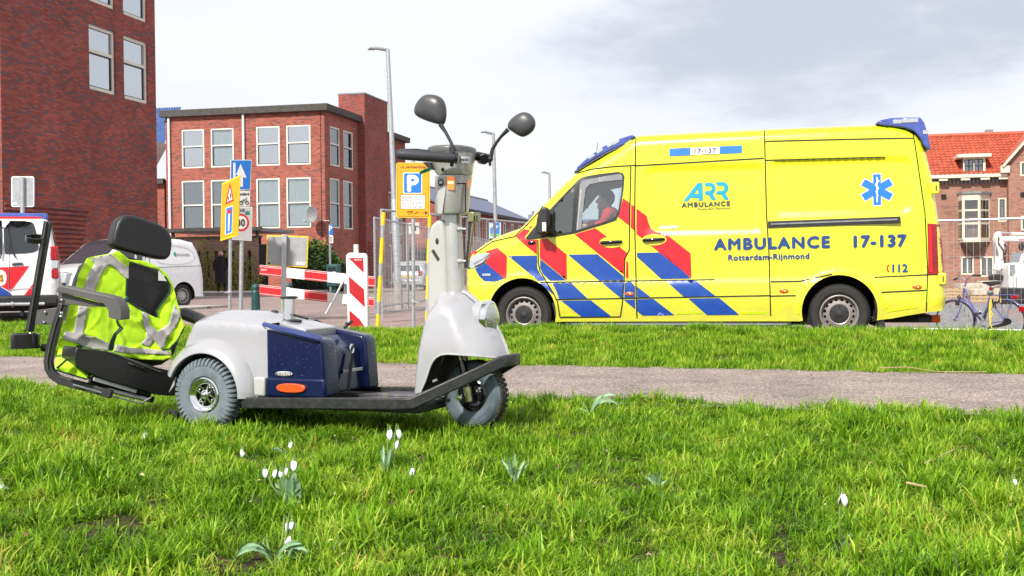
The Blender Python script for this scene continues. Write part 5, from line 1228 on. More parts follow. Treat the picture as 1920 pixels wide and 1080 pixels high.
def pipe_(pts, r, zf=z1, name='piping', m=None):
    pp = []
    q = []
    for i in range(len(pts)-1):
        a, b = Vector(zf(*pts[i])), Vector(zf(*pts[i+1])); k = max(1, int((b-a).length/3))
        q += [a.lerp(b, j/k) for j in range(k)]
    q.append(Vector(zf(*pts[-1])))
    for p in q: a = Q.hy(p.x, p.y, -.05); y = fold(a[0], a[1], p.x, p.y)-.006; b = Q.hy(p.x, p.y, y); pp.append((b[0], y, b[1]))
    mb = MB(); mb.tube(pp, r, 6); return mb.build(name, m or M['piping'], vest, smooth=True)
pipe_([(562, 338), (586, 378), (584, 415), (550, 460), (522, 500), (526, 520)], .0045)
pipe_([(388, 350), (385, 420), (395, 455), (448, 488), (470, 500)], .004)
pipe_([(653, 572), (622, 632), (585, 672), (552, 678)], .004)
pipe_([(60, 770), (205, 814)], .004); pipe_([(66, 760), (150, 690), (160, 660), (182, 664)], .005)
# the dark strap across the vest
mb = MB(); pts_ = [z4(600, 345), z4(615, 385), z4(640, 410), z4(590, 460), z4(565, 520), z4(550, 590)]
mb.tube([(Q.hy(p[0], p[1], -.11)[0], -.11, Q.hy(p[0], p[1], -.11)[1]) for p in pts_], [.008, .010, .016, .015, .017, .020], 8, flat=.6); mb.build('strap', M['piping'], seat, smooth=True)
mb = MB(); pts_ = [z1(362, 468), z1(380, 452), z1(395, 440)]
mb.tube([(Q.hy(p[0], p[1], -.10)[0], -.10, Q.hy(p[0], p[1], -.10)[1]) for p in pts_], .012, 8); mb.build('strap', M['piping'], seat, smooth=True)
# ================================================================== buildings
M['brick1'] = brickmat('dark_red_brick', (.27, .044, .032), (.42, .088, .062), (.12, .085, .078), bw=.24, bh=.072, ms=.011, stain=.18, dark=(.12, .075, .09), darkp=.2)
M['brick2'] = brickmat('red_brick', (.33, .065, .042), (.45, .115, .072), (.20, .13, .11), bw=.24, bh=.075, ms=.012, stain=.15, dark=(.12, .05, .05), darkp=.15)
M['brick3'] = brickmat('light_brown_brick', (.30, .125, .085), (.40, .185, .130), (.24, .17, .14), bw=.24, bh=.08, ms=.014, stain=.15, dark=(.18, .09, .07), darkp=.12)
M['brick4'] = brickmat('brown_garden_brick', (.30, .17, .12), (.40, .24, .17), (.20, .16, .13), bw=.24, bh=.075, ms=.012, stain=.25)
M['clay'] = mat('orange_clay_tile', (.42, .095, .05), .7, var=.25, vs=3)
M['bluetile'] = mat('glazed_blue_tile', (.030, .075, .22), .3, coat=.4, var=.3, vs=4)
M['slate'] = mat('blue_grey_slate', (.105, .125, .20), .6, var=.3, vs=3, bump=.4, bs=8)
M['roomdark'] = mat('dark_room', (.015, .016, .018), 1)
M['lace'] = mat('grey_net_curtain', (.13, .145, .15), .9, var=.2)
M['winpane'] = glass('house_glass', (.80, .84, .86), .16, .01)
M['skypane'] = glass('sky_mirroring_glass', (.35, .37, .40), .55, .01)

def wall(name, fr, ax, c, outer, holes, m, parent, inward=1, depth=.12, kind=None, label=None):
    """flat wall with real openings; (s,z) polygon on local plane ax=c"""
    vo, fo = cdt(outer, holes, 0); mb = MB(); mb.uv = []
    pt = (lambda s, z, d=0: (s, c+d*inward, z)) if ax == 'y' else (lambda s, z, d=0: (c+d*inward, s, z))
    for (s, z) in vo: mb.v.append(pt(s, z)); mb.uv.append((s, z))
    mb.f = list(fo); mb.mi = [0]*len(fo)
    for h in holes:
        n = len(mb.v)
        for (s, z) in h: mb.v += [pt(s, z), pt(s, z, depth)]; mb.uv += [(s, z), (s+depth, z+depth)]
        k = len(h)
        for i in range(k): a = n+2*i; b = n+2*((i+1) % k); mb.f.append((a, b, b+1, a+1)); mb.mi.append(0)
    return mb.build(name, m, parent, kind=kind, label=label)
def rect(s0, s1, z0, z1): return [(min(s0, s1), min(z0, z1)), (max(s0, s1), min(z0, z1)), (max(s0, s1), max(z0, z1)), (min(s0, s1), max(z0, z1))]
def window(parent, ax, c, r, inward=1, rec=.06, fw=.085, tr=None, cur='curtain', pane='winpane', sash=True, fm='winwhite', mull=0, name='window', label=None, low=None):
    """window > pane, curtain, sash; r = rect (s0,z0)-(s1,z1)"""
    s0, z0 = r[0]; s1, z1 = r[2]
    pt = (lambda s, d, z: (s, c+d*inward, z)) if ax == 'y' else (lambda s, d, z: (c+d*inward, s, z))
    def bx(mb, a0, a1, b0, b1, d0, d1):
        p, q = pt(a0, d0, b0), pt(a1, d1, b1); mb.box(tuple(min(x, y) for x, y in zip(p, q)), tuple(max(x, y) for x, y in zip(p, q)))
    mb = MB(); d0, d1 = rec-.05, rec+.05
    bx(mb, s0, s0+fw, z0, z1, d0, d1); bx(mb, s1-fw, s1, z0, z1, d0, d1); bx(mb, s0+fw, s1-fw, z0, z0+fw, d0-.02, d1); bx(mb, s0+fw, s1-fw, z1-fw, z1, d0, d1)
    trz = None
    if tr is not None: trz = z0+(z1-z0)*tr; bx(mb, s0+fw, s1-fw, trz-fw*.45, trz+fw*.45, d0, d1)
    for i in range(mull): sm_ = s0+(s1-s0)*(i+1)/(mull+1); bx(mb, sm_-fw*.4, sm_+fw*.4, z0+fw, z1-fw, d0+.005, d1)
    w = mb.build(name, M[fm], parent, label=label)
    ps = [(z0+fw, (trz-fw*.45) if trz else z1-fw)]+([(trz+fw*.45, z1-fw)] if trz else [])
    for i, (a, b) in enumerate(ps):
        if sash:
            mb = MB(); t = .045
            bx(mb, s0+fw, s0+fw+t, a, b, rec-.01, rec+.04); bx(mb, s1-fw-t, s1-fw, a, b, rec-.01, rec+.04); bx(mb, s0+fw+t, s1-fw-t, a, a+t, rec-.01, rec+.04); bx(mb, s0+fw+t, s1-fw-t, b-t, b, rec-.01, rec+.04)
            if i == 0 or tr is None: mb.build('sash', M['darkframe'], w)
        mb = MB(); bx(mb, s0+fw, s1-fw, a, b, rec+.015, rec+.022); mb.build('pane', M[pane], w)
    if cur:
        zc = low if low is not None else z0+fw; mb = MB(); n = max(6, int((s1-s0)/.05)); vs = []
        for i in range(n+1):
            s = s0+fw*.5+(s1-s0-fw)*i/n; d = rec+.07+.02*math.sin(i*1.9)+.012*math.sin(i*.7)
            vs += [pt(s, d, zc), pt(s, d, z1-fw*.5)]
        mb.add(vs, [(2*i, 2*i+2, 2*i+3, 2*i+1) for i in range(n)]); mb.build('curtain', M[cur], w, smooth='full')
    mb = MB(); bx(mb, s0, s1, z0, z1, rec+.5, rec+.52); mb.build('dark_room', M['roomdark'], w)
    return w

def Z3(x, y): return (300+x/3.6, 170+y/3.6)
# ---- brick apartment building with eight front windows
b2 = thing('apartment_building', 'red brick apartment block with flat roof, white framed windows and a tall brick stair tower', 'building', tuple(GB.o), GT)
fy = lambda x, y, pl=0.: GB.hy(*Z3(x, y), pl); fx = lambda x, y, pl=0.: GB.hx(*Z3(x, y), pl)
xl = fy(38, 300)[0]; H2 = fy(1110, 130)[1]
row1 = [(147, 298, 267, 527), (343, 497, 258, 521), (650, 808, 243, 508), (853, 1016, 233, 500)]
row2 = [(147, 298, 610, 942), (343, 500, 605, 938), (650, 808, 593, 931), (853, 1017, 586, 926)]
zr1 = (sum(fy(r[0], r[3])[1] for r in row1)/4, sum(fy(r[0], r[2])[1] for r in row1)/4); zr2 = (sum(fy(r[0], r[3])[1] for r in row2)/4, sum(fy(r[0], r[2])[1] for r in row2)/4)
hf = [rect(fy(r[0], 400)[0], fy(r[1], 400)[0], *zr1) for r in row1]+[rect(fy(r[0], 700)[0], fy(r[1], 700)[0], *zr2) for r in row2]
wall('wall', GB, 'y', 0, rect(xl, 0, -.3, H2), hf, M['brick2'], b2)
curs = [('lace', 'skypane', .62), ('curtain', 'winpane', None), ('curtain', 'skypane', .45), ('curtain', 'skypane', None), ('lace', 'winpane', None), ('lace', 'winpane', None), ('curtain', 'winpane', None), ('curtain', 'winpane', None)]
for i, h in enumerate(hf):
    cu, pn, lo = curs[i]; window(b2, 'y', 0, h, 1, tr=.56 if i < 4 else .50, cur=cu, pane=pn, low=(h[0][1]+(h[2][1]-h[0][1])*lo) if lo else None)
sr = [rect(fx(1148, 300)[0], fx(1212, 300)[0], *zr1), rect(fx(1238, 300)[0], fx(1301, 300)[0], *zr1), rect(fx(1148, 700)[0], fx(1212, 700)[0], *zr2), rect(fx(1238, 700)[0], fx(1301, 700)[0], *zr2)]
yb = fx(1337, 500)[0]
wall('wall', GB, 'x', 0, rect(0, yb, -.3, H2), sr, M['brick2'], b2, inward=-1)
for i, h in enumerate(sr): window(b2, 'x', 0, h, -1, tr=.56 if i < 2 else .50, cur='curtain' if i != 3 else 'lace', pane='winpane')
xr = fy(1385, 500, yb)[0]; ztw = fy(1385, 20, yb)[1]; xtl = fy(1204, 60, yb)[0]; yb2 = fx(1540, 500, xr)[0]; yb3 = GB.hx(760, 300, xr)[0]; z3h = GB.hx(760, 268, xr)[1]
mb = MB(); mb.uv = []
def ubox(mb, a, b):
    n = len(mb.v); mb.box(a, b)
    # metre UVs per face need split vertices: rebuild the box with separate faces
    fs = mb.f[-6:]; vs = mb.v[n:]; mb.v = mb.v[:n]; mb.f = mb.f[:-6]; mi = mb.mi[-6:]; mb.mi = mb.mi[:-6]
    for f in fs:
        q = [vs[i-n] for i in f]; k = len(mb.v); mb.v += q
        ex = [max(p[i] for p in q)-min(p[i] for p in q) for i in range(3)]; dead = ex.index(min(ex))
        for p in q: mb.uv.append((p[1], p[2]) if dead == 0 else ((p[0], p[2]) if dead == 1 else (p[0], p[1])))
        mb.f.append((k, k+1, k+2, k+3)); mb.mi.append(0)
def brickbox(a, b, name, m, parent): mb = MB(); mb.uv = []; ubox(mb, a, b); return mb.build(name, m, parent)
brickbox((xtl, yb, -.3), (xr, yb2, ztw), 'stair_tower', M['brick1'], b2)
mb = MB(); mb.box((xtl-.03, yb-.03, ztw), (xr+.03, yb2+.03, ztw+.08)); mb.build('tower_coping', M['zinc'], b2)
brickbox((xl, .2, -.3), (-.5, yb+.5, H2-.35), 'rear_mass', M['brick2'], b2)
mb = MB(); mb.box((xl-.2, .19, H2-.30), (-.2, yb3-.1, H2-.2)); mb.build('roof', M['parapet'], b2)
zx = [(GB.hx(*Z3(1545, 680), xr), GB.hx(*Z3(1566, 965), xr)), (GB.hx(*Z3(1610, 860), xr), GB.hx(*Z3(1632, 975), xr)), (GB.hx(*Z3(1545, 1040), xr), GB.hx(*Z3(1568, 1300), xr)), (GB.hx(*Z3(1612, 1040), xr), GB.hx(*Z3(1634, 1300), xr))]
hs4 = [rect(a[0], b[0], b[1], a[1]) for a, b in zx]
wall('wall', GB, 'x', xr, rect(yb2, yb3, -.3, z3h), hs4, M['brick1'], b2, inward=-1)
for h in hs4: window(b2, 'x', xr, h, -1, cur='lace')
wall('wall', GB, 'y', yb3, rect(xr-6, xr, -.3, z3h), [], M['brick1'], b2, inward=-1)
mb = MB(); t_ = .34
mb.box((xl-.25, -.28, H2-.05), (.28, .0-.003, H2+t_)); mb.box((.003, -.003, H2-.05), (.28, yb-.003, H2+t_)); mb.box((xl-.25, -.003, H2-.02), (-.003, .2, H2+t_-.01)); mb.build('parapet', M['parapet'], b2, bevel=.02)
mb = MB(); mb.box((xr-.3, yb2+.01, z3h), (xr+.28, yb3+.25, z3h+t_)); mb.build('parapet', M['parapet'], b2, bevel=.02)
for xx in (67, 569):
    x_ = fy(xx, 400)[0]; mb = MB(); mb.tube([(x_, -.10, .2), (x_, -.10, H2-.06)], .075, 10); mb.build('downpipe', M['pipe'], b2, smooth=True)
x_ = fy(1087, 500)[0]; mb = MB(); mb.box((x_-.02, -.006, 0), (x_+.02, .002, H2)); mb.build('expansion_joint', M['under'], b2)
# stepped brick courses at the foot of the stair tower
for i in range(14):
    z_ = .3+.19*i; mb = MB(); mb.uv = []; y1_ = yb2-.35-.09*i; ubox(mb, (xr+.001, yb+.3, z_), (xr+.07, y1_, z_+.08)); mb.build('brick_course', M['brick1'], b2)
# satellite dish on the front wall
dc = P(585, 402, 66.3)
dish = thing('satellite_dish', 'grey satellite dish bracketed to the red brick wall between the lower windows', 'satellite dish', tuple(dc), 20)
mb = MB(); mb.lathe([(.001, .10), (.15, .085), (.30, .04), (.40, -.01), (.405, 0), (.30, .055), (.001, .115)], (0, 0, 0), 'y', 24); mb.v = [(x*.85, y, z*1.15) for x, y, z in mb.v]; mb.build('reflector', M['zinc'], dish, smooth=True)
mb = MB(); mb.tube([(0, .1, 0), (.1, .55, -.3), (.75, .6, -.35)], .03, 8); mb.build('wall_bracket', M['galv'], dish); mb = MB(); mb.tube([(0, 0, -.42), (-.25, -.35, -.40)], .02, 6); mb.ball((-.27, -.37, -.38), .06, 6); mb.build('receiver_arm', M['galv'], dish)

# ---- tall brick tower at the left
oT = P(297, 500, 45).xy.to_3d(); TW = Fr(oT, GT)
tw = thing('brick_tower', 'tall dark red brick building filling the left edge with pairs of white framed windows', 'building', tuple(oT), GT)
ROOTM[tw.name] = TW
def zt(x, y): return (x/2.5714, y/2.5714)
px_ = .30; ynear = TW.hx(6, 450, px_)[0]; ystep = TW.hx(170, 300, px_)[0]
def twin(x0, x1, yt, yb_):      # pixel columns and the right-hand edge's rows
    a = TW.hx(*zt(x0, 300), 0)[0]; b = TW.hx(*zt(x1, 300), 0)[0]; return rect(a, b, TW.hx(*zt(x1, yb_), 0)[1], TW.hx(*zt(x1, yt), 0)[1])
w1 = twin(415, 557, 155, 460); w2 = twin(597, 712, 208, 503); dz = w1[2][1]-w1[0][1]
pitch = (TW.hx(*zt(557, 50), 0)[1]-w1[0][1]); w3 = rect(w1[0][0], w1[1][0], w1[0][1]+pitch, w1[2][1]+pitch); w4 = rect(w2[0][0], w2[1][0], w2[0][1]+pitch, w2[2][1]+pitch)
HT = 15.5
wall('wall', TW, 'x', 0, rect(ystep-.5, 0, -.3, HT), [w1, w2, w3, w4], M['brick1'], tw, inward=-1, depth=.2)
for h in (w1, w2, w3, w4): window(tw, 'x', 0, h, -1, rec=.12, fw=.12, tr=.60, cur=None, pane='skypane')
wall('wall', TW, 'x', px_, rect(ynear, ystep, -.3, HT), [], M['brick1'], tw, inward=-1)
wall('wall', TW, 'y', ynear, rect(-12, px_, -.3, HT), [], M['brick1'], tw)
wall('wall', TW, 'y', ystep, rect(0, px_, -.3, HT), [], M['brick1'], tw)
wall('wall', TW, 'y', 0, rect(-10, 0, -.3, HT), [], M['brick1'], tw)
mb = MB(); mb.box((-12, ynear+.3, HT-.4), (-.1, -.1, HT-.3)); mb.build('roof', M['parapet'], tw)
for i in range(16):
    ztop = TW.hx(100, 384, px_)[1]; z_ = ztop-.13-.15*i
    yr = TW.hx(166-1.6*i, 400, px_)[0]; mb = MB(); mb.uv = []; ubox(mb, (px_+.001, ynear+.05, z_), (px_+.06, yr, z_+.075)); mb.build('brick_course', M['brick1'], tw)
# ---- blue-roofed house seen in the gap
o5 = P(313, 500, 71).xy.to_3d(); B5 = Fr(o5, GT); bh = thing('house', 'narrow strip of a blue tiled house between the brick tower and the apartment block', 'house', tuple(o5), GT); ROOTM[bh.name] = B5
ze = B5.hy(305, 337)[1]; zr_ = B5.hy(305, 205, 4)[1]
brickbox((-8, 0, -.3), (-.1, 7.9, ze), 'wall', M['brick2'], bh)
mb = MB(); nr, nc = 22, 46
for j in range(nr+1):
    for k_ in (0, 1):
        for i in range(nc*2+1):
            f = j/nr; mb.v.append((-9.3+8.2*i/(nc*2), -.2+4.2*f, ze+(zr_-ze)*f+(.06 if i % 2 else 0)+(.07 if k_ == 0 else 0)))
w_ = nc*2+1
for j in range(nr*2+1):
    for i in range(w_-1): a = j*w_+i; mb.f.append((a, a+1, a+1+w_, a+w_)); mb.mi.append(0)
mb.build('roof_tiles', M['bluetile'], bh, kind='stuff')
mb = MB(); mb.box((-8.2, -.32, ze-.25), (.0, -.02, ze+.05)); mb.build('gutter', M['parapet'], bh)
mb = MB(); zz = B5.hy(303, 272, .9)[1]; mb.prism([(.4, zz-1.6), (2.2, zz+.2), (.4, zz+.2)], -3, -1.0, ax='x'); mb.build('dormer_side', M['pipe'], bh)
# ---- long row of houses with grey-blue roof beyond
p4 = Vector((P(818, 450, 86.8).x, 86.8, 0)); B4 = Fr(p4, GT); rh = thing('row_house', 'long brick row with blue grey roof and white windows running away behind the wire fence', 'house', tuple(p4), GT); ROOTM[rh.name] = B4
yend = B4.hx(990, 440, 0)[0]; z4e = B4.hx(885, 393, 0)[1]; xg = B4.hy(745, 450, 0)[0]
zrg = z4e+2.9
zrg = max(z4e+1.2, B4.hx(880, 371, -4.2)[1])
wf = [rect(B4.hy(765, 430)[0], B4.hy(786, 430)[0], B4.hy(775, 439)[1], B4.hy(775, 417)[1]), rect(B4.hy(762, 480)[0], B4.hy(800, 480)[0], B4.hy(775, 492)[1], B4.hy(775, 471)[1])]
wall('wall', B4, 'y', 0, [(xg, -.3), (0, -.3), (0, z4e), (-4.2, zrg), (-8.4, z4e), (xg, z4e)] if xg < -8.5 else [(xg, -.3), (0, -.3), (0, z4e), (-4.2, zrg), (xg, zrg-(-4.2-xg)*0)] , wf, M['brick2'], rh)
window(rh, 'y', 0, wf[0], 1, cur='lace', mull=0, fw=.22, sash=False); window(rh, 'y', 0, wf[1], 1, cur=None, mull=3, sash=False, fw=.06, fm='zinc')
hh = []
for i in range(9):
    y_ = 2.2+i*3.1; 
    if y_+1 < yend: hh.append(rect(y_, y_+1.0, z4e-2.5, z4e-.6)); hh.append(rect(y_, y_+1.0, .8, 2.7))
wall('wall', B4, 'x', 0, rect(0, yend, -.3, z4e), hh, M['brick2'], rh, inward=-1)
for h in hh: window(rh, 'x', 0, h, -1, cur='curtain', fw=.16, sash=False)
mb = MB(); mb.add([(.35, -.2, z4e-.1), (.35, yend+.3, z4e-.1), (-4.2, yend+.3, zrg+.06), (-4.2, -.2, zrg+.06), (-8.6, -.2, z4e-.1), (-8.6, yend+.3, z4e-.1)], [(0, 1, 2, 3), (3, 2, 5, 4)]); mb.build('roof', M['slate'], rh, solid=.12)
mb = MB(); mb.box((-4.35, -.2, zrg+.05), (-4.05, yend+.3, zrg+.20)); mb.build('roof_ridge', M['zinc'], rh); mb = MB(); mb.box((.2, -.2, z4e-.32), (.5, yend, z4e-.12)); mb.build('gutter', M['parapet'], rh)
fb = P(984, 405, 130); fbh = thing('house', 'far house behind the row with a low grey roof and square chimney', 'house', (fb.x, 130, 0), GT)
mb = MB(); mb.box((-3, 0, -.5), (8, 9, 5.6)); mb.build('wall', M['brick2'], fbh); mb = MB(); mb.prism([(-.4, 5.5), (4.5, fb.z-.3), (9.4, 5.5)], -3.3, 8.3, ax='x'); mb.build('roof', M['slate'], fbh); mb = MB(); mb.box((-.45, 3.8, 5), (.45, 4.6, fb.z+.35)); mb.tube([(0, 4.2, fb.z+.3), (0, 4.2, fb.z+.75)], .12, 8); mb.build('chimney', M['zinc'], fbh)

# ---- brown brick house with orange roof at the right
oH = P(1889, 500, 71).xy.to_3d(); BH = Fr(oH, GT); hr_ = thing('house', 'brown brick house with orange pantile roof, dormer and cream bay window at the right edge', 'house', tuple(oH), GT); ROOTM[hr_.name] = BH
def zh(x, y): return (1730+x/5.4, 240+y/5.4)
h_ = lambda px, py, pl=0.: BH.hy(px, py, pl)
zeH = h_(1820, 331)[1]; zrH = h_(1830, 255, 4.5)[1]; xlH = h_(1700, 400)[0]; zb = -.6
wn = [rect(h_(1869, 1)[0], h_(1888, 1)[0]-.1, h_(1878, 416)[1], h_(1878, 371)[1]), rect(h_(1799, 1)[0], h_(1823, 1)[0], h_(1810, 515)[1], h_(1810, 481)[1]), rect(h_(1835, 1)[0], h_(1860, 1)[0], h_(1845, 519)[1], h_(1845, 481)[1]), rect(h_(1742, 1)[0], h_(1762, 1)[0], h_(1745, 515)[1], h_(1745, 481)[1])]
wall('wall', BH, 'y', 0, rect(xlH, 0, zb, zeH), wn, M['brick3'], hr_)
for i, h in enumerate(wn): window(hr_, 'y', 0, h, 1, rec=.05, fw=.09, cur=None, mull=1 if i in (1, 2, 3) else 0, sash=True, fm='cream')
# projecting gabled wing
xg1 = h_(1889, 1, -.6)[0]
wg = [rect(h_(1911, 1, -.6)[0], h_(1911, 1, -.6)[0]+1.3, h_(1911, 330, -.6)[1], h_(1911, 303, -.6)[1]), rect(h_(1912, 1, -.6)[0], h_(1912, 1, -.6)[0]+1.3, h_(1911, 432, -.6)[1], h_(1911, 405, -.6)[1]), rect(h_(1900, 1, -.6)[0], h_(1900, 1, -.6)[0]+.5, h_(1905, 492, -.6)[1], h_(1905, 480, -.6)[1])]
gap_ = h_(1883, 300, -.6)[1]; gx = (h_(1889, 1, -.6)[0]); gw = 5.2
wall('wall', BH, 'y', -.6, [(gx, zb), (gx+gw, zb), (gx+gw, gap_), (gx+gw/2, gap_+gw/2*1.15), (gx, gap_)], wg, M['brick3'], hr_)
wall('wall', BH, 'x', gx, rect(-.6, .02, zb, gap_), [], M['brick3'], hr_)
for h in wg: window(hr_, 'y', -.6, h, 1, rec=.05, fw=.09, cur=None, fm='cream')
for sg in (0, 1):
    a = Vector((gx-.35 if sg == 0 else gx+gw+.35, -.75, gap_-.35*1.15)); b = Vector((gx+gw/2, -.75, gap_+gw/2*1.15+.05)); mb = MB(); mb.bar(a, b, .12, .34, up=(0, 1, 0)); mb.build('barge_board', M['cream'], hr_)
mb = MB(); mb.box((gx-.45, -.80, gap_-.75), (gx+.05, -.55, gap_-.35)); mb.build('eave_bracket', M['cream'], hr_)
# pantiles as real steps and waves
def pantiles(x0, x1, f0, f1, cols, rows, parent, name='roof_tiles', keep=None):
    mb = MB(); w_ = cols*4+1
    for j in range(rows+1):
        for s_ in (0, 1):
            jj = j if s_ == 0 else min(j+1, rows)
            if s_ == 1 and j == rows: continue
            f = j/rows if s_ == 0 else (j+1)/rows
            for i in range(w_):
                u = i/4; wv = .035*math.cos(2*math.pi*u)+.015*math.cos(4*math.pi*u)
                y = f0[0]+(f1[0]-f0[0])*f; z = f0[1]+(f1[1]-f0[1])*f
                lift = .07 if s_ == 0 else .0
                mb.v.append((x0+(x1-x0)*i/(w_-1), y-wv*.4-lift*.5, z+wv+lift))
    n_ = len(mb.v)//w_
    for j in range(n_-1):
        for i in range(w_-1): a = j*w_+i; mb.f.append((a, a+1, a+1+w_, a+w_)); mb.mi.append(0)
    return mb.build(name, M['clay'], parent, kind='stuff')
pantiles(xlH, gx+1.6, (-.35, zeH+.05), (4.5, zrH), int((gx+1.6-xlH)/.26), 15, hr_)
mb = MB(); mb.tube([(xlH, 4.5, zrH+.08), (gx+gw, 4.5, zrH+.08)], .14, 8); mb.build('ridge_tiles', M['clay'], hr_)
mb = MB(); mb.add([(gx-.1, -.7, gap_-.1), (gx+gw/2, -.7, gap_+gw/2*1.15), (gx+gw/2, 4.5, gap_+gw/2*1.15), (gx-.1, 4.5, gap_-.1), (gx+gw+.3, -.7, gap_-.3), (gx+gw+.3, 4.5, gap_-.3)], [(0, 1, 2, 3), (1, 4, 5, 2)]); mb.build('wing_roof', M['clay'], hr_, solid=.1)
mb = MB(); mb.add([(xlH, 9, zeH), (gx+gw, 9, zeH), (gx+gw, 4.5, zrH), (xlH, 4.5, zrH)], [(0, 1, 2, 3)]); mb.build('rear_roof', M['clay'], hr_)
brickbox((xlH, .5, zb), (gx+gw-.1, 9, zeH-.1), 'rear_mass', M['brick3'], hr_)
mb = MB(); mb.box((xlH, -.55, zeH-.10), (gx-.02, -.05, zeH+.10)); mb.build('gutter', M['cream'], hr_, bevel=.02)
for xx in (1767, 1808, 1845, 1879):
    x_ = h_(xx, 335)[0]; mb = MB(); mb.box((x_-.25, -.50, zeH-.24), (x_+.25, -.04, zeH-.10)); mb.build('gutter_bracket', M['cream'], hr_)
mb = MB(); n_ = int((0-xlH)/.22)
for i in range(n_): mb.box((xlH+.22*i, -.10, zeH-.42), (xlH+.22*i+.11, -.003, zeH-.14))
mb.build('dentil_course', M['zinc'], hr_, kind='stuff')
mb = MB(); x_ = h_(1856, 252, 4.6)[0]; mb.box((x_-.2, 4.9, zrH-.3), (x_+.25, 5.3, zrH+.42)); mb.build('chimney', M['zinc'], hr_)
# dormer
dy = -.02; dl = h_(1804, 1, dy)[0]; dr = h_(1846, 1, dy)[0]; db = h_(1825, 325, dy)[1]; dtp = h_(1825, 296, dy)[1]
dm = [rect(h_(1806.5, 1, dy)[0], h_(1823.5, 1, dy)[0], h_(1815, 323, dy)[1], h_(1815, 299, dy)[1]), rect(h_(1825, 1, dy)[0], h_(1841.5, 1, dy)[0], h_(1830, 323, dy)[1], h_(1830, 298, dy)[1])]
mb = MB(); vo, fo = cdt(rect(dl, dr, db, dtp), [[(a+.0, b) for a, b in r_] for r_ in dm], 0); mb.add([(x, dy, z) for x, z in vo], fo); d_ = mb.build('dormer', M['cream'], hr_)
for r_ in dm:
    (s0, z0), (s1, z1) = r_[0], r_[2]; mb = MB(); mb.box((s0, dy+.06, z0), (s1, dy+.08, z1)); mb.build('pane', M['winpane'], d_); mb = MB(); mb.box((s0, dy+.3, z0), (s1, dy+.32, z1)); mb.build('dark_room', M['roomdark'], d_)
    mb = MB(); c_ = (s0+s1)/2; t = .03
    for a_, b_, e_, f_ in ((s0, s0+t*1.6, z0, z1), (s1-t*1.6, s1, z0, z1), (s0, s1, z0, z0+t*1.6), (s0, s1, z1-t*1.6, z1), (c_-t, c_+t, z0, z1), (s0, s1, (z0+z1)/2-t, (z0+z1)/2+t)): mb.box((a_, dy+.01, e_), (b_, dy+.05, f_))
    mb.build('glazing_bars', M['darkframe'], d_, kind='stuff')
mb = MB(); mb.box((dl+.02, dy+.02, db), (dl+.1, 2.6, dtp)); mb.box((dr-.1, dy+.02, db), (dr-.02, 2.6, dtp)); mb.build('dormer_cheeks', M['zinc'], d_, kind='stuff')
mb = MB(); mb.box((dl-.35, dy-.35, dtp), (dr+.3, 3.2, dtp+.22)); mb.build('dormer_roof', M['cream'], d_, bevel=.04); mb = MB(); mb.box((dl-.1, dy-.25, db-.12), (dr+.1, dy+.05, db-.01)); mb.build('dormer_sill', M['zinc'], d_)
# canted bay window
bz0, bz1 = h_(1820, 449, -1.)[1], h_(1820, 363, -1.)[1]
b0 = h_(1803, 1, -1.0)[0]; b1 = h_(1834, 1, -1.0)[0]; b2x = h_(1853, 1, 0)[0]; bl = b0-.12
def facet(pa, pb, cols, parent, rows=((.04, .33), (.37, .62), (.66, .86))):
    pa = Vector(pa); pb = Vector(pb); L_ = (pb-pa).length; d = (pb-pa)/L_; fr2 = lambda s, z, o=0: (pa.x+d.x*s-d.y*-o, pa.y+d.y*s-d.x*-o, z)
    hs = []
    for c_ in range(cols):
        for (r0, r1) in rows: hs.append(rect(L_*(c_+.10)/cols, L_*(c_+.90)/cols, bz0+(bz1-bz0)*r0, bz0+(bz1-bz0)*r1))
    vo, fo = cdt(rect(0, L_, bz0, bz1), hs, 0); mb = MB(); mb.add([fr2(s, z) for s, z in vo], fo); f_ = mb.build('bay_window', M['cream'], parent, solid=.08)
    for hh_ in hs:
        mb = MB(); mb.add([fr2(s, z, .05) for s, z in hh_], [(0, 1, 2, 3)]); mb.build('pane', M['winpane'], f_)
    return f_
facet((b0, -1.0), (b1, -1.0), 1, hr_); facet((b1, -1.0), (b2x, 0), 1, hr_); facet((bl, 0), (b0, -1.0), 1, hr_)
mb = MB(); pl = [(bl-.1, 0), (b0-.05, -1.15), (b1+.1, -1.15), (b2x+.15, 0)]; mb.prism(pl, bz1, bz1+.12, ax='z'); mb.build('bay_roof', M['zinc'], hr_); mb = MB(); mb.prism([(bl, .02), (b0, -1.08), (b1+.05, -1.08), (b2x+.05, .02)], bz0-.14, bz0, ax='z'); mb.build('bay_sill', M['cream'], hr_)
mb = MB(); mb.box((b0+.1, .3, bz0+.1), (b2x-.2, .35, bz1-.1)); mb.build('dark_room', M['roomdark'], hr_)
mb = MB(); q0 = [(bl+.15, 0, bz0-.15), (b0, -.9, bz0-.15), (b1, -.9, bz0-.15), (b2x, 0, bz0-.15)]; ap_ = ((bl+b2x)/2, -.02, bz0-1.0); mb.add(q0+[ap_], [(0, 1, 2, 3), (0, 4, 1), (1, 4, 2), (2, 4, 3)]); mb.build('bay_corbel', M['brick4'], hr_)
mb = MB(); x_, z_ = h_(1769.5, 369); mb.box((x_-.14, -.05, z_-.14), (x_+.14, .01, z_+.14)); mb.build('wall_vent', M['under'], hr_)
mb = MB(); x_, z_ = h_(1918, 365, -.6); mb.box((x_-.14, -.65, z_-.14), (x_+.14, -.59, z_+.14)); mb.build('wall_vent', M['under'], hr_)

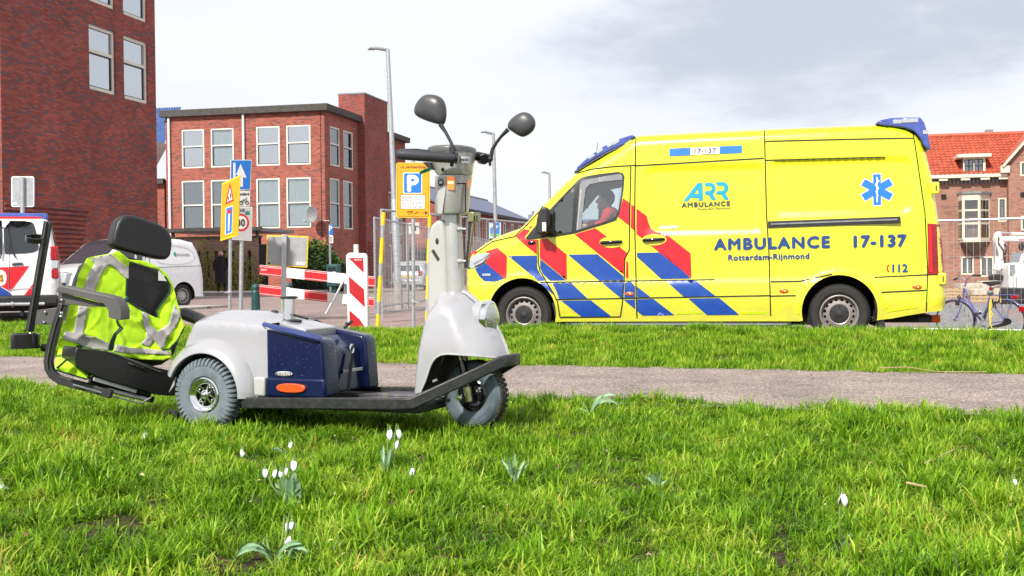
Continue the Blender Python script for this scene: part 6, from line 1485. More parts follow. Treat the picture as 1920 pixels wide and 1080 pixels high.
# ---- slatted brick garden wall, carport and plants
gw_ = thing('garden_wall', 'brown brick garden wall with upright slots beside the pavement behind the white van', 'wall', tuple(GB.o), GT)
yw = -9.0; g = lambda px, py: GB.hy(px, py, yw)
xw0, xw1 = g(285, 500)[0], g(486, 500)[0]; zw = g(400, 447)[1]
sl = []; x_ = xw0+.3
while x_+.3 < xw1: sl.append(rect(x_, x_+.17, .45, zw-.62)); x_ += .44
wall('wall_face', GB, 'y', yw, rect(xw0, xw1, -.1, zw), sl, M['brick4'], gw_, depth=.22)
mb = MB(); mb.box((xw0, yw+.225, -.1), (xw1, yw+.26, zw)); mb.build('slot_backing', M['roomdark'], gw_)  # near-black sheet standing for the dark hedge behind the slots
mb = MB(); mb.box((xw0-.05, yw-.06, zw), (xw1+.05, yw+.30, zw+.10)); mb.build('coping', mat('mossy_coping', (.075, .075, .035), .95, var=.5, vs=2), gw_)
cp = thing('carport', 'low flat carport roof above the slatted garden wall', 'carport', tuple(GB.o), GT)
mb = MB(); zc = g(400, 434)[1]; mb.box((xw0+.5, yw+.4, zc), (xw1-.1, yw+4.5, zc+.16)); mb.build('roof_slab', M['zinc'], cp); mb = MB(); mb.box((xw0+.4, yw+.32, zc+.02), (xw1, yw+.40, zc+.20)); mb.build('roof_edge', M['parapet'], cp)
for x_ in (xw0+.8, xw1-.4): mb = MB(); mb.box((x_, yw+.5, 0), (x_+.12, yw+.62, zc)); mb.build('post', M['blackp'], cp)
gt_ = thing('garden_gate', 'black garden gate at the end of the slatted brick wall', 'gate', tuple(GB.o), GT)
xx0, xx1 = g(487, 500)[0], g(502, 500)[0]
for i in range(7):
    a_ = xx0+(xx1-xx0)*i/7; mb = MB(); mb.box((a_+.005, yw-.02, .1), (a_+(xx1-xx0)/7-.005, yw+.02, g(490, 458)[1])); mb.build('board', M['blackp'], gt_)
mb = MB(); mb.box((xx0, yw+.021, .1), (xx1, yw+.05, g(490, 458)[1])); mb.build('gate_frame', M['under'], gt_)
def leafmat(name, c): return mat(name, c, .55, var=.35, vs=3, spec=.4)
M['ivy'] = leafmat('ivy_leaf', (.035, .085, .02)); M['ivy2'] = leafmat('ivy_leaf_pale', (.10, .16, .035)); M['dry'] = leafmat('dry_leaf', (.20, .15, .07)); M['moss'] = leafmat('yellow_green_leaf', (.22, .27, .03))
def leaves(mb, fn, n, size, mats=(0,)):
    for i in range(n):
        c = Vector(fn()); a = Vector((rnd.gauss(0, 1), rnd.gauss(0, 1), rnd.gauss(0, 1))).normalized(); b = a.cross(Vector((rnd.gauss(0, 1), rnd.gauss(0, 1), rnd.gauss(0, 1)))).normalized(); s_ = size*rnd.uniform(.6, 1.3)
        mb.add([c-a*s_, c-b*s_*.45, c+a*s_, c+b*s_*.45], [(0, 1, 2, 3)], rnd.choice(mats))
iv = thing('hedge', 'dark green ivy hedge with pale flowering tops in front of the brick apartment block', 'hedge', tuple(GB.o), GT); yi = -7.2
gi = lambda px, py: GB.hy(px, py, yi)
mb = MB(); xa, xb = gi(540, 500)[0], gi(640, 500)[0]; tops = [(gi(p, 500)[0], gi(p, q)[1]) for p, q in ((538, 470), (556, 452), (585, 452), (608, 460), (628, 478), (642, 500))]
def hz(x):
    for (x0, z0), (x1, z1) in zip(tops, tops[1:]):
        if x0 <= x <= x1: return z0+(z1-z0)*(x-x0)/(x1-x0)
    return tops[-1][1]
def fi():
    x = rnd.uniform(xa, xb); h = hz(x)*(1+.05*math.sin(x*9)); z = h*math.sqrt(rnd.random()); return (x+rnd.gauss(0, .05), yi+rnd.uniform(0, 1.2)*(1-.5*z/h), z)
leaves(mb, fi, 5200, .085, (0, 0, 0, 1)); mb.build('foliage', [M['ivy'], M['ivy2']], iv, kind='stuff')
mb = MB(); leaves(mb, lambda: (lambda x: (x, yi+rnd.uniform(0, .7), hz(x)+rnd.gauss(-.1, .14)))(rnd.uniform(xa+.3, xb-.9)), 700, .07, (0, 1)); mb.build('flower_heads', [M['dry'], M['moss']], iv, kind='stuff')
mb = MB(); mb.prism([(xa+.1, 0)]+[(x, z-.35) for x, z in tops]+[(xb-.1, 0)], yi+.35, yi+1.1); mb.build('stems', M['under'], iv)
pw_ = thing('climbing_plant', 'straggling yellow green shrubs growing along the slatted garden wall', 'plant', tuple(GB.o), GT)
mb = MB(); st_ = MB()
for k_ in range(34):
    x0 = rnd.uniform(g(345, 1)[0], g(480, 1)[0]); h = rnd.uniform(.5, 1.9) if k_ % 3 else rnd.uniform(1.6, 2.7)
    p = Vector((x0, yw-.12-rnd.random()*.25, 0)); q = p+Vector((rnd.gauss(0, .25), rnd.uniform(-.1, .05), h)); m_ = (p+q)/2+Vector((rnd.gauss(0, .12), 0, 0)); st_.tube([p, m_, q], [.018, .012, .005], 4)
    leaves(mb, lambda: (lambda f: (p.x+(q.x-p.x)*f+rnd.gauss(0, .13), p.y+rnd.gauss(0, .08), p.z+h*f))(rnd.random()**.8), int(70*h), .05, (0, 0, 1))
st_.build('stems', M['wood'], pw_, kind='stuff')
leaves(mb, lambda: (rnd.uniform(g(350, 1)[0], g(484, 1)[0]), yw-.1-rnd.random()*.35, abs(rnd.gauss(0, .22))), 1500, .055, (0, 0, 1)); mb.build('foliage', [M['moss'], M['dry']], pw_, kind='stuff')
# ================================================================== street furniture
def gnd(p): return Vector((p.x, p.y, gz(p.x, p.y, False) if qq(p.x, p.y) < FT else zlow(p.x, p.y)))
def lamp_post(label, px, pyb, pxt, pyt, Y, r0, r1, arm, base=None):
    b = P(px, pyb, Y); b.z = zlow(b.x, b.y); t = P(pxt, pyt, Y); l = thing('street_lamp', label, 'street lamp', tuple(b), 0, 'street lamps along the street')
    d = t-b; mb = MB(); f = .42 if base else .0
    if base: mb.tube([(0, 0, 0), tuple(d*f*.98), tuple(d*f)], [r0*1.25, r0*1.2, r0], 14)
    mb.tube([tuple(d*f), tuple(d)], [r0, r1], 12); mb.build('pole', M['galv'] if base else M['signback'], l, smooth=True, ang=50)
    a = P(*arm, Y)-b; mb = MB(); mb.tube([tuple(d-Vector((0, 0, .02))), tuple(d*.3+a*.7+Vector((0, 0, .03)))], [r1*.9, r1*.8], 8); mb.build('arm', M['zinc'], l)
    mb = MB(); q = d*.35+a*.65; mb.tube([tuple(q), tuple((q+a)/2+Vector((0, 0, .02))), tuple(a)], [.05, .085, .05], 10, flat=.45); mb.build('lamp_head', M['zinc'], l, smooth=True)
    if base: 
        mb = MB(); mb.tube([tuple(d*.0), tuple(d*.105)], r0*1.4, 12); mb.build('pole_foot', M['concrete'], l)
    return l
lamp_post('tall white street lamp behind the yellow parking sign', 748, 578, 727, 92, 28.5, .070, .045, (690, 92.5), True)
lamp_post('grey street lamp between the scooter mirrors and the ambulance bonnet', 931, 420, 925, 250, 45, .085, .06, (902, 248)).location.z = 0
lamp_post('far grey street lamp just above the ambulance windscreen', 1033, 500, 1030, 325, 63, .08, .06, (1015, 323))

def plate(fr, poly, y0, y1, name, m, parent, bevel=0, sm=0):
    """flat sheet from pixel corners on plane y0 of frame fr"""
    pl = [fr.hy(px, py, y0) for px, py in poly]
    if sm: pl = smoothpoly(pl, sm)
    mb = MB(); mb.prism(pl, y0, y1); return mb.build(name, m, parent, bevel=bevel)
def rounded(x0, y0, x1, y1, r):
    o = []
    for cx, cy, a in ((x1-r, y0+r, -90), (x1-r, y1-r, 0), (x0+r, y1-r, 90), (x0+r, y0+r, 180)):
        for k in range(5): t = R(a+22.5*k); o.append((cx+r*math.cos(t), cy+r*math.sin(t)))
    return o
def ftext(fr, body, px0, py0, px1, py1, y, m, parent, bold=.03, name='lettering', shear=0):
    a = fr.hy(px0, py1, y); b = fr.hy(px1, py0, y); c = fr.hy(px1, py1, y)
    return text_fit(body, a[0], b[0], a[1], a[1]+(b[1]-c[1]), lambda u, w: (u, y, w+(c[1]-a[1])*(u-a[0])/(b[0]-a[0])), m, name, parent, bold=bold, shear=shear)
def pole(fr, px, pyb, pyt, y, r, name, m, parent, pxt=None, zb=None):
    a = fr.hy(px, pyb, y); b = fr.hy(pxt or px, pyt, y); z0 = a[1] if zb is None else zb
    mb = MB(); mb.tube([(a[0], y, z0), (b[0], y, b[1])], r, 14); return mb.build(name, m, parent, smooth=True, ang=50)

# yellow temporary parking sign
Yp = 18.5; o_ = P(775, 612, Yp); ps_ = thing('parking_sign', 'yellow temporary no parking sign with blue P on a grey pole beside the scooter handlebar', 'sign', (o_.x, o_.y, zlow(o_.x, o_.y)), 1)
K = ROOTM[ps_.name]
plate(K, rounded(743, 305, 806, 408, 4), 0, .012, 'sign_plate', M['yelpaint'], ps_)
plate(K, rounded(744.5, 306.5, 804.5, 406.5, 4), -.002, 0, 'sign_edge', M['ink'], ps_); plate(K, rounded(745.3, 307.3, 803.7, 405.7, 3.5), -.004, -.002, 'sign_face', M['orange'], ps_)
plate(K, rounded(756, 323.5, 791.5, 363, 2), -.006, -.004, 'blue_field_edge', M['signwhite'], ps_); plate(K, rounded(757.5, 325, 790, 361.5, 1.5), -.008, -.006, 'blue_field', M['signblue'], ps_)
ftext(K, 'P', 765, 329.5, 783.5, 358.5, -.009, M['signwhite'], ps_, .10)
plate(K, rounded(751, 365, 797, 392, 1), -.006, -.004, 'text_field_edge', M['ink'], ps_); plate(K, rounded(751.7, 365.7, 796.3, 391.3, 1), -.008, -.006, 'text_field', M['signwhite'], ps_)
for i, (t_, x1) in enumerate((('verboden te', 779), ('parkeren', 774), ('van  02-01/07h', 790), ('t/m 02-02/16h', 792))): ftext(K, t_, 753, 367+6.1*i, x1, 371.6+6.1*i, -.009, M['ink'], ps_, .0)
ftext(K, 'v.m. werkzaamheden', 750, 310, 799, 315.5, -.005, M['ink'], ps_, .02)
mb = MB(); pt_ = lambda x, y: (K.hy(x, y, -.006)[0], -.006, K.hy(x, y, -.006)[1]); mb.bar(pt_(789, 399), pt_(800, 399), .003, .010, up=(0, 1, 0)); mb.add([pt_(796, 394.5), pt_(802.5, 399), pt_(796, 403.5), pt_(797.5, 399)], [(0, 1, 2, 3)]); mb.build('arrow', M['ink'], ps_)
mb = MB()
for cx in (767, 772.5): mb.tube([(K.hy(cx, 398, 0)[0]+.017*math.cos(i*.524), -.006, K.hy(cx, 399.5, 0)[1]+.017*math.sin(i*.524)) for i in range(13)], .003, 4, cap=False)
mb.bar(pt_(762, 397), pt_(775, 395.5), .004, .014, up=(0, 1, 0)); mb.bar(pt_(777, 400), pt_(785, 397), .004, .016, up=(0, 1, 0)); mb.build('tow_truck_symbol', M['ink'], ps_, kind='stuff')
pole(K, 775, 616, 300, .04, .030, 'pole', M['galv'], ps_, pxt=774.5, zb=-.1); k_ = K.hy(775.5, 566, .04); mb = MB(); mb.lathe([(.036, -.03), (.040, 0), (.036, .03)], (k_[0], .04, k_[1]), 'z', 14); mb.bar((k_[0], .0, k_[1]), (k_[0]+.09, -.02, k_[1]), .02); mb.build('clamp', M['galv'], ps_)

# blue one-way sign with sub-plate and 30 zone sign on one pole
Y1 = 23.; o_ = P(452, 597, Y1); sg_ = thing('one_way_sign', 'blue arrow sign above a white plate and a 30 zone sign on a grey pole', 'sign', (o_.x, o_.y, zlow(o_.x, o_.y)), -38); K = ROOTM[sg_.name]
def q5(x, y): return (400+x/3.175, 280+y/3.175)
plate(K, [q5(104, 62), q5(228, 62), q5(220, 243), q5(102, 238)], 0, .015, 'blue_plate', M['signwhite'], sg_); plate(K, [q5(107, 66), q5(225, 66), q5(217, 239), q5(105, 234)], -.003, 0, 'blue_face', M['signblue'], sg_)
plate(K, [q5(163, 88), q5(198, 170), q5(176, 166), q5(176, 222), q5(154, 222), q5(150, 158), q5(136, 150)], -.006, -.003, 'white_arrow', M['signwhite'], sg_)
plate(K, [q5(118, 80), q5(132, 80), q5(132, 215), q5(118, 215)], -.006, -.003, 'white_stroke', M['signwhite'], sg_)
plate(K, [q5(104, 246), q5(219, 249), q5(217, 339), q5(104, 336)], 0, .012, 'sub_plate', M['signwhite'], sg_)
ftext(K, 'uitgezonderd', *q5(106, 256), *q5(212, 280), -.003, M['ink'], sg_, .05)
mb = MB(); 
for cx, cy in ((165, 318), (200, 318)):
    c = K.hy(*q5(cx, cy), -.004); mb.tube([(c[0]+.035*math.cos(i*.524), -.004, c[1]+.035*math.sin(i*.524)) for i in range(13)], .007, 4, cap=False)
for a_, b_ in (((165, 318), (178, 298)), ((178, 298), (195, 300)), ((195, 300), (200, 318)), ((178, 298), (184, 316)), ((188, 292), (200, 290))):
    a_, b_ = K.hy(*q5(*a_), -.004), K.hy(*q5(*b_), -.004); mb.bar((a_[0], -.004, a_[1]), (b_[0], -.004, b_[1]), .004, .014, up=(0, 1, 0))
mb.build('moped_symbol', M['ink'], sg_, kind='stuff')
plate(K, [q5(118, 341), q5(233, 343), q5(228, 545), q5(112, 538)], 0, .015, 'zone_plate', M['signwhite'], sg_); plate(K, [q5(122, 346), q5(229, 348), q5(224, 540), q5(116, 533)], -.002, 0, 'zone_face', mat('zone_grey', (.50, .50, .50), .5), sg_)
c = K.hy(*q5(164, 435), -.004); ro = K.hy(*q5(164, 382), -.004)[1]-c[1]; ri = ro*.76; nseg = 32
mb = MB(); mb.add([(c[0]+r_*math.cos(2*math.pi*i/nseg), -.004, c[1]+r_*math.sin(2*math.pi*i/nseg)) for r_ in (ro, ri) for i in range(nseg)], [(i, (i+1) % nseg, (i+1) % nseg+nseg, i+nseg) for i in range(nseg)]); mb.build('red_ring', M['signred'], sg_)
mb = MB(); mb.add([(c[0]+ri*math.cos(2*math.pi*i/nseg), -.003, c[1]+ri*math.sin(2*math.pi*i/nseg)) for i in range(nseg)], [tuple(range(nseg))]); mb.build('ring_field', M['signwhite'], sg_)
ftext(K, '30', *q5(141, 416), *q5(187, 457), -.006, M['ink'], sg_, .08); ftext(K, 'ZONE', *q5(135, 353), *q5(186, 373), -.004, M['ink'], sg_, .03)
plate(K, [q5(190, 368), q5(216, 368), q5(216, 390), q5(190, 390)], -.005, -.003, 'green_sticker', mat('green_film', (.02, .20, .13), .5), sg_)
pole(K, 451, 597, 302, .05, .040, 'pole', M['galv'], sg_, pxt=455, zb=-.05)
# orange diversion sign
Y2 = 20.5; o_ = P(430, 600, Y2); og = thing('roadworks_sign', 'orange roadworks sign with red triangle and blue dead end symbol before the arrow sign', 'sign', (o_.x, o_.y, zlow(o_.x, o_.y)), 42); K = ROOTM[og.name]
cor = [(416, 343.5), (449.5, 328.5), (445.5, 442), (413, 452)]
plate(K, cor, 0, .02, 'sign_plate', M['yelpaint'], og, bevel=.004)
def inn(k): c = (sum(p[0] for p in cor)/4, sum(p[1] for p in cor)/4); return [(c[0]+(p[0]-c[0])*k, c[1]+(p[1]-c[1])*k) for p in cor]
plate(K, inn(.94), -.003, 0, 'sign_face', M['orange'], og)
plate(K, [q5(99, 197), q5(121, 306), q5(71, 328)], -.006, -.003, 'triangle', M['signred'], og); plate(K, [q5(99, 228), q5(113, 299), q5(82, 313)], -.009, -.006, 'triangle_field', M['signwhite'], og)
mb = MB()
for a_, b_ in (((93, 285), (94, 300)), ((104, 262), (106, 292))):
    a_, b_ = K.hy(*q5(*a_), -.011), K.hy(*q5(*b_), -.011); mb.bar((a_[0], -.011, a_[1]), (b_[0], -.011, b_[1]), .004, .04, up=(0, 1, 0))
mb.build('lane_arrows', M['ink'], og, kind='stuff')
plate(K, [q5(74, 347), q5(117, 334), q5(111, 497), q5(69, 510)], -.006, -.003, 'blue_field_edge', M['signwhite'], og); plate(K, [q5(77, 351), q5(114, 340), q5(108, 492), q5(73, 504)], -.009, -.006, 'blue_field', M['signblue'], og)
plate(K, [q5(90, 384), q5(99, 381), q5(95, 484), q5(86, 487)], -.011, -.009, 'white_stroke', M['signwhite'], og); plate(K, [q5(84, 362), q5(105, 356), q5(104, 379), q5(83, 385)], -.013, -.009, 'red_bar', M['signred'], og)
pole(K, 430, 602, 335, .05, .030, 'pole', M['galv'], og, pxt=433.5, zb=-.05); k_ = K.hy(431, 548, .05); mb = MB(); mb.lathe([(.036, -.03), (.042, 0), (.036, .03)], (k_[0], .05, k_[1]), 'z', 14); mb.bar((k_[0]-.07, 0, k_[1]), (k_[0]+.05, 0, k_[1]-.01), .02); mb.build('clamp', M['galv'], og)
# back of a yellow framed board on a thick post
Y3 = 21.5; o_ = P(531, 600, Y3); bb_ = thing('sign_board', 'back of a grey sign board with yellow frame on a square post behind the barrier', 'sign', (o_.x, o_.y, zlow(o_.x, o_.y)), -4); K = ROOTM[bb_.name]
plate(K, smoothpoly([q5(318, 510), q5(567, 517), q5(560, 706), q5(313, 692)], 0), 0, .03, 'yellow_frame', M['yelpaint'], bb_, bevel=.01)
plate(K, [q5(325, 518), q5(559, 525), q5(552, 697), q5(320, 685)], -.004, .0, 'back_panel', M['signback'], bb_)
ftext(K, 'BUKO', *q5(497, 670), *q5(547, 688), -.006, M['signwhite'], bb_, .10)
plate(K, [q5(326, 672), q5(338, 672), q5(338, 684), q5(326, 684)], -.008, -.004, 'sticker', M['piping'], bb_)
a_, b_ = K.hy(530.5, 600, -.06), K.hy(533.5, 441, -.06); mb = MB(); mb.bar((a_[0], -.05, -.05), (b_[0], -.05, b_[1]+.01), .085, .085); mb.build('post', M['galv'], bb_, bevel=.008)
# red and white barrier
o_ = P(590, 590, 22.5); ba = thing('road_barrier', 'low barrier of two red and white boards across the street behind the scooter', 'barrier', (o_.x, o_.y, zlow(o_.x, o_.y)), 12); K = ROOTM[ba.name]
def q9(x, y): return (340+x/4.908, 400+y/4.908)
for (xs, yt, yb_, xe, yte, ybe) in ((720, 475, 566, 1780, 583, 681), (718, 656, 750, 1770, 777, 866)):
    def at(x, top): f = (x-xs)/(xe-xs); return q9(x, (yt+(yte-yt)*f) if top else (yb_+(ybe-yb_)*f))
    plate(K, [at(xs, 1), at(xe, 1), at(xe, 0), at(xs, 0)], 0, .03, 'board', M['signwhite'], ba, bevel=.004)
    for a, b in ((xs, 920), (1133, 1343), (1560, xe)):
        f = lambda x, k: (lambda t, bt: (t[0], t[1]+(bt[1]-t[1])*k))(at(x, 1), at(x, 0))
        plate(K, [f(a, .03), f(b, .03), f(b, .97), f(a, .97)], -.004, 0, 'red_stripe', M['signred'], ba)
        for k in (.16, .86): plate(K, [f(a, k-.02), f(b, k-.02), f(b, k+.02), f(a, k+.02)], -.006, -.004, 'white_line', M['signwhite'], ba)
ftext(K, 'BUKO', *q9(735, 512), *q9(785, 527), -.006, M['signwhite'], ba, .05)
for (xa_, ya_, xb_, yb2_) in ((1520, 570, 1400, 925), (1505, 660, 1505, 850), (960, 480, 960, 960)):
    a_, b_ = K.hy(*q9(xa_, ya_), .06), K.hy(*q9(xb_, yb2_), .06); mb = MB(); mb.tube([(a_[0], .06, a_[1]), (b_[0], .06 if xa_ != 1520 else -.35, b_[1])], .022, 8); mb.build('support', M['galv'], ba, smooth=True)
# beacon
Y4 = 14.0; o_ = P(671, 600, Y4); bc = thing('traffic_beacon', 'white beacon board with red diagonal stripes standing right of the barrier', 'beacon', (o_.x, o_.y, 0), 14); K = ROOTM[bc.name]
plate(K, smoothpoly([q9(1512, 385), q9(1540, 362), q9(1690, 368), q9(1705, 395), q9(1718, 1050), q9(1528, 1050)], 0), 0, .05, 'board', M['signwhite'], bc, bevel=.012)
plate(K, [q9(1535, 400), q9(1685, 408), q9(1697, 1050), q9(1540, 1050)], -.004, .0, 'face', mat('beacon_white', (.66, .66, .64), .5), bc)
for pl in ([(1540, 412), (1673, 408), (1678, 548)], [(1542, 580), (1680, 700), (1688, 865), (1547, 728)], [(1547, 893), (1640, 975), (1690, 1050), (1549, 1050)]): plate(K, [q9(*p) for p in pl], -.007, -.004, 'red_stripe', mat('beacon_red', (.42, .008, .015), .4) if 'bred' not in M else M['bred'], bc)
ftext(K, 'BUKO', *q9(1595, 420), *q9(1660, 434), -.009, M['signwhite'], bc, .05)
a_ = K.hy(*q9(1608, 365), .02); mb = MB(); mb.tube([(a_[0], .025, a_[1]-.02), (a_[0], .025, a_[1]+.10)], .030, 12); mb.build('top_socket', M['signwhite'], bc, smooth=True, ang=40)
mb = MB(); mb.box((a_[0]-.25, -.2, 0), (a_[0]+.25, .3, .09)); mb.build('foot', M['rubber'], bc, bevel=.02)
# bollards
def bollard(px, pyt, Y, label, w=.075):
    t = P(px, pyt, Y); b = Vector((t.x, t.y, zlow(t.x, t.y))); h = t.z-b.z; o = thing('bollard', label, 'bollard', tuple(b), 0, 'green bollards by the barrier')
    mb = MB(); mb.lathe([(w*1.15, 0), (w, h*.75), (w*1.02, h*.78), (w*.86, h*.80), (w*.86, h*.86), (w*.98, h*.88), (w*.9, h*.94), (w*.55, h*.99), (.001, h)], (0, 0, 0), 'z', 20); mb.build('post', M['dgreen'], o, smooth=True, ang=50); return o
bollard(479, 532, 22, 'dark green bollard at the left end of the red and white barrier'); bl2 = bollard(541, 530, 23.5, 'dark green bollard behind the scooter seat post with a white sticker', .08)
mb = MB(); mb.lathe([(.079, .42), (.078, .58)], (0, 0, 0), 'z', 10, a0=R(-120), a1=R(-60)); mb.build('sticker', M['signwhite'], bl2)
# small parking sign by the hedge, bin
o_ = P(620, 545, 50); pk = thing('parking_sign', 'small blue P sign on a thin pole in front of the ivy hedge', 'sign', (o_.x, o_.y, 0), 20); K = ROOTM[pk.name]
plate(K, [(616, 421), (624, 422), (624, 441), (616, 440)], 0, .02, 'blue_face', M['signblue'], pk); ftext(K, 'P', 617.5, 424, 622.5, 433, -.01, M['signwhite'], pk, .08); plate(K, [(616.5, 440.5), (624.5, 441.5), (624.5, 456), (616.5, 455)], 0, .02, 'white_plate', M['signwhite'], pk)
for i in range(3): plate(K, [(618, 444+3.4*i), (623, 444.4+3.4*i), (623, 445.6+3.4*i), (618, 445.2+3.4*i)], -.01, 0, 'print_line', M['ink'], pk)
pole(K, 619.5, 555, 421, .04, .045, 'pole', M['galv'], pk, pxt=618, zb=0)
o_ = P(626, 548, 48); bn = thing('litter_bin', 'dark green litter bin on posts beside the ivy hedge', 'bin', (o_.x, o_.y, 0), 13)
mb = MB(); mb.box((-.25, -.2, .35), (.25, .2, 1.25)); mb.build('bin_body', M['dgreen'], bn, bevel=.05); mb = MB(); mb.box((-.06, -.04, 0), (.06, .04, .4)); mb.build('post', M['dgreen'], bn); mb = MB(); mb.box((.02, -.21, .75), (.16, -.201, .95)); mb.build('sticker', M['signwhite'], bn)
mb = MB(); mb.box((-.16, -.215, 1.0), (.16, -.20, 1.12)); mb.build('bin_opening', M['under'], bn)
# back of a sign at the far left
o_ = P(42, 560, 26); sb = thing('road_sign', 'back of a square grey sign on a pole above the police van', 'sign', (o_.x, o_.y, 0), -6); K = ROOTM[sb.name]
plate(K, rounded(21, 330.5, 64, 388, 4), 0, .02, 'sign_back', M['signwhite'], sb); plate(K, rounded(23, 332.5, 62, 386, 3), -.004, 0, 'back_panel', M['signback'], sb); plate(K, [(24, 379), (31, 379), (31, 384), (24, 384)], -.006, -.004, 'sticker', M['signwhite'], sb)
pole(K, 42, 590, 332, -.04, .045, 'pole', M['galv'], sb, zb=0)
# blue green parking board on the fence
o_ = P(928, 430, 27); pb = thing('parking_board', 'blue board with white P and green foot hanging on the wire fence', 'sign', (o_.x, o_.y, 0), 14); K = ROOTM[pb.name]
def q6(x, y): return (820+x/9, 360+y/9)
plate(K, [q6(873, 515), q6(1068, 515), q6(1065, 780), q6(880, 780)], 0, .01, 'board', M['signwhite'], pb); plate(K, [q6(888, 518), q6(1055, 518), q6(1053, 705), q6(890, 705)], -.003, 0, 'blue_field', M['signblue'], pb); plate(K, [q6(890, 705), q6(1053, 705), q6(1052, 752), q6(891, 752)], -.003, 0, 'green_field', mat('green_print', (.10, .45, .05), .5), pb)
ftext(K, 'P', *q6(902, 535), *q6(945, 605), -.005, M['signwhite'], pb, .10)
for i in range(3):
    a_, b_ = q6(960, 570+22*i), q6(1030-20*i, 585+22*i); plate(K, [a_, (b_[0], a_[1]), b_, (a_[0], b_[1])], -.006, -.003, 'house_print' if i == 0 else 'print_line', M['signwhite'], pb)
a_ = K.hy(928, 430, .02); mb = MB(); mb.tube([(a_[0], .03, 0), (a_[0], .03, a_[1]+.1)], .02, 8); mb.build('fixing_tube', M['galv'], pb)

# ------------------------------------------------------------------ site fences
def fence(name_label, a, b, z0, z1, n, posts=None, seed=0, group='wire site fences'):
    """a,b ground points of one run; n panels; every panel has tubes and wire mesh"""
    a = Vector(a); b = Vector(b); th = -math.degrees(math.atan2(b.y-a.y, b.x-a.x)); t = thing('site_fence', name_label, 'fence', tuple(a), th, group); L_ = (b-a).length; pl = L_/n
    for i in range(n):
        x0, x1 = i*pl+.04, (i+1)*pl-.04
        mb = MB(); mb.tube([(x0, 0, z0), (x0, 0, z1)], .021, 8); mb.build('post', (posts or M['galv']), t, smooth=True)
        mb = MB(); mb.tube([(x1, 0, z0), (x1, 0, z1)], .021, 8); mb.build('post', M['galv'], t, smooth=True)
        mb = MB(); mb.tube([(x0, 0, z1), (x1, 0, z1)], .021, 8); mb.build('top_rail', M['galv'], t, smooth=True); mb = MB(); mb.tube([(x0, 0, z0+.14), (x1, 0, z0+.14)], .019, 8); mb.build('bottom_rail', M['galv'], t, smooth=True)
        mb = MB(); k = int((x1-x0)/.11)
        for j in range(1, k): x = x0+(x1-x0)*j/k; mb.bar((x, 0, z0+.14), (x, 0, z1), .0042)
        for z in (.16, .42, .68, .94, .985, 1.2, 1.46, 1.72): 
            if z < z1-z0: mb.bar((x0, -.004, z0+z), (x1, -.004, z0+z), .0045)
        mb.build('wire_mesh', M['galv'], t, kind='stuff')
        mb = MB(); mb.box((x1-.16, -.32, z0-.12), (x1+.16, .32, z0)); mb.build('foot_block', M['concrete'], t, bevel=.03)
    return t
A1 = G(707, 606); A1 = P(712, 606, 20.2); B1 = P(1100, 585, 29.5); A1.z = B1.z = 0
zt1 = .8+(514-402)*22.5/2250
f1 = fence('wire fence panel with yellow striped posts behind the steering column', P(715, 600, 20.8).xy.to_3d(), P(1010, 600, 27.5).xy.to_3d(), .02, 1.93, 3)
f2 = fence('wire fence run slanting away behind the yellow parking sign', P(703, 600, 24.).xy.to_3d(), P(935, 560, 44).xy.to_3d(), .02, 1.95, 6)
f3 = fence('wire fence with a thick top rail behind the lilac bicycle', P(1700, 620, 22.2).xy.to_3d(), P(2080, 620, 20.6).xy.to_3d(), -.44, 1.68, 1)
# yellow and grey taped poles at the fence
for (px, pyt, pxb, pyb, Y, lb) in ((719.5, 398, 708, 608, 19.6, 'leaning pole wrapped in yellow and grey tape at the left end of the fence'), (806, 404, 800, 590, 20.6, 'yellow and grey taped pole just left of the steering column')):
    b = P(pxb, pyb, Y); t_ = P(px, pyt, Y); b.z = zlow(b.x, b.y); o = thing('striped_pole', lb, 'pole', tuple(b), 0, 'yellow striped poles on the fence'); d = t_-b
    for i in range(9):
        mb = MB(); mb.tube([tuple(d*(i/9)), tuple(d*((i+1)/9))], .034, 10); mb.build('band', M['yelpaint'] if i % 3 != 1 else M['galv'], o, smooth=True)
# ------------------------------------------------------------------ vehicles behind
def curve_shell(W, prof, bot, r, crown, tum=lambda u, w: 0, rf=None): return Shell(W, prof, bot, r=r, tumble=tum, rf=rf, crown=crown)
def whl_bot(L_, hs, r, zb): 
    o = [(L_-.02, zb)]
    for h in sorted(hs, reverse=True): o += [(h+r*math.cos(R(a)), .31+r*math.sin(R(a))) for a in range(-4, 186, 12)]
    return o+[(.02, zb)]
# white delivery van
ax_ = Vector((.56, .83, 0)).normalized(); th_ = -math.degrees(math.atan2(ax_.y, ax_.x)); rw_ = P(345, 553, 31.5); o_ = rw_-ax_*3.50; o_.z = -.0
kv = thing('delivery_van', 'small white delivery van parked by the brick tower, partly hidden by the scooter seat', 'van', tuple(o_), th_); K = ROOTM[kv.name]
pk_ = [(0, .32), (-.02, .55), (.02, .80), (.12, .93), (.45, 1.03), (.98, 1.14), (1.25, 1.36), (1.62, 1.66), (1.80, 1.74), (2.2, 1.80), (2.9, 1.82), (3.6, 1.79), (3.95, 1.72), (4.08, 1.5), (4.17, 1.1), (4.22, .7), (4.22, .35)]
KS = curve_shell(1.80, pk_, whl_bot(4.2, (.82, 3.50), .37, .28), .13, .03, tum=lambda u, w: .10*sstep(.95, 1.8, w)+.10*sstep(.5, 0, u)**2*1.2, rf=lambda u, w: .13+.12*sstep(.6, .1, u))
kw1 = [(1.22, 1.16), (1.70, 1.58), (2.18, 1.62), (2.20, 1.16)]
KS.side([M['vanwhite']], 'body', kv, step=.07); KS.side([M['vanwhite']], 'far_side', kv, step=.12, mirror=True)
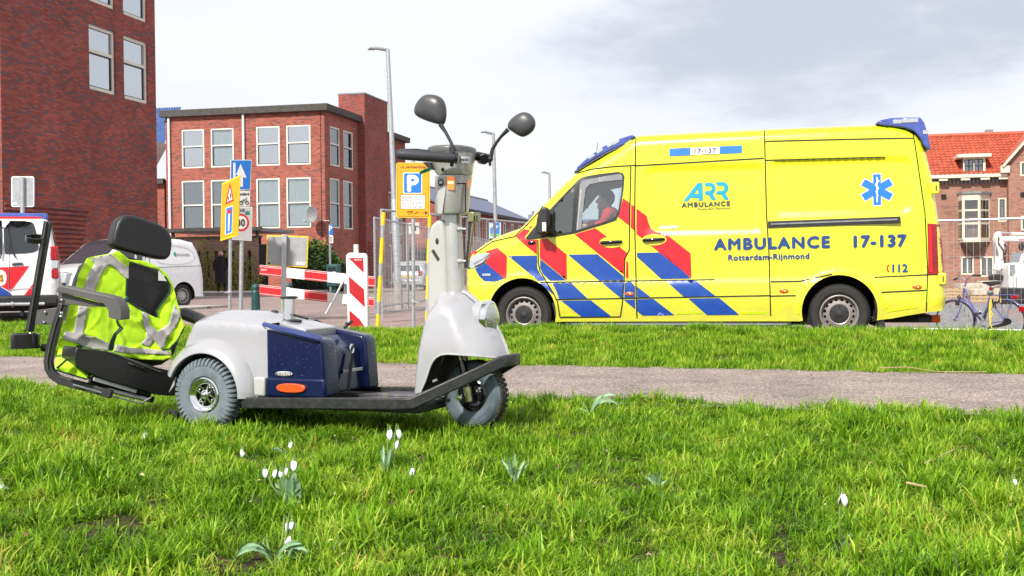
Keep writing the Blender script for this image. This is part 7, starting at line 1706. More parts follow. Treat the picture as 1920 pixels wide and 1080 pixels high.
KS.strip(0, 5, 'front', M['vanwhite'], kv, n=10); KS.strip(5, 8, 'windscreen', mat('tinted_van_glass', (.022, .03, .04), .25, spec=.35), kv, n=10); KS.strip(8, len(pk_)-1, 'roof', M['vanwhite'], kv, n=10)
KS.decal(kw1, M['glassdark'], 'door_window', kv, off=.008); KS.decal([(1.02, 1.15), (1.18, 1.16), (1.55, 1.50), (1.40, 1.44)], M['blackp'], 'quarter_window', kv, off=.008)
for l_ in ([(1.15, .35), (1.12, .9), (1.15, 1.12), (1.72, 1.64), (2.24, 1.68), (2.26, .35), (1.15, .33)], [(2.45, 1.05), (4.15, 1.10)], [(2.42, 1.70), (2.40, .6)]): KS.line(l_, .012, M['under'], 'panel_seam', kv)
KS.line(smoothpoly([(2.55, 1.12), (2.50, 1.62), (3.80, 1.62), (3.98, 1.15)], 2), .014, M['steel'], 'panel_press', kv)
KS.decal([(2.30, .98), (2.44, .98), (2.44, 1.02), (2.30, 1.02)], M['blackp'], 'door_handle', kv, off=.012, step=0); KS.line([(.35, .62), (.55, .66), (1.2, .60)], .02, M['blackp'], 'trim', kv); KS.line([(2.35, .58), (3.05, .58)], .05, M['blackp'], 'side_moulding', kv)
KS.decal([(.02, .28), (-.0, .62), (.42, .60), (.40, .30)], M['blackp'], 'bumper_corner', kv, off=.008)
mb = MB()
mb.prism([(-.06, .25), (-.08, .42), (-.05, .66), (.05, .70), (.10, .25)], .16, 1.64); mb.build('front_bumper', M['blackp'], kv, bevel=.04)
mb = MB(); mb.bar((-.07, .35, .665), (-.07, 1.45, .665), .03, .03); mb.build('grille_bar', M['galv'], kv, bevel=.005); mb = MB(); mb.box((-.085, .64, .36), (-.07, 1.16, .47)); mb.build('number_plate', M['numplate'], kv)
for (ya_, yb_) in ((.12, .40), (1.40, 1.68)): mb = MB(); mb.prism([(.0, .68), (.02, .93), (.20, .96), (.30, .74)], ya_, yb_); mb.build('headlight', M['lens'], kv, bevel=.03)
mb = MB(); mb.ball((1.38, -.10, 1.20), .12, 8, sc=(.6, .8, .9)); mb.build('mirror', M['blackp'], kv, smooth='full'); mb = MB(); mb.ball((1.38, 1.92, 1.20), .12, 8, sc=(.6, .8, .9)); mb.build('mirror', M['blackp'], kv, smooth='full')
text_fit('TECGUARD', 3.32, 3.75, 1.36, 1.42, lambda u, w: (u, KS.inset(u, w)-.01, w), M['zinc'], 'lettering', kv, bold=.02); KS.decal(ell((3.26, 1.40), .05, .06, 8), mat('green_logo', (.02, .35, .25), .5), 'logo', kv, off=.01, step=0)
for u_ in (.82, 3.50):
    mb = MB(); mb.lathe([(.39, .02), (.39, .45), (.01, .45)], (u_, 0, .31), 'y', 20, a0=R(-10), a1=R(190)); mb.build('wheel_well', M['under'], kv)
    road_wheel(kv, (u_, .13, .31), .31, .18, -1, holes=10); road_wheel(kv, (u_, 1.67, .31), .31, .18, 1, holes=10)
mb = MB(); mb.box((.2, .2, .2), (4.0, 1.6, .4)); mb.build('underbody', M['under'], kv)
# police van
Lp = 4.9; o_ = P(15.5, 590, 22.0); ax_ = Vector((.36, -1, 0)).normalized(); th_ = -math.degrees(math.atan2(ax_.y, ax_.x)); yv = Vector((math.sin(R(th_)), math.cos(R(th_)), 0)); o_.z = 0
pv = thing('police_van', 'white police van with red and blue stripes seen from behind at the left edge', 'police van', tuple((o_-ax_*Lp-yv*.87).xy.to_3d()), th_); K = ROOTM[pv.name]
pp_ = [(0, .4), (.0, .8), (.25, 1.0), (.95, 1.15), (1.6, 1.75), (1.9, 1.86), (3.0, 1.92), (4.55, 1.92), (4.72, 1.86), (4.80, 1.72), (4.86, 1.30), (4.90, 1.0), (4.90, .45), (4.88, .36)]
PS = curve_shell(1.74, pp_, whl_bot(4.86, (.9, 3.95), .38, .32), .14, .0, tum=lambda u, w: .13*sstep(1.0, 1.9, w))
PS.side([M['vanwhite']], 'body', pv, step=.10); PS.side([M['vanwhite']], 'side', pv, step=.07, mirror=True); PS.strip(0, 7, 'front_and_roof', M['vanwhite'], pv, n=8); PS.strip(7, len(pp_)-1, 'rear_doors', M['vanwhite'], pv, n=10)
def xr_(z):
    for (u0, z0), (u1, z1) in zip(pp_[8:], pp_[9:]):
        if z1 <= z <= z0: return u0+(u1-u0)*(z-z0)/(z1-z0)
    return 4.90
def q7(x, y): return (x/3.6, 380+y/3.6)
def prear(pl, off, name, m, sm=0):
    pts = [K.hx(*q7(*p), 4.87) for p in pl]
    if sm: pts = smoothpoly(pts, sm)
    vo, fo = cdt(dens(pts, .12), (), .12); mb = MB(); mb.add([(xr_(z)+off, y, z) for y, z in vo], fo); return mb.build(name, m, pv, smooth=True)
prear([(22, 122), (212, 124), (232, 150), (250, 230), (262, 305), (250, 325), (205, 340), (56, 346), (28, 346)], .012, 'rear_window', M['glassdark'], 1); prear([(-150, 122), (14, 121), (14, 346), (-150, 350)], .012, 'rear_window', M['glassdark'])
prear([(64, 434), (200, 427), (72, 598), (64, 590)], .008, 'red_stripe', M['signred']); prear([(-60, 440), (58, 434), (58, 592), (0, 560), (-60, 540)], .008, 'red_stripe', M['signred'])
prear([(-60, 545), (0, 566), (58, 600), (58, 692), (-60, 692)], .008, 'blue_stripe', M['blue']); prear([(64, 604), (124, 674), (122, 690), (64, 692)], .008, 'blue_stripe', M['blue'])
prear([(250, 512), (266, 560), (262, 664), (128, 672)], .008, 'red_stripe', M['signred'])
prear([(-60, 455), (14, 452), (38, 470), (46, 500), (40, 545), (14, 562), (-60, 562)], .012, 'plate_recess', M['vanwhite'], 1); prear([(-60, 486), (19, 484), (21, 534), (-60, 538)], .018, 'number_plate', M['numplate'])
yy = K.hx(*q7(8, 530), 4.9); text_fit('S', yy[0]-.015, yy[0]+.035, yy[1], yy[1]+.11, lambda u, w: (4.925, u, w), M['ink'], 'lettering', pv, bold=.0)
prear([(61, 126), (64, 126), (64, 692), (61, 692)], .014, 'door_gap', M['under']); prear([(64, 585), (262, 572), (262, 576), (64, 590)], .011, 'crease', M['steel'])
prear([(80, 410), (100, 402), (150, 402), (160, 414), (155, 430), (100, 434), (82, 428)], .012, 'handle_recess', M['zinc'], 1); prear([(84, 412), (152, 406), (152, 415), (84, 420)], .03, 'door_handle', M['blackp'])
for pts in ([(44, 148), (62, 230), (70, 300), (104, 372)], [(-10, 220), (12, 310), (4, 378)]):
    mb = MB(); mb.tube([(lambda yz: (xr_(yz[1])+.04, yz[0], yz[1]))(K.hx(*q7(*p), 4.9)) for p in pts], .014, 6); mb.build('wiper', M['blackp'], pv, smooth=True)
mb = MB(); mb.box((4.70, .0, .30), (5.02, 1.74, .50)); mb.build('rear_bumper', M['blackp'], pv, bevel=.05); mb = MB(); mb.tube([(5.1, .5, .34), (5.1, 1.5, .34)], .03, 8); mb.tube([(4.9, .95, .3), (5.15, .95, .36)], .03, 8); mb.build('tow_bar', M['galv'], pv, smooth=True)
for (z0, z1, m_, nm) in ((.98, 1.14, 'lens', 'reversing_lamp'), (1.14, 1.40, 'redlens', 'tail_light'), (.80, .98, 'redlens', 'tail_light')): mb = MB(); mb.box((4.74, 1.61, z0), (4.90, 1.745, z1)); mb.build(nm, M[m_], pv, bevel=.02)
for i in range(4): PS.decal([(4.1-.5*i, .5), (4.35-.5*i, .5), (4.6-.5*i, 1.15), (4.35-.5*i, 1.15)], M['signred'] if i % 2 else M['blue'], 'side_stripe', pv, off=.006, mirror=True)
PS.decal([(2.9, 1.15), (2.9, 1.62), (4.45, 1.62), (4.5, 1.15)], M['glassdark'], 'side_window', pv, off=.008, mirror=True); PS.line([(2.7, .45), (2.7, 1.7)], .012, M['under'], 'panel_seam', pv, mirror=True)
mb = MB(); mb.box((3.6, .2, 1.93), (3.95, 1.55, 2.06)); mb.build('light_bar', M['bluelens'], pv, bevel=.03); mb = MB(); mb.box((4.45, .4, 1.925), (4.5, 1.45, 1.965)); mb.build('roof_strip', M['signred'], pv)
for u_ in (.9, 3.95): road_wheel(pv, (u_, 1.61, .31), .32, .2, 1, holes=10); road_wheel(pv, (u_, .13, .31), .32, .2, -1, holes=10)
mb = MB(); mb.box((.3, .2, .2), (4.7, 1.55, .4)); mb.build('underbody', M['under'], pv)
# silver hatchback through the fence
Lc = 3.9; o_ = P(765, 546, 60.0); ax_ = Vector((-.20, -1, 0)).normalized(); th_ = -math.degrees(math.atan2(ax_.y, ax_.x)); yv = Vector((math.sin(R(th_)), math.cos(R(th_)), 0))
cr_ = thing('parked_car', 'silver hatchback parked beyond the wire fence, seen from behind', 'car', tuple((o_-ax_*Lc-yv*.84).xy.to_3d()), th_); K = ROOTM[cr_.name]
cp_ = [(0, .35), (.0, .62), (.15, .78), (.95, .92), (1.55, 1.36), (1.9, 1.47), (2.6, 1.50), (3.35, 1.44), (3.62, 1.28), (3.78, .98), (3.88, .85), (3.9, .55), (3.86, .35)]
M['silvercar'] = mat('silver_car_paint', (.48, .49, .50), .3, metal=.5, coat=.7)
CSh = curve_shell(1.68, cp_, whl_bot(3.86, (.75, 3.15), .34, .26), .14, .02, tum=lambda u, w: .16*sstep(.85, 1.5, w))
CSh.side([M['silvercar']], 'body', cr_, step=.14); CSh.side([M['silvercar']], 'side', cr_, step=.14, mirror=True); CSh.strip(0, 3, 'bonnet', M['silvercar'], cr_, n=6); CSh.strip(3, 5, 'windscreen', M['glassdark'], cr_, n=6); CSh.strip(5, 12, 'tailgate', M['silvercar'], cr_, n=6)
CSh.decal([(1.5, .95), (1.8, 1.33), (2.5, 1.38), (3.3, 1.30), (3.45, .98)], M['glassdark'], 'side_windows', cr_, off=.01, mirror=True)
mb = MB(); mb.add([(3.665, .30, 1.26), (3.665, 1.38, 1.26), (3.80, 1.46, .99), (3.80, .22, .99)], [(0, 1, 2, 3)]); mb.build('rear_window', M['glassdark'], cr_, solid=.02)
for y_ in (.10, 1.36): mb = MB(); mb.box((3.72, y_, .74), (3.915, y_+.22, .98)); mb.build('tail_light', M['redlens'], cr_, bevel=.03)
mb = MB(); mb.box((3.89, .58, .66), (3.925, 1.10, .78)); mb.build('number_plate', M['numplate'], cr_); mb = MB(); mb.box((3.72, .06, .28), (3.96, 1.62, .56)); mb.build('rear_bumper', M['silvercar'], cr_, bevel=.05); mb = MB(); mb.box((3.70, .2, .22), (3.97, 1.48, .30)); mb.build('bumper_skirt', M['blackp'], cr_)
for u_ in (.75, 3.15): road_wheel(cr_, (u_, 1.58, .30), .30, .19, 1, holes=8); road_wheel(cr_, (u_, .10, .30), .30, .19, -1, holes=8)
mb = MB(); mb.box((.3, .2, .2), (3.7, 1.5, .4)); mb.build('underbody', M['under'], cr_)
# ------------------------------------------------------------------ pedestrian
o_ = P(415, 553, 51.0); pd_ = thing('person', 'person in a long black coat walking away along the slatted brick wall', 'person', (o_.x, o_.y, .13), 0)
V = [(0, 0, .95), (0, .02, 1.2), (0, .0, 1.42), (0, -.02, 1.53), (-.21, 0, 1.42), (-.30, .02, 1.12), (-.24, -.12, .92), (.21, 0, 1.42), (.29, .02, 1.12), (.22, -.14, .95), (-.09, 0, .55), (-.10, -.05, .14), (-.09, -.16, .05), (.10, .05, .55), (.12, .18, .16), (.12, .06, .06)]
skin_body('body', [Vector(v) for v in V], [(0, 1), (1, 2), (2, 3), (2, 4), (4, 5), (5, 6), (2, 7), (7, 8), (8, 9), (0, 10), (10, 11), (11, 12), (0, 13), (13, 14), (14, 15)], [.17, .16, .16, .07, .085, .07, .05, .085, .07, .05, .10, .065, .05, .10, .065, .05], M['blackcloth'], pd_)
loft([(0, 0, .38, .27, .21), (0, .01, .42, .275, .21), (0, 0, .9, .25, .18), (0, 0, 1.2, .245, .17), (0, 0, 1.42, .24, .14), (0, -.01, 1.50, .12, .10)], 'coat', M['blackcloth'], pd_, n=18)
mb = MB(); mb.ball((.01, 0, 1.63), .10, 10, sc=(.85, 1, 1.15)); mb.ball((-.075, 0, 1.63), .025, 5, sc=(.5, 1, 1.3)); mb.ball((.095, 0, 1.63), .025, 5, sc=(.5, 1, 1.3)); mb.ball((.01, .10, 1.62), .02, 5); mb.build('head', M['skin'], pd_, smooth='full')
mb = MB(); mb.tube([(-.13, .0, 1.47), (0, -.09, 1.52), (.14, 0, 1.47)], .07, 8); mb.build('collar', M['blackcloth'], pd_, smooth=True)
# ------------------------------------------------------------------ bicycle
Yb = 20.6; W1 = P(1793, 601, Yb+.25); W2 = P(1882, 603, Yb-.3); zg = -.43
dx_ = (W2-W1); th_ = -math.degrees(math.atan2(dx_.y, dx_.x)); bo = Vector((W1.x, W1.y, zg)); bk_ = thing('bicycle', 'lilac step-through bicycle with black saddle parked against the wire fence at the right', 'bicycle', tuple(bo), th_); K = ROOTM[bk_.name]
def q8(x, y): return (1740+x/7.717, 500+y/7.717)
def b3(x, y, d=0.): a = K.hy(*q8(x, y), d); return Vector((a[0], d, a[1]))
sA = b3(395, 780); sB = b3(1110, 790); rw = .335
for c_, nm in ((sA, 'wheel'), (sB, 'wheel')):
    c_ = Vector((c_.x, 0, rw+.01)); e = MB(); e.lathe([(rw-.004+.018*math.cos(2*math.pi*i/8), .020*math.sin(2*math.pi*i/8)) for i in range(8)], (0, 0, 0), 'y', 40, closed=True); w_o = e.build('wheel', M['rubber'], bk_, smooth=True); w_o.location = c_
    ROOTM[w_o.name] = K
    e = MB(); e.lathe([(rw-.012, -.010), (rw-.022, -.010), (rw-.022, .010), (rw-.012, .010)], (0, 0, 0), 'y', 40, closed=True); e.build('rim', M['galv'], w_o, smooth=True)
    e = MB()
    for j in range(28): a = 2*math.pi*j/28; sg = 1 if j % 2 else -1; e.bar((.02*math.cos(a+.6*sg), .02*sg, .02*math.sin(a+.6*sg)), ((rw-.02)*math.cos(a), 0, (rw-.02)*math.sin(a)), .0022)
    e.build('spokes', M['chrome'], w_o, kind='stuff'); e = MB(); e.lathe([(.018, -.045), (.024, -.02), (.024, .02), (.018, .045)], (0, 0, 0), 'y', 12); e.build('hub', M['galv'], w_o)
sA.z = sB.z = rw+.01
LV = M['lavender']
mb = MB(); mb.tube([b3(520, 310), b3(510, 480)], .020, 10); mb.tube([b3(540, 330), b3(590, 480), b3(680, 610), b3(830, 690)], .016, 10); mb.tube([b3(515, 450), b3(600, 560), b3(690, 680), b3(790, 800)], .017, 10); mb.tube([b3(885, 450), b3(840, 700), b3(815, 810)], .016, 10)
mb.build('frame', LV, bk_, smooth=True)
for d in (-.05, .05):
    mb = MB(); mb.tube([b3(815, 815, d*.4), b3(1070, 795, d), Vector((sB.x, d, sB.z))], .010, 8); mb.tube([b3(890, 480, d*.4), Vector((sB.x, d, sB.z))], .008, 8); mb.build('rear_stay', LV, bk_, smooth=True)
    mb = MB(); mb.tube([b3(500, 480, d*.6), b3(470, 600, d), b3(430, 700, d), Vector((sA.x, d, sA.z))], .011, 8); mb.build('fork_blade', LV, bk_, smooth=True)
def guard(c, a0, a1, name):
    mb = MB(); mb.lathe([(rw+.022, -.028), (rw+.034, -.012), (rw+.034, .012), (rw+.022, .028)], (c.x, 0, c.z), 'y', 30, a0=R(a0), a1=R(a1)); return mb.build(name, LV, bk_, smooth=True, solid=.003)
guard(sA, -25, 130, 'front_mudguard'); guard(sB, -15, 175, 'rear_mudguard')
mb = MB(); mb.tube([b3(560, 210), b3(530, 290)], .013, 8); mb.build('stem', LV, bk_, smooth=True)
mb = MB(); mb.tube([b3(545, 200, -.02), b3(590, 150, -.16), b3(650, 125, -.27)], .011, 8); mb.tube([b3(545, 205, .02), b3(500, 160, .16), b3(430, 165, .24)], .011, 8); mb.build('handlebar', M['galv'], bk_, smooth=True)
mb = MB(); mb.tube([b3(650, 126, -.27), b3(765, 128, -.30)], .017, 8); mb.build('grip', M['blackp'], bk_, smooth=True); mb = MB(); mb.tube([b3(450, 155, .24), b3(375, 190, .28)], .017, 8); mb.build('grip', M['blackp'], bk_, smooth=True)
mb = MB(); mb.tube([b3(640, 145, -.26), b3(690, 160, -.28)], .006, 5); mb.tube([b3(380, 205, .27), b3(330, 232, .27)], .006, 5); mb.build('brake_levers', M['galv'], bk_, kind='stuff')
mb = MB(); mb.prism(smoothpoly([(b3(800, 240).x, b3(800, 240).z), (b3(820, 215).x, b3(820, 215).z), (b3(900, 215).x, b3(900, 215).z), (b3(1000, 205).x, b3(1000, 205).z), (b3(1040, 215).x, b3(1040, 215).z), (b3(1030, 255).x, b3(1030, 255).z), (b3(960, 262).x, b3(960, 262).z), (b3(910, 285).x, b3(910, 285).z), (b3(880, 255).x, b3(880, 255).z)], 1), -.085, .085); mb.build('saddle', M['blackp'], bk_, bevel=.02)
mb = MB(); mb.tube([b3(910, 280), b3(885, 450)], .013, 8); mb.build('seat_post', M['galv'], bk_); mb = MB(); mb.tube([b3(900, 350, -.03), b3(905, 400, .02)], .05, 8); mb.build('seat_springs', M['zinc'], bk_); mb = MB(); mb.box(tuple(b3(880, 330, -.04)), tuple(b3(945, 300, .0)+Vector((0, .04, 0)))); mb.build('seat_reflector', M['redlens'], bk_, bevel=.005)
mb = MB(); 
for d in (-.06, .06): mb.tube([b3(940, 410, d), b3(1190, 405, d), b3(1310, 400, d)], .007, 6); mb.tube([b3(1190, 410, d), b3(1230, 470, d), Vector((sB.x, d, sB.z))], .005, 6); mb.tube([b3(1040, 440, d), Vector((sB.x, d, sB.z))], .005, 6)
mb.tube([b3(1310, 400, -.06), b3(1330, 420, 0), b3(1310, 400, .06)], .007, 6); mb.build('luggage_rack', LV, bk_, smooth=True)
mb = MB(); mb.box((b3(1210, 460).x, -.05, b3(1210, 465).z), (b3(1315, 460).x, .05, b3(1210, 415).z)); mb.build('rear_light', M['redlens'], bk_, bevel=.012)
mb = MB(); a_ = b3(1330, 600); mb.box((a_.x-.01, -.04, a_.z-.06), (a_.x+.08, .04, a_.z+.03)); mb.build('rear_reflector', M['redlens'], bk_, bevel=.01)
mb = MB(); mb.prism(smoothpoly([(b3(*p).x, b3(*p).z) for p in ((930, 860), (1110, 810), (1120, 740), (1200, 745), (1240, 790), (1200, 840), (960, 895), (860, 900))], 1), -.075, -.05); mb.build('chain_guard', M['blackg'], bk_, bevel=.006)
mb = MB(); mb.tube([b3(830, 860, -.06), b3(760, 820, -.09)], .009, 6); mb.tube([b3(830, 860, .06), b3(880, 905, .09)], .009, 6); mb.lathe([(.09, -.048), (.10, -.045), (.10, -.040), (.01, -.04)], tuple(b3(840, 850).xyz), 'y', 20); mb.build('crank', M['zinc'], bk_, smooth=True); mb = MB(); a_ = b3(710, 680, -.10); mb.box((a_.x-.06, -.16, a_.z-.015), (a_.x+.06, -.06, a_.z+.02)); mb.build('pedal', M['blackp'], bk_, bevel=.004)
mb = MB(); mb.box((b3(400, 560).x, -.03, b3(400, 560).z), (b3(450, 560).x, .03, b3(450, 500).z)); mb.tube([b3(440, 420), b3(470, 480)], .03, 8); mb.build('front_lamp', M['blackp'], bk_, bevel=.006)
rp = [(905, 470), (925, 560), (895, 620), (935, 690), (900, 760), (895, 830), (940, 905)]
mb = MB(); mb.tube([b3(x, y, -.07) for x, y in rp], .010, 6); mb.tube([b3(1000, 500, -.06), b3(1020, 450, -.06), b3(1055, 460, -.06), b3(1050, 520, -.06)], .008, 6); mb.tube([b3(910, 470, -.065), b3(890, 600, -.065), b3(905, 820, -.065)], .016, 6); mb.build('yellow_rope', mat('yellow_rope', (.70, .52, .04), .8), bk_, smooth=True)
mb = MB(); mb.tube([b3(940, 470, -.06), b3(920, 540, -.06), b3(985, 590, -.06), b3(960, 500, -.06)], .014, 6); mb.build('chain_lock', M['blackp'], bk_, smooth=True)
# ------------------------------------------------------------------ excavator and building site
Ye = 42; o_ = P(1895, 560, Ye); ex = thing('excavator', 'white excavator arm and body standing on the building site behind the bicycle', 'excavator', (o_.x, o_.y, -.52), 8); K = ROOTM[ex.name]
def qe(x, y): return (1820+x/5.4, 400+y/5.4)
M['exw'] = mat('white_machine_paint', (.70, .70, .68), .4, var=.12, vs=4)
plate(K, [qe(245, 260), qe(262, 205), qe(288, 180), (qe(305, 190)), qe(330, 262), qe(345, 290), qe(335, 440), qe(325, 470), qe(300, 470), qe(285, 400), qe(270, 340)], -.2, .15, 'dipper_arm', M['exw'], ex, bevel=.02)
plate(K, [qe(245, 260), qe(268, 280), qe(262, 500), qe(240, 505), qe(243, 380)], -.05, .1, 'bucket_cylinder', M['galv'], ex, bevel=.02)
plate(K, [qe(320, 240), qe(400, 228), qe(560, 232), qe(700, 260), qe(700, 330), qe(560, 290), qe(400, 280), qe(330, 282)], -.25, .2, 'boom', M['exw'], ex, bevel=.03)
plate(K, [qe(290, 182), qe(420, 196), qe(420, 206), qe(290, 196)], -.1, .0, 'cylinder_rod', M['chrome'], ex); plate(K, [qe(415, 190), qe(700, 200), qe(700, 224), qe(415, 216)], -.12, .05, 'boom_cylinder', M['exw'], ex, bevel=.02)
plate(K, [qe(252, 250), qe(264, 250), qe(264, 275), qe(252, 275)], -.21, -.2, 'warning_label', M['yelpaint'], ex)
plate(K, [qe(488, 262), qe(540, 262), qe(540, 274), qe(488, 272)], -.262, -.25, 'red_lettering', M['signred'], ex)
for a_, b_ in (((232, 545), (300, 560)), ((270, 440), (262, 560)), ((300, 450), (318, 560))): a_, b_ = K.hy(*qe(*a_), -.05), K.hy(*qe(*b_), -.05); mb = MB(); mb.bar((a_[0], -.05, a_[1]), (b_[0], -.05, b_[1]), .2, .16); mb.build('link_arm', M['exw'], ex, bevel=.02)
plate(K, [qe(215, 635), qe(240, 615), qe(320, 618), qe(340, 645), qe(330, 675), qe(225, 678)], -.3, .3, 'quick_coupler', M['blackp'], ex, bevel=.03)
mb = MB(); mb.tube([(lambda p: (p[0], -.25, p[1]))(K.hy(*qe(*p), -.25)) for p in ((340, 310), (370, 350), (345, 420), (350, 520), (385, 590), (370, 650), (330, 672))], .03, 6); mb.tube([(lambda p: (p[0], -.25, p[1]))(K.hy(*qe(*p), -.25)) for p in ((285, 240), (280, 300), (330, 370), (335, 470))], .025, 6); mb.build('hoses', M['mud'], ex, smooth=True)
plate(K, [qe(388, 508), qe(440, 500), qe(700, 500), qe(700, 768), qe(388, 765)], -1.0, 1.2, 'machine_body', M['exw'], ex, bevel=.06)
plate(K, [qe(398, 515), qe(448, 520), qe(455, 600), qe(425, 638), qe(396, 630)], -1.01, -1.0, 'grille_panel', M['zinc'], ex)
for x_ in (430, 460, 462): plate(K, [qe(x_, 640), qe(x_+3, 640), qe(x_+3, 765), qe(x_, 765)], -1.012, -1.0, 'panel_joint', M['under'], ex)
plate(K, [qe(505, 505), qe(530, 395), qe(700, 360), qe(700, 505)], -.6, .8, 'cab_glass', M['glassdark'], ex); 
for a_, b_ in (((508, 505), (532, 395)), ((532, 395), (700, 358))): a_, b_ = K.hy(*qe(*a_), -.62), K.hy(*qe(*b_), -.62); mb = MB(); mb.bar((a_[0], -.63, a_[1]), (b_[0], -.63, b_[1]), .10, .10); mb.build('cab_pillar', M['exw'], ex)
mb = MB(); a_ = K.hy(*qe(512, 335), -.8); mb.ball((a_[0], -.8, a_[1]), .12, 8, sc=(.8, .3, 1.3)); mb.build('mirror', M['blackp'], ex)
a_ = K.hy(*qe(388, 765), -1.0); mb = MB(); mb.box((a_[0]-.3, -1.3, .02), (a_[0]+5, -.7, .62)); mb.build('crawler_track', M['under'], ex, bevel=.15); mb = MB(); mb.box((a_[0]+.2, -.5, .3), (a_[0]+4, 1.0, .9)); mb.build('turntable', M['under'], ex)
# pallets and stacked slabs on the site
def pallet(px, py, Y, w, h, label, n=3, name='pallet'):
    o_ = P(px, py, Y); o_.z = -.52; t = thing(name, label, 'pallet', tuple(o_), 10+rnd.uniform(-12, 12), 'pallets on the building site')
    z = 0
    for k in range(n):
        for i in range(3): mb = MB(); mb.box((-w/2, -.5+.45*i, z), (w/2, -.5+.45*i+.1, z+.09)); mb.build('bearer', M['wood'], t)
        for i in range(6): mb = MB(); x = -w/2+w*i/6; mb.box((x+.01, -.5, z+.092), (x+w/6-.03, .5, z+.115)); mb.build('plank', M['wood'], t)
        z += .13
    if h: mb = MB(); mb.box((-w/2+.05, -.45, z), (w/2-.05, .45, z+h)); mb.build('load', M['slabload'], t, bevel=.03)
M['slabload'] = mat('wrapped_slabs', (.45, .40, .32), .7, var=.3)
pallet(1775, 545, 50, 1.6, .0, 'low stack of wooden pallets right beside the ambulance rear', 4)
pallet(1822, 540, 52, 1.3, .55, 'pallet with a wrapped pale load behind the bicycle handlebars', 1)
pallet(1850, 545, 48, 1.5, .25, 'pallet with a flat load below the excavator coupler', 2)
pallet(1868, 543, 54, 1.6, .5, 'pallet with a load close to the white excavator body', 2)
# rows of kerb stones lying on the site floor
for i, (yy_, ) in enumerate(((26,), (28.5,), (31.5,), (35,), (39,))):
    a_ = P(1740, 600, yy_); b_ = P(1935, 600, yy_-.6); t = thing('kerb_stones', 'long row of loose kerb stones lying on the site floor, row %s from the fence' % ('first', 'second', 'third', 'fourth', 'fifth')[i], 'kerb stones', (a_.x, a_.y, -.52), -math.degrees(math.atan2(b_.y-a_.y, b_.x-a_.x)), 'rows of kerb stones')
    n_ = int((b_-a_).length/1.0)
    for k in range(n_): mb = MB(); mb.box((k*1.0+.02, rnd.uniform(-.02, .02), 0), (k*1.0+.98, .16, .16)); mb.build('kerb_stone', M['zinc'], t)
# ================================================================== grass (instanced tufts), flowers, litter
def grassmat():
    m = bpy.data.materials.new('grass_blades'); m.use_nodes = True; t = m.node_tree; t.nodes.clear(); L = t.links.new
    o = N(t, 'ShaderNodeOutputMaterial'); at = N(t, 'ShaderNodeAttribute', attribute_name='bl'); oi = N(t, 'ShaderNodeObjectInfo'); ge = N(t, 'ShaderNodeNewGeometry')
    sp = N(t, 'ShaderNodeSeparateColor'); L(at.outputs['Color'], sp.inputs[0])          # r: blade random, g: height along the blade
    n = N(t, 'ShaderNodeTexNoise'); n.inputs['Scale'].default_value = 4.5; n.inputs['Detail'].default_value = 6; L(ge.outputs['Position'], n.inputs['Vector'])
    a1 = N(t, 'ShaderNodeMath', operation='MULTIPLY_ADD'); a1.inputs[1].default_value = .25; L(oi.outputs['Random'], a1.inputs[0])
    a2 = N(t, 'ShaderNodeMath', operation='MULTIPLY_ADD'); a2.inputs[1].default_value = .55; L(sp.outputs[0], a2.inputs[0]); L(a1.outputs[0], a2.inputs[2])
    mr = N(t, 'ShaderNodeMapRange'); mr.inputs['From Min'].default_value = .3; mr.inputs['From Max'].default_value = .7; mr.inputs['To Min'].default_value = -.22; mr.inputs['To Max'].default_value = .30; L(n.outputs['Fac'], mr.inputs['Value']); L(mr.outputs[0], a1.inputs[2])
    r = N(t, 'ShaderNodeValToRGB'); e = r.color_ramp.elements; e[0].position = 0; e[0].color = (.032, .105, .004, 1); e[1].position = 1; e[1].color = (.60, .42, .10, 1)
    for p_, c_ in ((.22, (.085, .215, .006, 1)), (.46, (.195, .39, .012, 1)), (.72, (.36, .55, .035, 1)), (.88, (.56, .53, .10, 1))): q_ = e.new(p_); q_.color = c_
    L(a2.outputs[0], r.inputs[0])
    hs = N(t, 'ShaderNodeHueSaturation'); m3 = N(t, 'ShaderNodeMapRange'); m3.inputs['To Min'].default_value = .30; m3.inputs['To Max'].default_value = 1.35; L(sp.outputs[1], m3.inputs['Value']); L(m3.outputs[0], hs.inputs['Value']); L(r.outputs[0], hs.inputs['Color'])  # blade feet coloured darker as shade in the gaps, tips paler
    d = N(t, 'ShaderNodeBsdfPrincipled'); d.inputs['Roughness'].default_value = .42; d.inputs['Specular IOR Level'].default_value = .22; L(hs.outputs[0], d.inputs['Base Color'])
    tl = N(t, 'ShaderNodeBsdfTranslucent'); L(hs.outputs[0], tl.inputs[0]); mx = N(t, 'ShaderNodeMixShader'); mx.inputs[0].default_value = .38
    L(d.outputs[0], mx.inputs[1]); L(tl.outputs[0], mx.inputs[2]); L(mx.outputs[0], o.inputs[0]); return m
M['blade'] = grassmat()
NR = np.random.RandomState(5)
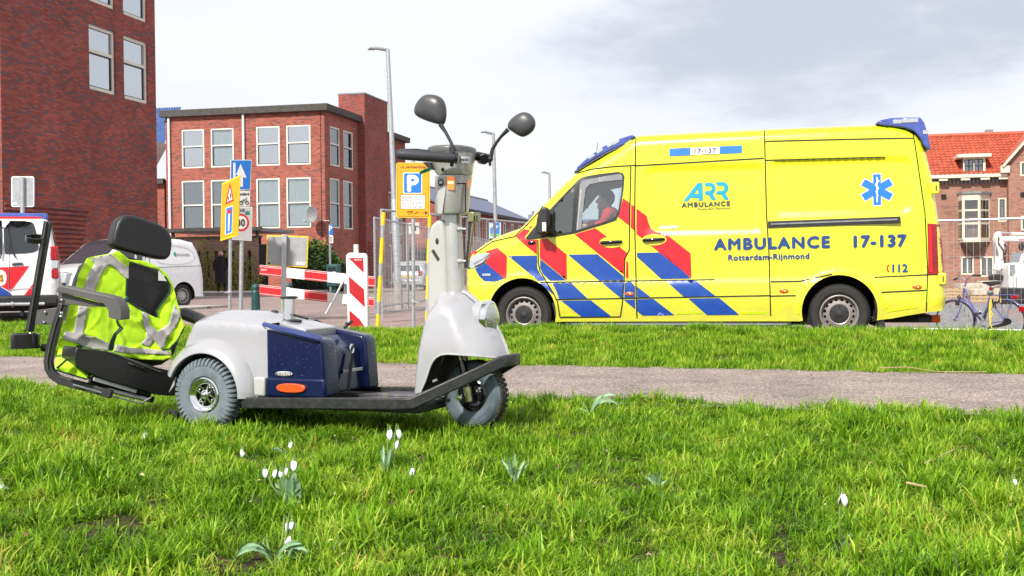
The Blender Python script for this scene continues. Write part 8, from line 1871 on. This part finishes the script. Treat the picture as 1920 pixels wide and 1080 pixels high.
def tuft(n, hmin, hmax, w, rad, lean):
    V, Fc, C = [], [], []
    for b in range(n):
        a = NR.rand()*6.283; rr = rad*math.sqrt(NR.rand()); bx, by = rr*math.cos(a), rr*math.sin(a); h = hmin+(hmax-hmin)*NR.rand()**1.3
        la = NR.rand()*6.283; ln = lean*(.25+1.1*NR.rand()); dx, dy = math.cos(la), math.sin(la); px, py = -dy, dx
        tw = NR.randn()*.5; px, py = px*math.cos(tw)-py*math.sin(tw), px*math.sin(tw)+py*math.cos(tw)
        k0 = len(V); q = NR.rand(); segs = 4
        for s in range(segs+1):
            f = s/segs; out_ = h*ln*f*f; z = h*f*math.sqrt(max(.08, 1-min(.92, (ln*f)**2*.75))); ww = w*(1-.15*f if f < .5 else (1-f)*1.85)*(.7+.6*q)*.5
            x, y = bx+dx*out_, by+dy*out_
            if s < segs: V += [(x-px*ww, y-py*ww, z-.008), (x+px*ww, y+py*ww, z-.008)]; C += [(q, f, 0, 1)]*2
            else: V.append((x, y, z-.008)); C.append((q, 1, 0, 1))
        for s in range(segs-1): i = k0+2*s; Fc.append((i, i+1, i+3, i+2))
        i = k0+2*(segs-1); Fc.append((i, i+1, i+2))
    me = bpy.data.meshes.new('tuft'); me.from_pydata(V, [], Fc); me.materials.append(M['blade'])
    ca = me.color_attributes.new('bl', 'FLOAT_COLOR', 'POINT'); ca.data.foreach_set('color', np.array(C, dtype=np.float32).ravel())
    me.polygons.foreach_set('use_smooth', [True]*len(me.polygons)); return bpy.data.objects.new('tuft', me)
def tuftcol(name, specs):
    c = bpy.data.collections.new(name)
    for s in specs: c.objects.link(tuft(*s))
    return c
near_c = tuftcol('near_tufts', [(24, .030, .075, .0052, .045, 1.0), (26, .025, .060, .0044, .05, 1.3), (18, .04, .095, .0058, .03, .7), (24, .02, .05, .0050, .055, 1.5), (22, .035, .08, .0040, .04, 1.2), (22, .025, .055, .0066, .05, 1.4), (12, .05, .11, .0050, .02, .8), (10, .02, .04, .0085, .04, 1.3)])
far_c = tuftcol('far_tufts', [(26, .04, .085, .0050, .06, .45), (26, .035, .075, .0055, .07, .6), (24, .03, .07, .005, .06, .8), (22, .045, .095, .0048, .05, .4)])
bald = [(G(245, 985, .08), .10), (G(205, 1000, .08), .07), (G(1290, 783, .08), .10), (G(190, 790, .08), .07)]
def scatter(n, xr0, xr1, y0, y1, ok):
    X = NR.uniform(xr0, xr1, n*3); Y = NR.uniform(y0, y1, n*3); out_ = []
    for x, y in zip(X, Y):
        if not ok(x, y): continue
        out_.append((x, y, gz(x, y)))
        if len(out_) >= n: break
    return out_
def grass(name, label, pts, coll, smin, smax, seed):
    me = bpy.data.meshes.new(name); me.from_pydata(pts, [], []); o = bpy.data.objects.new(name, me); COL.objects.link(o); tag(o, label, 'grass', kind='stuff')
    g_ = bpy.data.node_groups.new(name, 'GeometryNodeTree'); g_.interface.new_socket('Geometry', in_out='INPUT', socket_type='NodeSocketGeometry'); g_.interface.new_socket('Geometry', in_out='OUTPUT', socket_type='NodeSocketGeometry')
    i_ = g_.nodes.new('NodeGroupInput'); o_ = g_.nodes.new('NodeGroupOutput'); ip = g_.nodes.new('GeometryNodeInstanceOnPoints'); ci = g_.nodes.new('GeometryNodeCollectionInfo'); mp_ = g_.nodes.new('GeometryNodeMeshToPoints')
    ci.inputs['Collection'].default_value = coll; ci.inputs['Separate Children'].default_value = True; ci.inputs['Reset Children'].default_value = True
    ip.inputs['Pick Instance'].default_value = True
    rv = g_.nodes.new('FunctionNodeRandomValue'); rv.data_type = 'FLOAT_VECTOR'; rv.inputs[0].default_value = (-.18, -.18, 0); rv.inputs[1].default_value = (.18, .18, 6.283); rv.inputs['Seed'].default_value = seed
    rs = g_.nodes.new('FunctionNodeRandomValue'); rs.data_type = 'FLOAT'; rs.inputs[2].default_value = smin; rs.inputs[3].default_value = smax; rs.inputs['Seed'].default_value = seed+1
    # taller and lower patches across the lawn
    ps = g_.nodes.new('GeometryNodeInputPosition'); nz = g_.nodes.new('ShaderNodeTexNoise'); nz.inputs['Scale'].default_value = 5.5; nz.inputs['Detail'].default_value = 3
    mr_ = g_.nodes.new('ShaderNodeMapRange'); mr_.inputs['From Min'].default_value = .32; mr_.inputs['From Max'].default_value = .68; mr_.inputs['To Min'].default_value = .32; mr_.inputs['To Max'].default_value = 1.5; ml = g_.nodes.new('ShaderNodeMath'); ml.operation = 'MULTIPLY'
    K_ = g_.links.new; K_(i_.outputs[0], mp_.inputs[0]); K_(mp_.outputs[0], ip.inputs['Points']); K_(ci.outputs[0], ip.inputs['Instance']); K_(rv.outputs[0], ip.inputs['Rotation'])
    K_(ps.outputs[0], nz.inputs['Vector']); K_(nz.outputs[0], mr_.inputs['Value']); K_(mr_.outputs[0], ml.inputs[0]); K_(rs.outputs[1], ml.inputs[1]); K_(ml.outputs[0], ip.inputs['Scale']); K_(ip.outputs[0], o_.inputs[0])
    md = o.modifiers.new('scatter', 'NODES'); md.node_group = g_; return o
def oknear(x, y):
    q = qq(x, y); e = PN+.0+.10*noise.noise(Vector((x*1.7, y*1.7, 5)))+.05*noise.noise(Vector((x*6, y*6, 2)))
    if q > e or abs(x) > .46*y+1.0: return False
    for c, r in bald:
        d = math.hypot(x-c.x, (y-c.y)*.6)
        if d < r*(1+.5*noise.noise(Vector((x*9, y*9, 1)))) and NR.rand() < .80: return False
    return noise.noise(Vector((x*4.1, y*4.1, 8))) > -.42 or NR.rand() < .45
def okfar(x, y):
    q = qq(x, y); e = PF-.02+.07*noise.noise(Vector((x*1.9, y*1.9, 5)))
    return e < q < FT-.45 and abs(x) < .46*y+1.2
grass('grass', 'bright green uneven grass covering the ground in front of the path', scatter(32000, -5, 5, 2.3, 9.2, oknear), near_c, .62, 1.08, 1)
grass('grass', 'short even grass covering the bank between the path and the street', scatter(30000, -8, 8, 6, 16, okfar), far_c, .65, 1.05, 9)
# straw, leaf litter
lt = MB()
for i in range(110):
    x = rnd.uniform(-4.2, 4.2); q = rnd.uniform(PN, PF) if i % 2 else (PF-abs(rnd.gauss(0, .12)) if i % 4 else PN+abs(rnd.gauss(0, .15))); y = q-.37*x; c = Vector((x, y, gz(x, y, False)+.018)); a = Vector((rnd.gauss(0, 1), rnd.gauss(0, 1), .1)).normalized(); b = a.cross(Vector((0, 0, 1))); s_ = rnd.uniform(.005, .018)
    lt.add([c-a*s_, c-b*s_*.4, c+a*s_, c+b*s_*.4+Vector((0, 0, .006))], [(0, 1, 2, 3)], rnd.randrange(3))
for i in range(300):
    y = rnd.uniform(2.7, 7.2); x = rnd.uniform(-.45*y, .45*y)
    if qq(x, y) > PN: continue
    c = Vector((x, y, gz(x, y)+rnd.uniform(.012, .045))); a = Vector((rnd.gauss(0, 1), rnd.gauss(0, 1), rnd.gauss(0, .35))).normalized(); b = a.cross(Vector((rnd.gauss(0, .4), rnd.gauss(0, .4), 1))).normalized(); s_ = rnd.uniform(.004, .013); w_ = s_*rnd.uniform(.2, .6)
    lt.add([c-a*s_, c-a*s_*.2-b*w_+Vector((0, 0, .004)), c+a*s_, c+a*s_*.1+b*w_+Vector((0, 0, .006))], [(0, 1, 2, 3)], rnd.randrange(3))
o = lt.build('leaf_litter', [mat('dry_brown_leaf', (.22, .12, .06), .8, var=.3), mat('pale_straw', (.48, .40, .20), .8, var=.2), mat('pinkish_leaf', (.28, .17, .12), .8, var=.2)]); tag(o, 'bits of dry brown leaf and straw scattered through the grass', 'leaf litter', kind='stuff')
for (pts, lb) in (([(1735, 868), (1762, 856), (1790, 842)], 'thin dry twig lying in the grass at the right'), ([(1700, 905), (1745, 915)], 'short brown stalk in the grass below the twig'), ([(1650, 690), (1700, 688), (1760, 697), (1850, 697)], 'long dry stem along the far edge of the path')):
    mb = MB(); pp = [G(x, y, .12 if y > 800 else .16) for x, y in pts]; b_ = pp[0].copy(); tw_ = thing('twig', lb, 'twig', tuple(b_)); mb.tube([tuple(p-b_) for p in pp], [.004, .003, .0022, .002][:len(pp)], 5); mb.build('stem', M['wood'], tw_)
# ------------------------------------------------------------------ snowdrops
M['sdleaf'] = mat('glaucous_leaf', (.19, .32, .17), .45, var=.15, vs=30); M['petal'] = mat('white_petal', (.66, .68, .66), .45); M['petal'].node_tree.nodes['Principled BSDF'].inputs['Subsurface Weight'].default_value = .2; M['sdstem'] = mat('pale_green_stem', (.16, .26, .05), .5)
def snowdrop(label, base, leaves_=(), flowers=(), name='snowdrop', group=None):
    b = G(base[0], base[1], .085); b.z = gz(b.x, b.y)-.005; Y = b.y; t = thing(name, label, 'flower' if flowers else 'plant', tuple(b), 0, group); sc_ = F/Y
    def rel(px, py, d=0): return P(px, py, Y+d)-b
    leaves_ = list(leaves_)+[(px+rnd.uniform(-9, 9), py+rnd.uniform(-2, 14), w_*rnd.uniform(.7, 1)) for px, py, w_ in leaves_ for _ in (0, 1) if name == 'snowdrop']
    for (px, py, w_) in leaves_:
        tip = rel(px, py, rnd.uniform(-.05, .03)); o0 = Vector((rnd.gauss(0, .008), rnd.gauss(0, .01), 0)); side = Vector((1, rnd.uniform(-.5, .5), 0)).normalized()
        if abs(tip.x) > abs(tip.z): side = Vector((-.2, .5, .8)).normalized()
        vs = []; n = 7
        for i in range(n+1):
            f = i/n; c = o0.lerp(tip, f)+Vector((0, 0, .35*abs(tip.x)*math.sin(f*math.pi))) ; ww = w_*(.55+.6*math.sin(f*math.pi*.75))*(1 if f < .8 else (1-f)*4.6+.08)*.5
            vs += [c-side*ww+Vector((0, -.002, 0)), c+Vector((0, .0015, 0)), c+side*ww+Vector((0, -.002, 0))]
        mb = MB(); mb.add(vs, [(3*i+k, 3*i+k+1, 3*i+k+4, 3*i+k+3) for i in range(n) for k in (0, 1)]); mb.build('leaf', M['sdleaf'], t, smooth='full')
    for (px, py, h) in flowers:      # pixel of the flower's middle, flower height in pixels
        c = rel(px, py, rnd.uniform(-.03, .02)); hh = 1.45*h/sc_; top_ = c+Vector((0, 0, hh*.5)); bend = top_+Vector((rnd.choice((-1, 1))*.006, 0, .016))
        mb = MB(); mb.tube([Vector((0, 0, 0)), Vector((bend.x*.7, bend.y*.5, bend.z*.55)), bend+Vector((0, 0, .002)), top_+Vector((0, 0, .008)), top_], [.0032, .003, .0026, .002, .002], 6); mb.ball(tuple(top_-Vector((0, 0, .001))), .0042, 5, sc=(1, 1, 1.3)); mb.build('stalk', M['sdstem'], t, smooth='full')
        mb = MB(); n = 6
        for k in range(3):
            a = 2*math.pi*k/3+rnd.random(); d = Vector((math.cos(a), math.sin(a), 0)); s_ = Vector((-d.y, d.x, 0)); vs = []
            for i in range(n+1):
                f = i/n; q = top_+d*(hh*.36*math.sin(min(1, f*1.15)*math.pi*.55)*(1 if f < .75 else 1-.25*(f-.75)*4))-Vector((0, 0, hh*f)); ww = hh*.26*math.sin(math.pi*(.08+.90*f))**.7
                vs += [q-s_*ww-d*ww*.25, q+d*.0, q+s_*ww-d*ww*.25]
            mb.add(vs, [(3*i+j, 3*i+j+1, 3*i+j+4, 3*i+j+3) for i in range(n) for j in (0, 1)])
        mb.build('flower', M['petal'], t, smooth='full')
gs = 'snowdrops in the grass'
snowdrop('largest snowdrop clump with four white flowers and broad upright leaves below the footboard', (548, 955), [(528, 893, .018), (552, 880, .020), (560, 900, .020), (540, 905, .020), (516, 905, .014), (566, 915, .014)], [(497, 886, 13), (517, 887, 12), (551, 872, 15), (537, 883, 11), (526, 889, 10)], group=gs)
snowdrop('snowdrop clump with three nodding flowers and thin leaves below the front wheel', (724, 892), [(719, 832, .010), (733, 838, .010), (726, 850, .010), (715, 860, .009)], [(731, 814, 14), (747, 813, 13), (744, 832, 13)], group=gs)
snowdrop('low snowdrop clump with splayed leaves at the bottom edge of the picture', (520, 1062), [(446, 1036, .014), (470, 1018, .013), (562, 1016, .014), (580, 1034, .013), (560, 1048, .012), (548, 1066, .013), (500, 1030, .014), (540, 1018, .014)], [(494, 1030, 15), (541, 1014, 16), (539, 989, 15), (548, 984, 12)], group=gs)
snowdrop('single tall snowdrop with one flower and one leaf at the right', (1574, 1034), [(1596, 1000, .012), (1566, 1010, .009)], [(1580, 936, 18)], group=gs)
snowdrop('pair of small snowdrop flowers below the rear wheel', (284, 838), [(292, 825, .008)], [(272, 819, 12), (301, 827, 10)], group=gs)
snowdrop('tiny snowdrop with one flower left of the large clump', (470, 866), [(480, 850, .007)], [(454, 849, 11)], group=gs)
snowdrop('tiny snowdrop with one flower above the large clump', (538, 858), [(510, 842, .009), (530, 840, .008)], [(546, 834, 10)], group=gs)
snowdrop('small snowdrop with one flower right of the three flowered clump', (768, 905), [(755, 890, .007)], [(774, 885, 13)], group=gs)
snowdrop('small snowdrop flower at the right edge of the picture', (1898, 925), [(1890, 912, .007)], [(1902, 903, 10)], group=gs)
snowdrop('small snowdrop flower at the left edge of the picture', (6, 930), [(12, 915, .007)], [(4, 911, 10)], group=gs)
snowdrop('tuft of broad drooping leaves at the near edge of the path', (1105, 782), [(1130, 738, .018), (1156, 742, .016), (1164, 762, .014), (1076, 772, .012), (1090, 750, .010), (1140, 750, .014)], name='leafy_plant')
snowdrop('clump of thin grey green leaves below the bumper tip', (962, 898), [(940, 862, .010), (950, 850, .010), (965, 846, .010), (985, 862, .010), (1000, 868, .009), (955, 870, .010)], name='leafy_plant')
snowdrop('small clump of bent grey green leaves in the middle of the lawn', (1230, 905), [(1206, 892, .013), (1222, 884, .015), (1250, 900, .012), (1238, 882, .012)], name='leafy_plant')
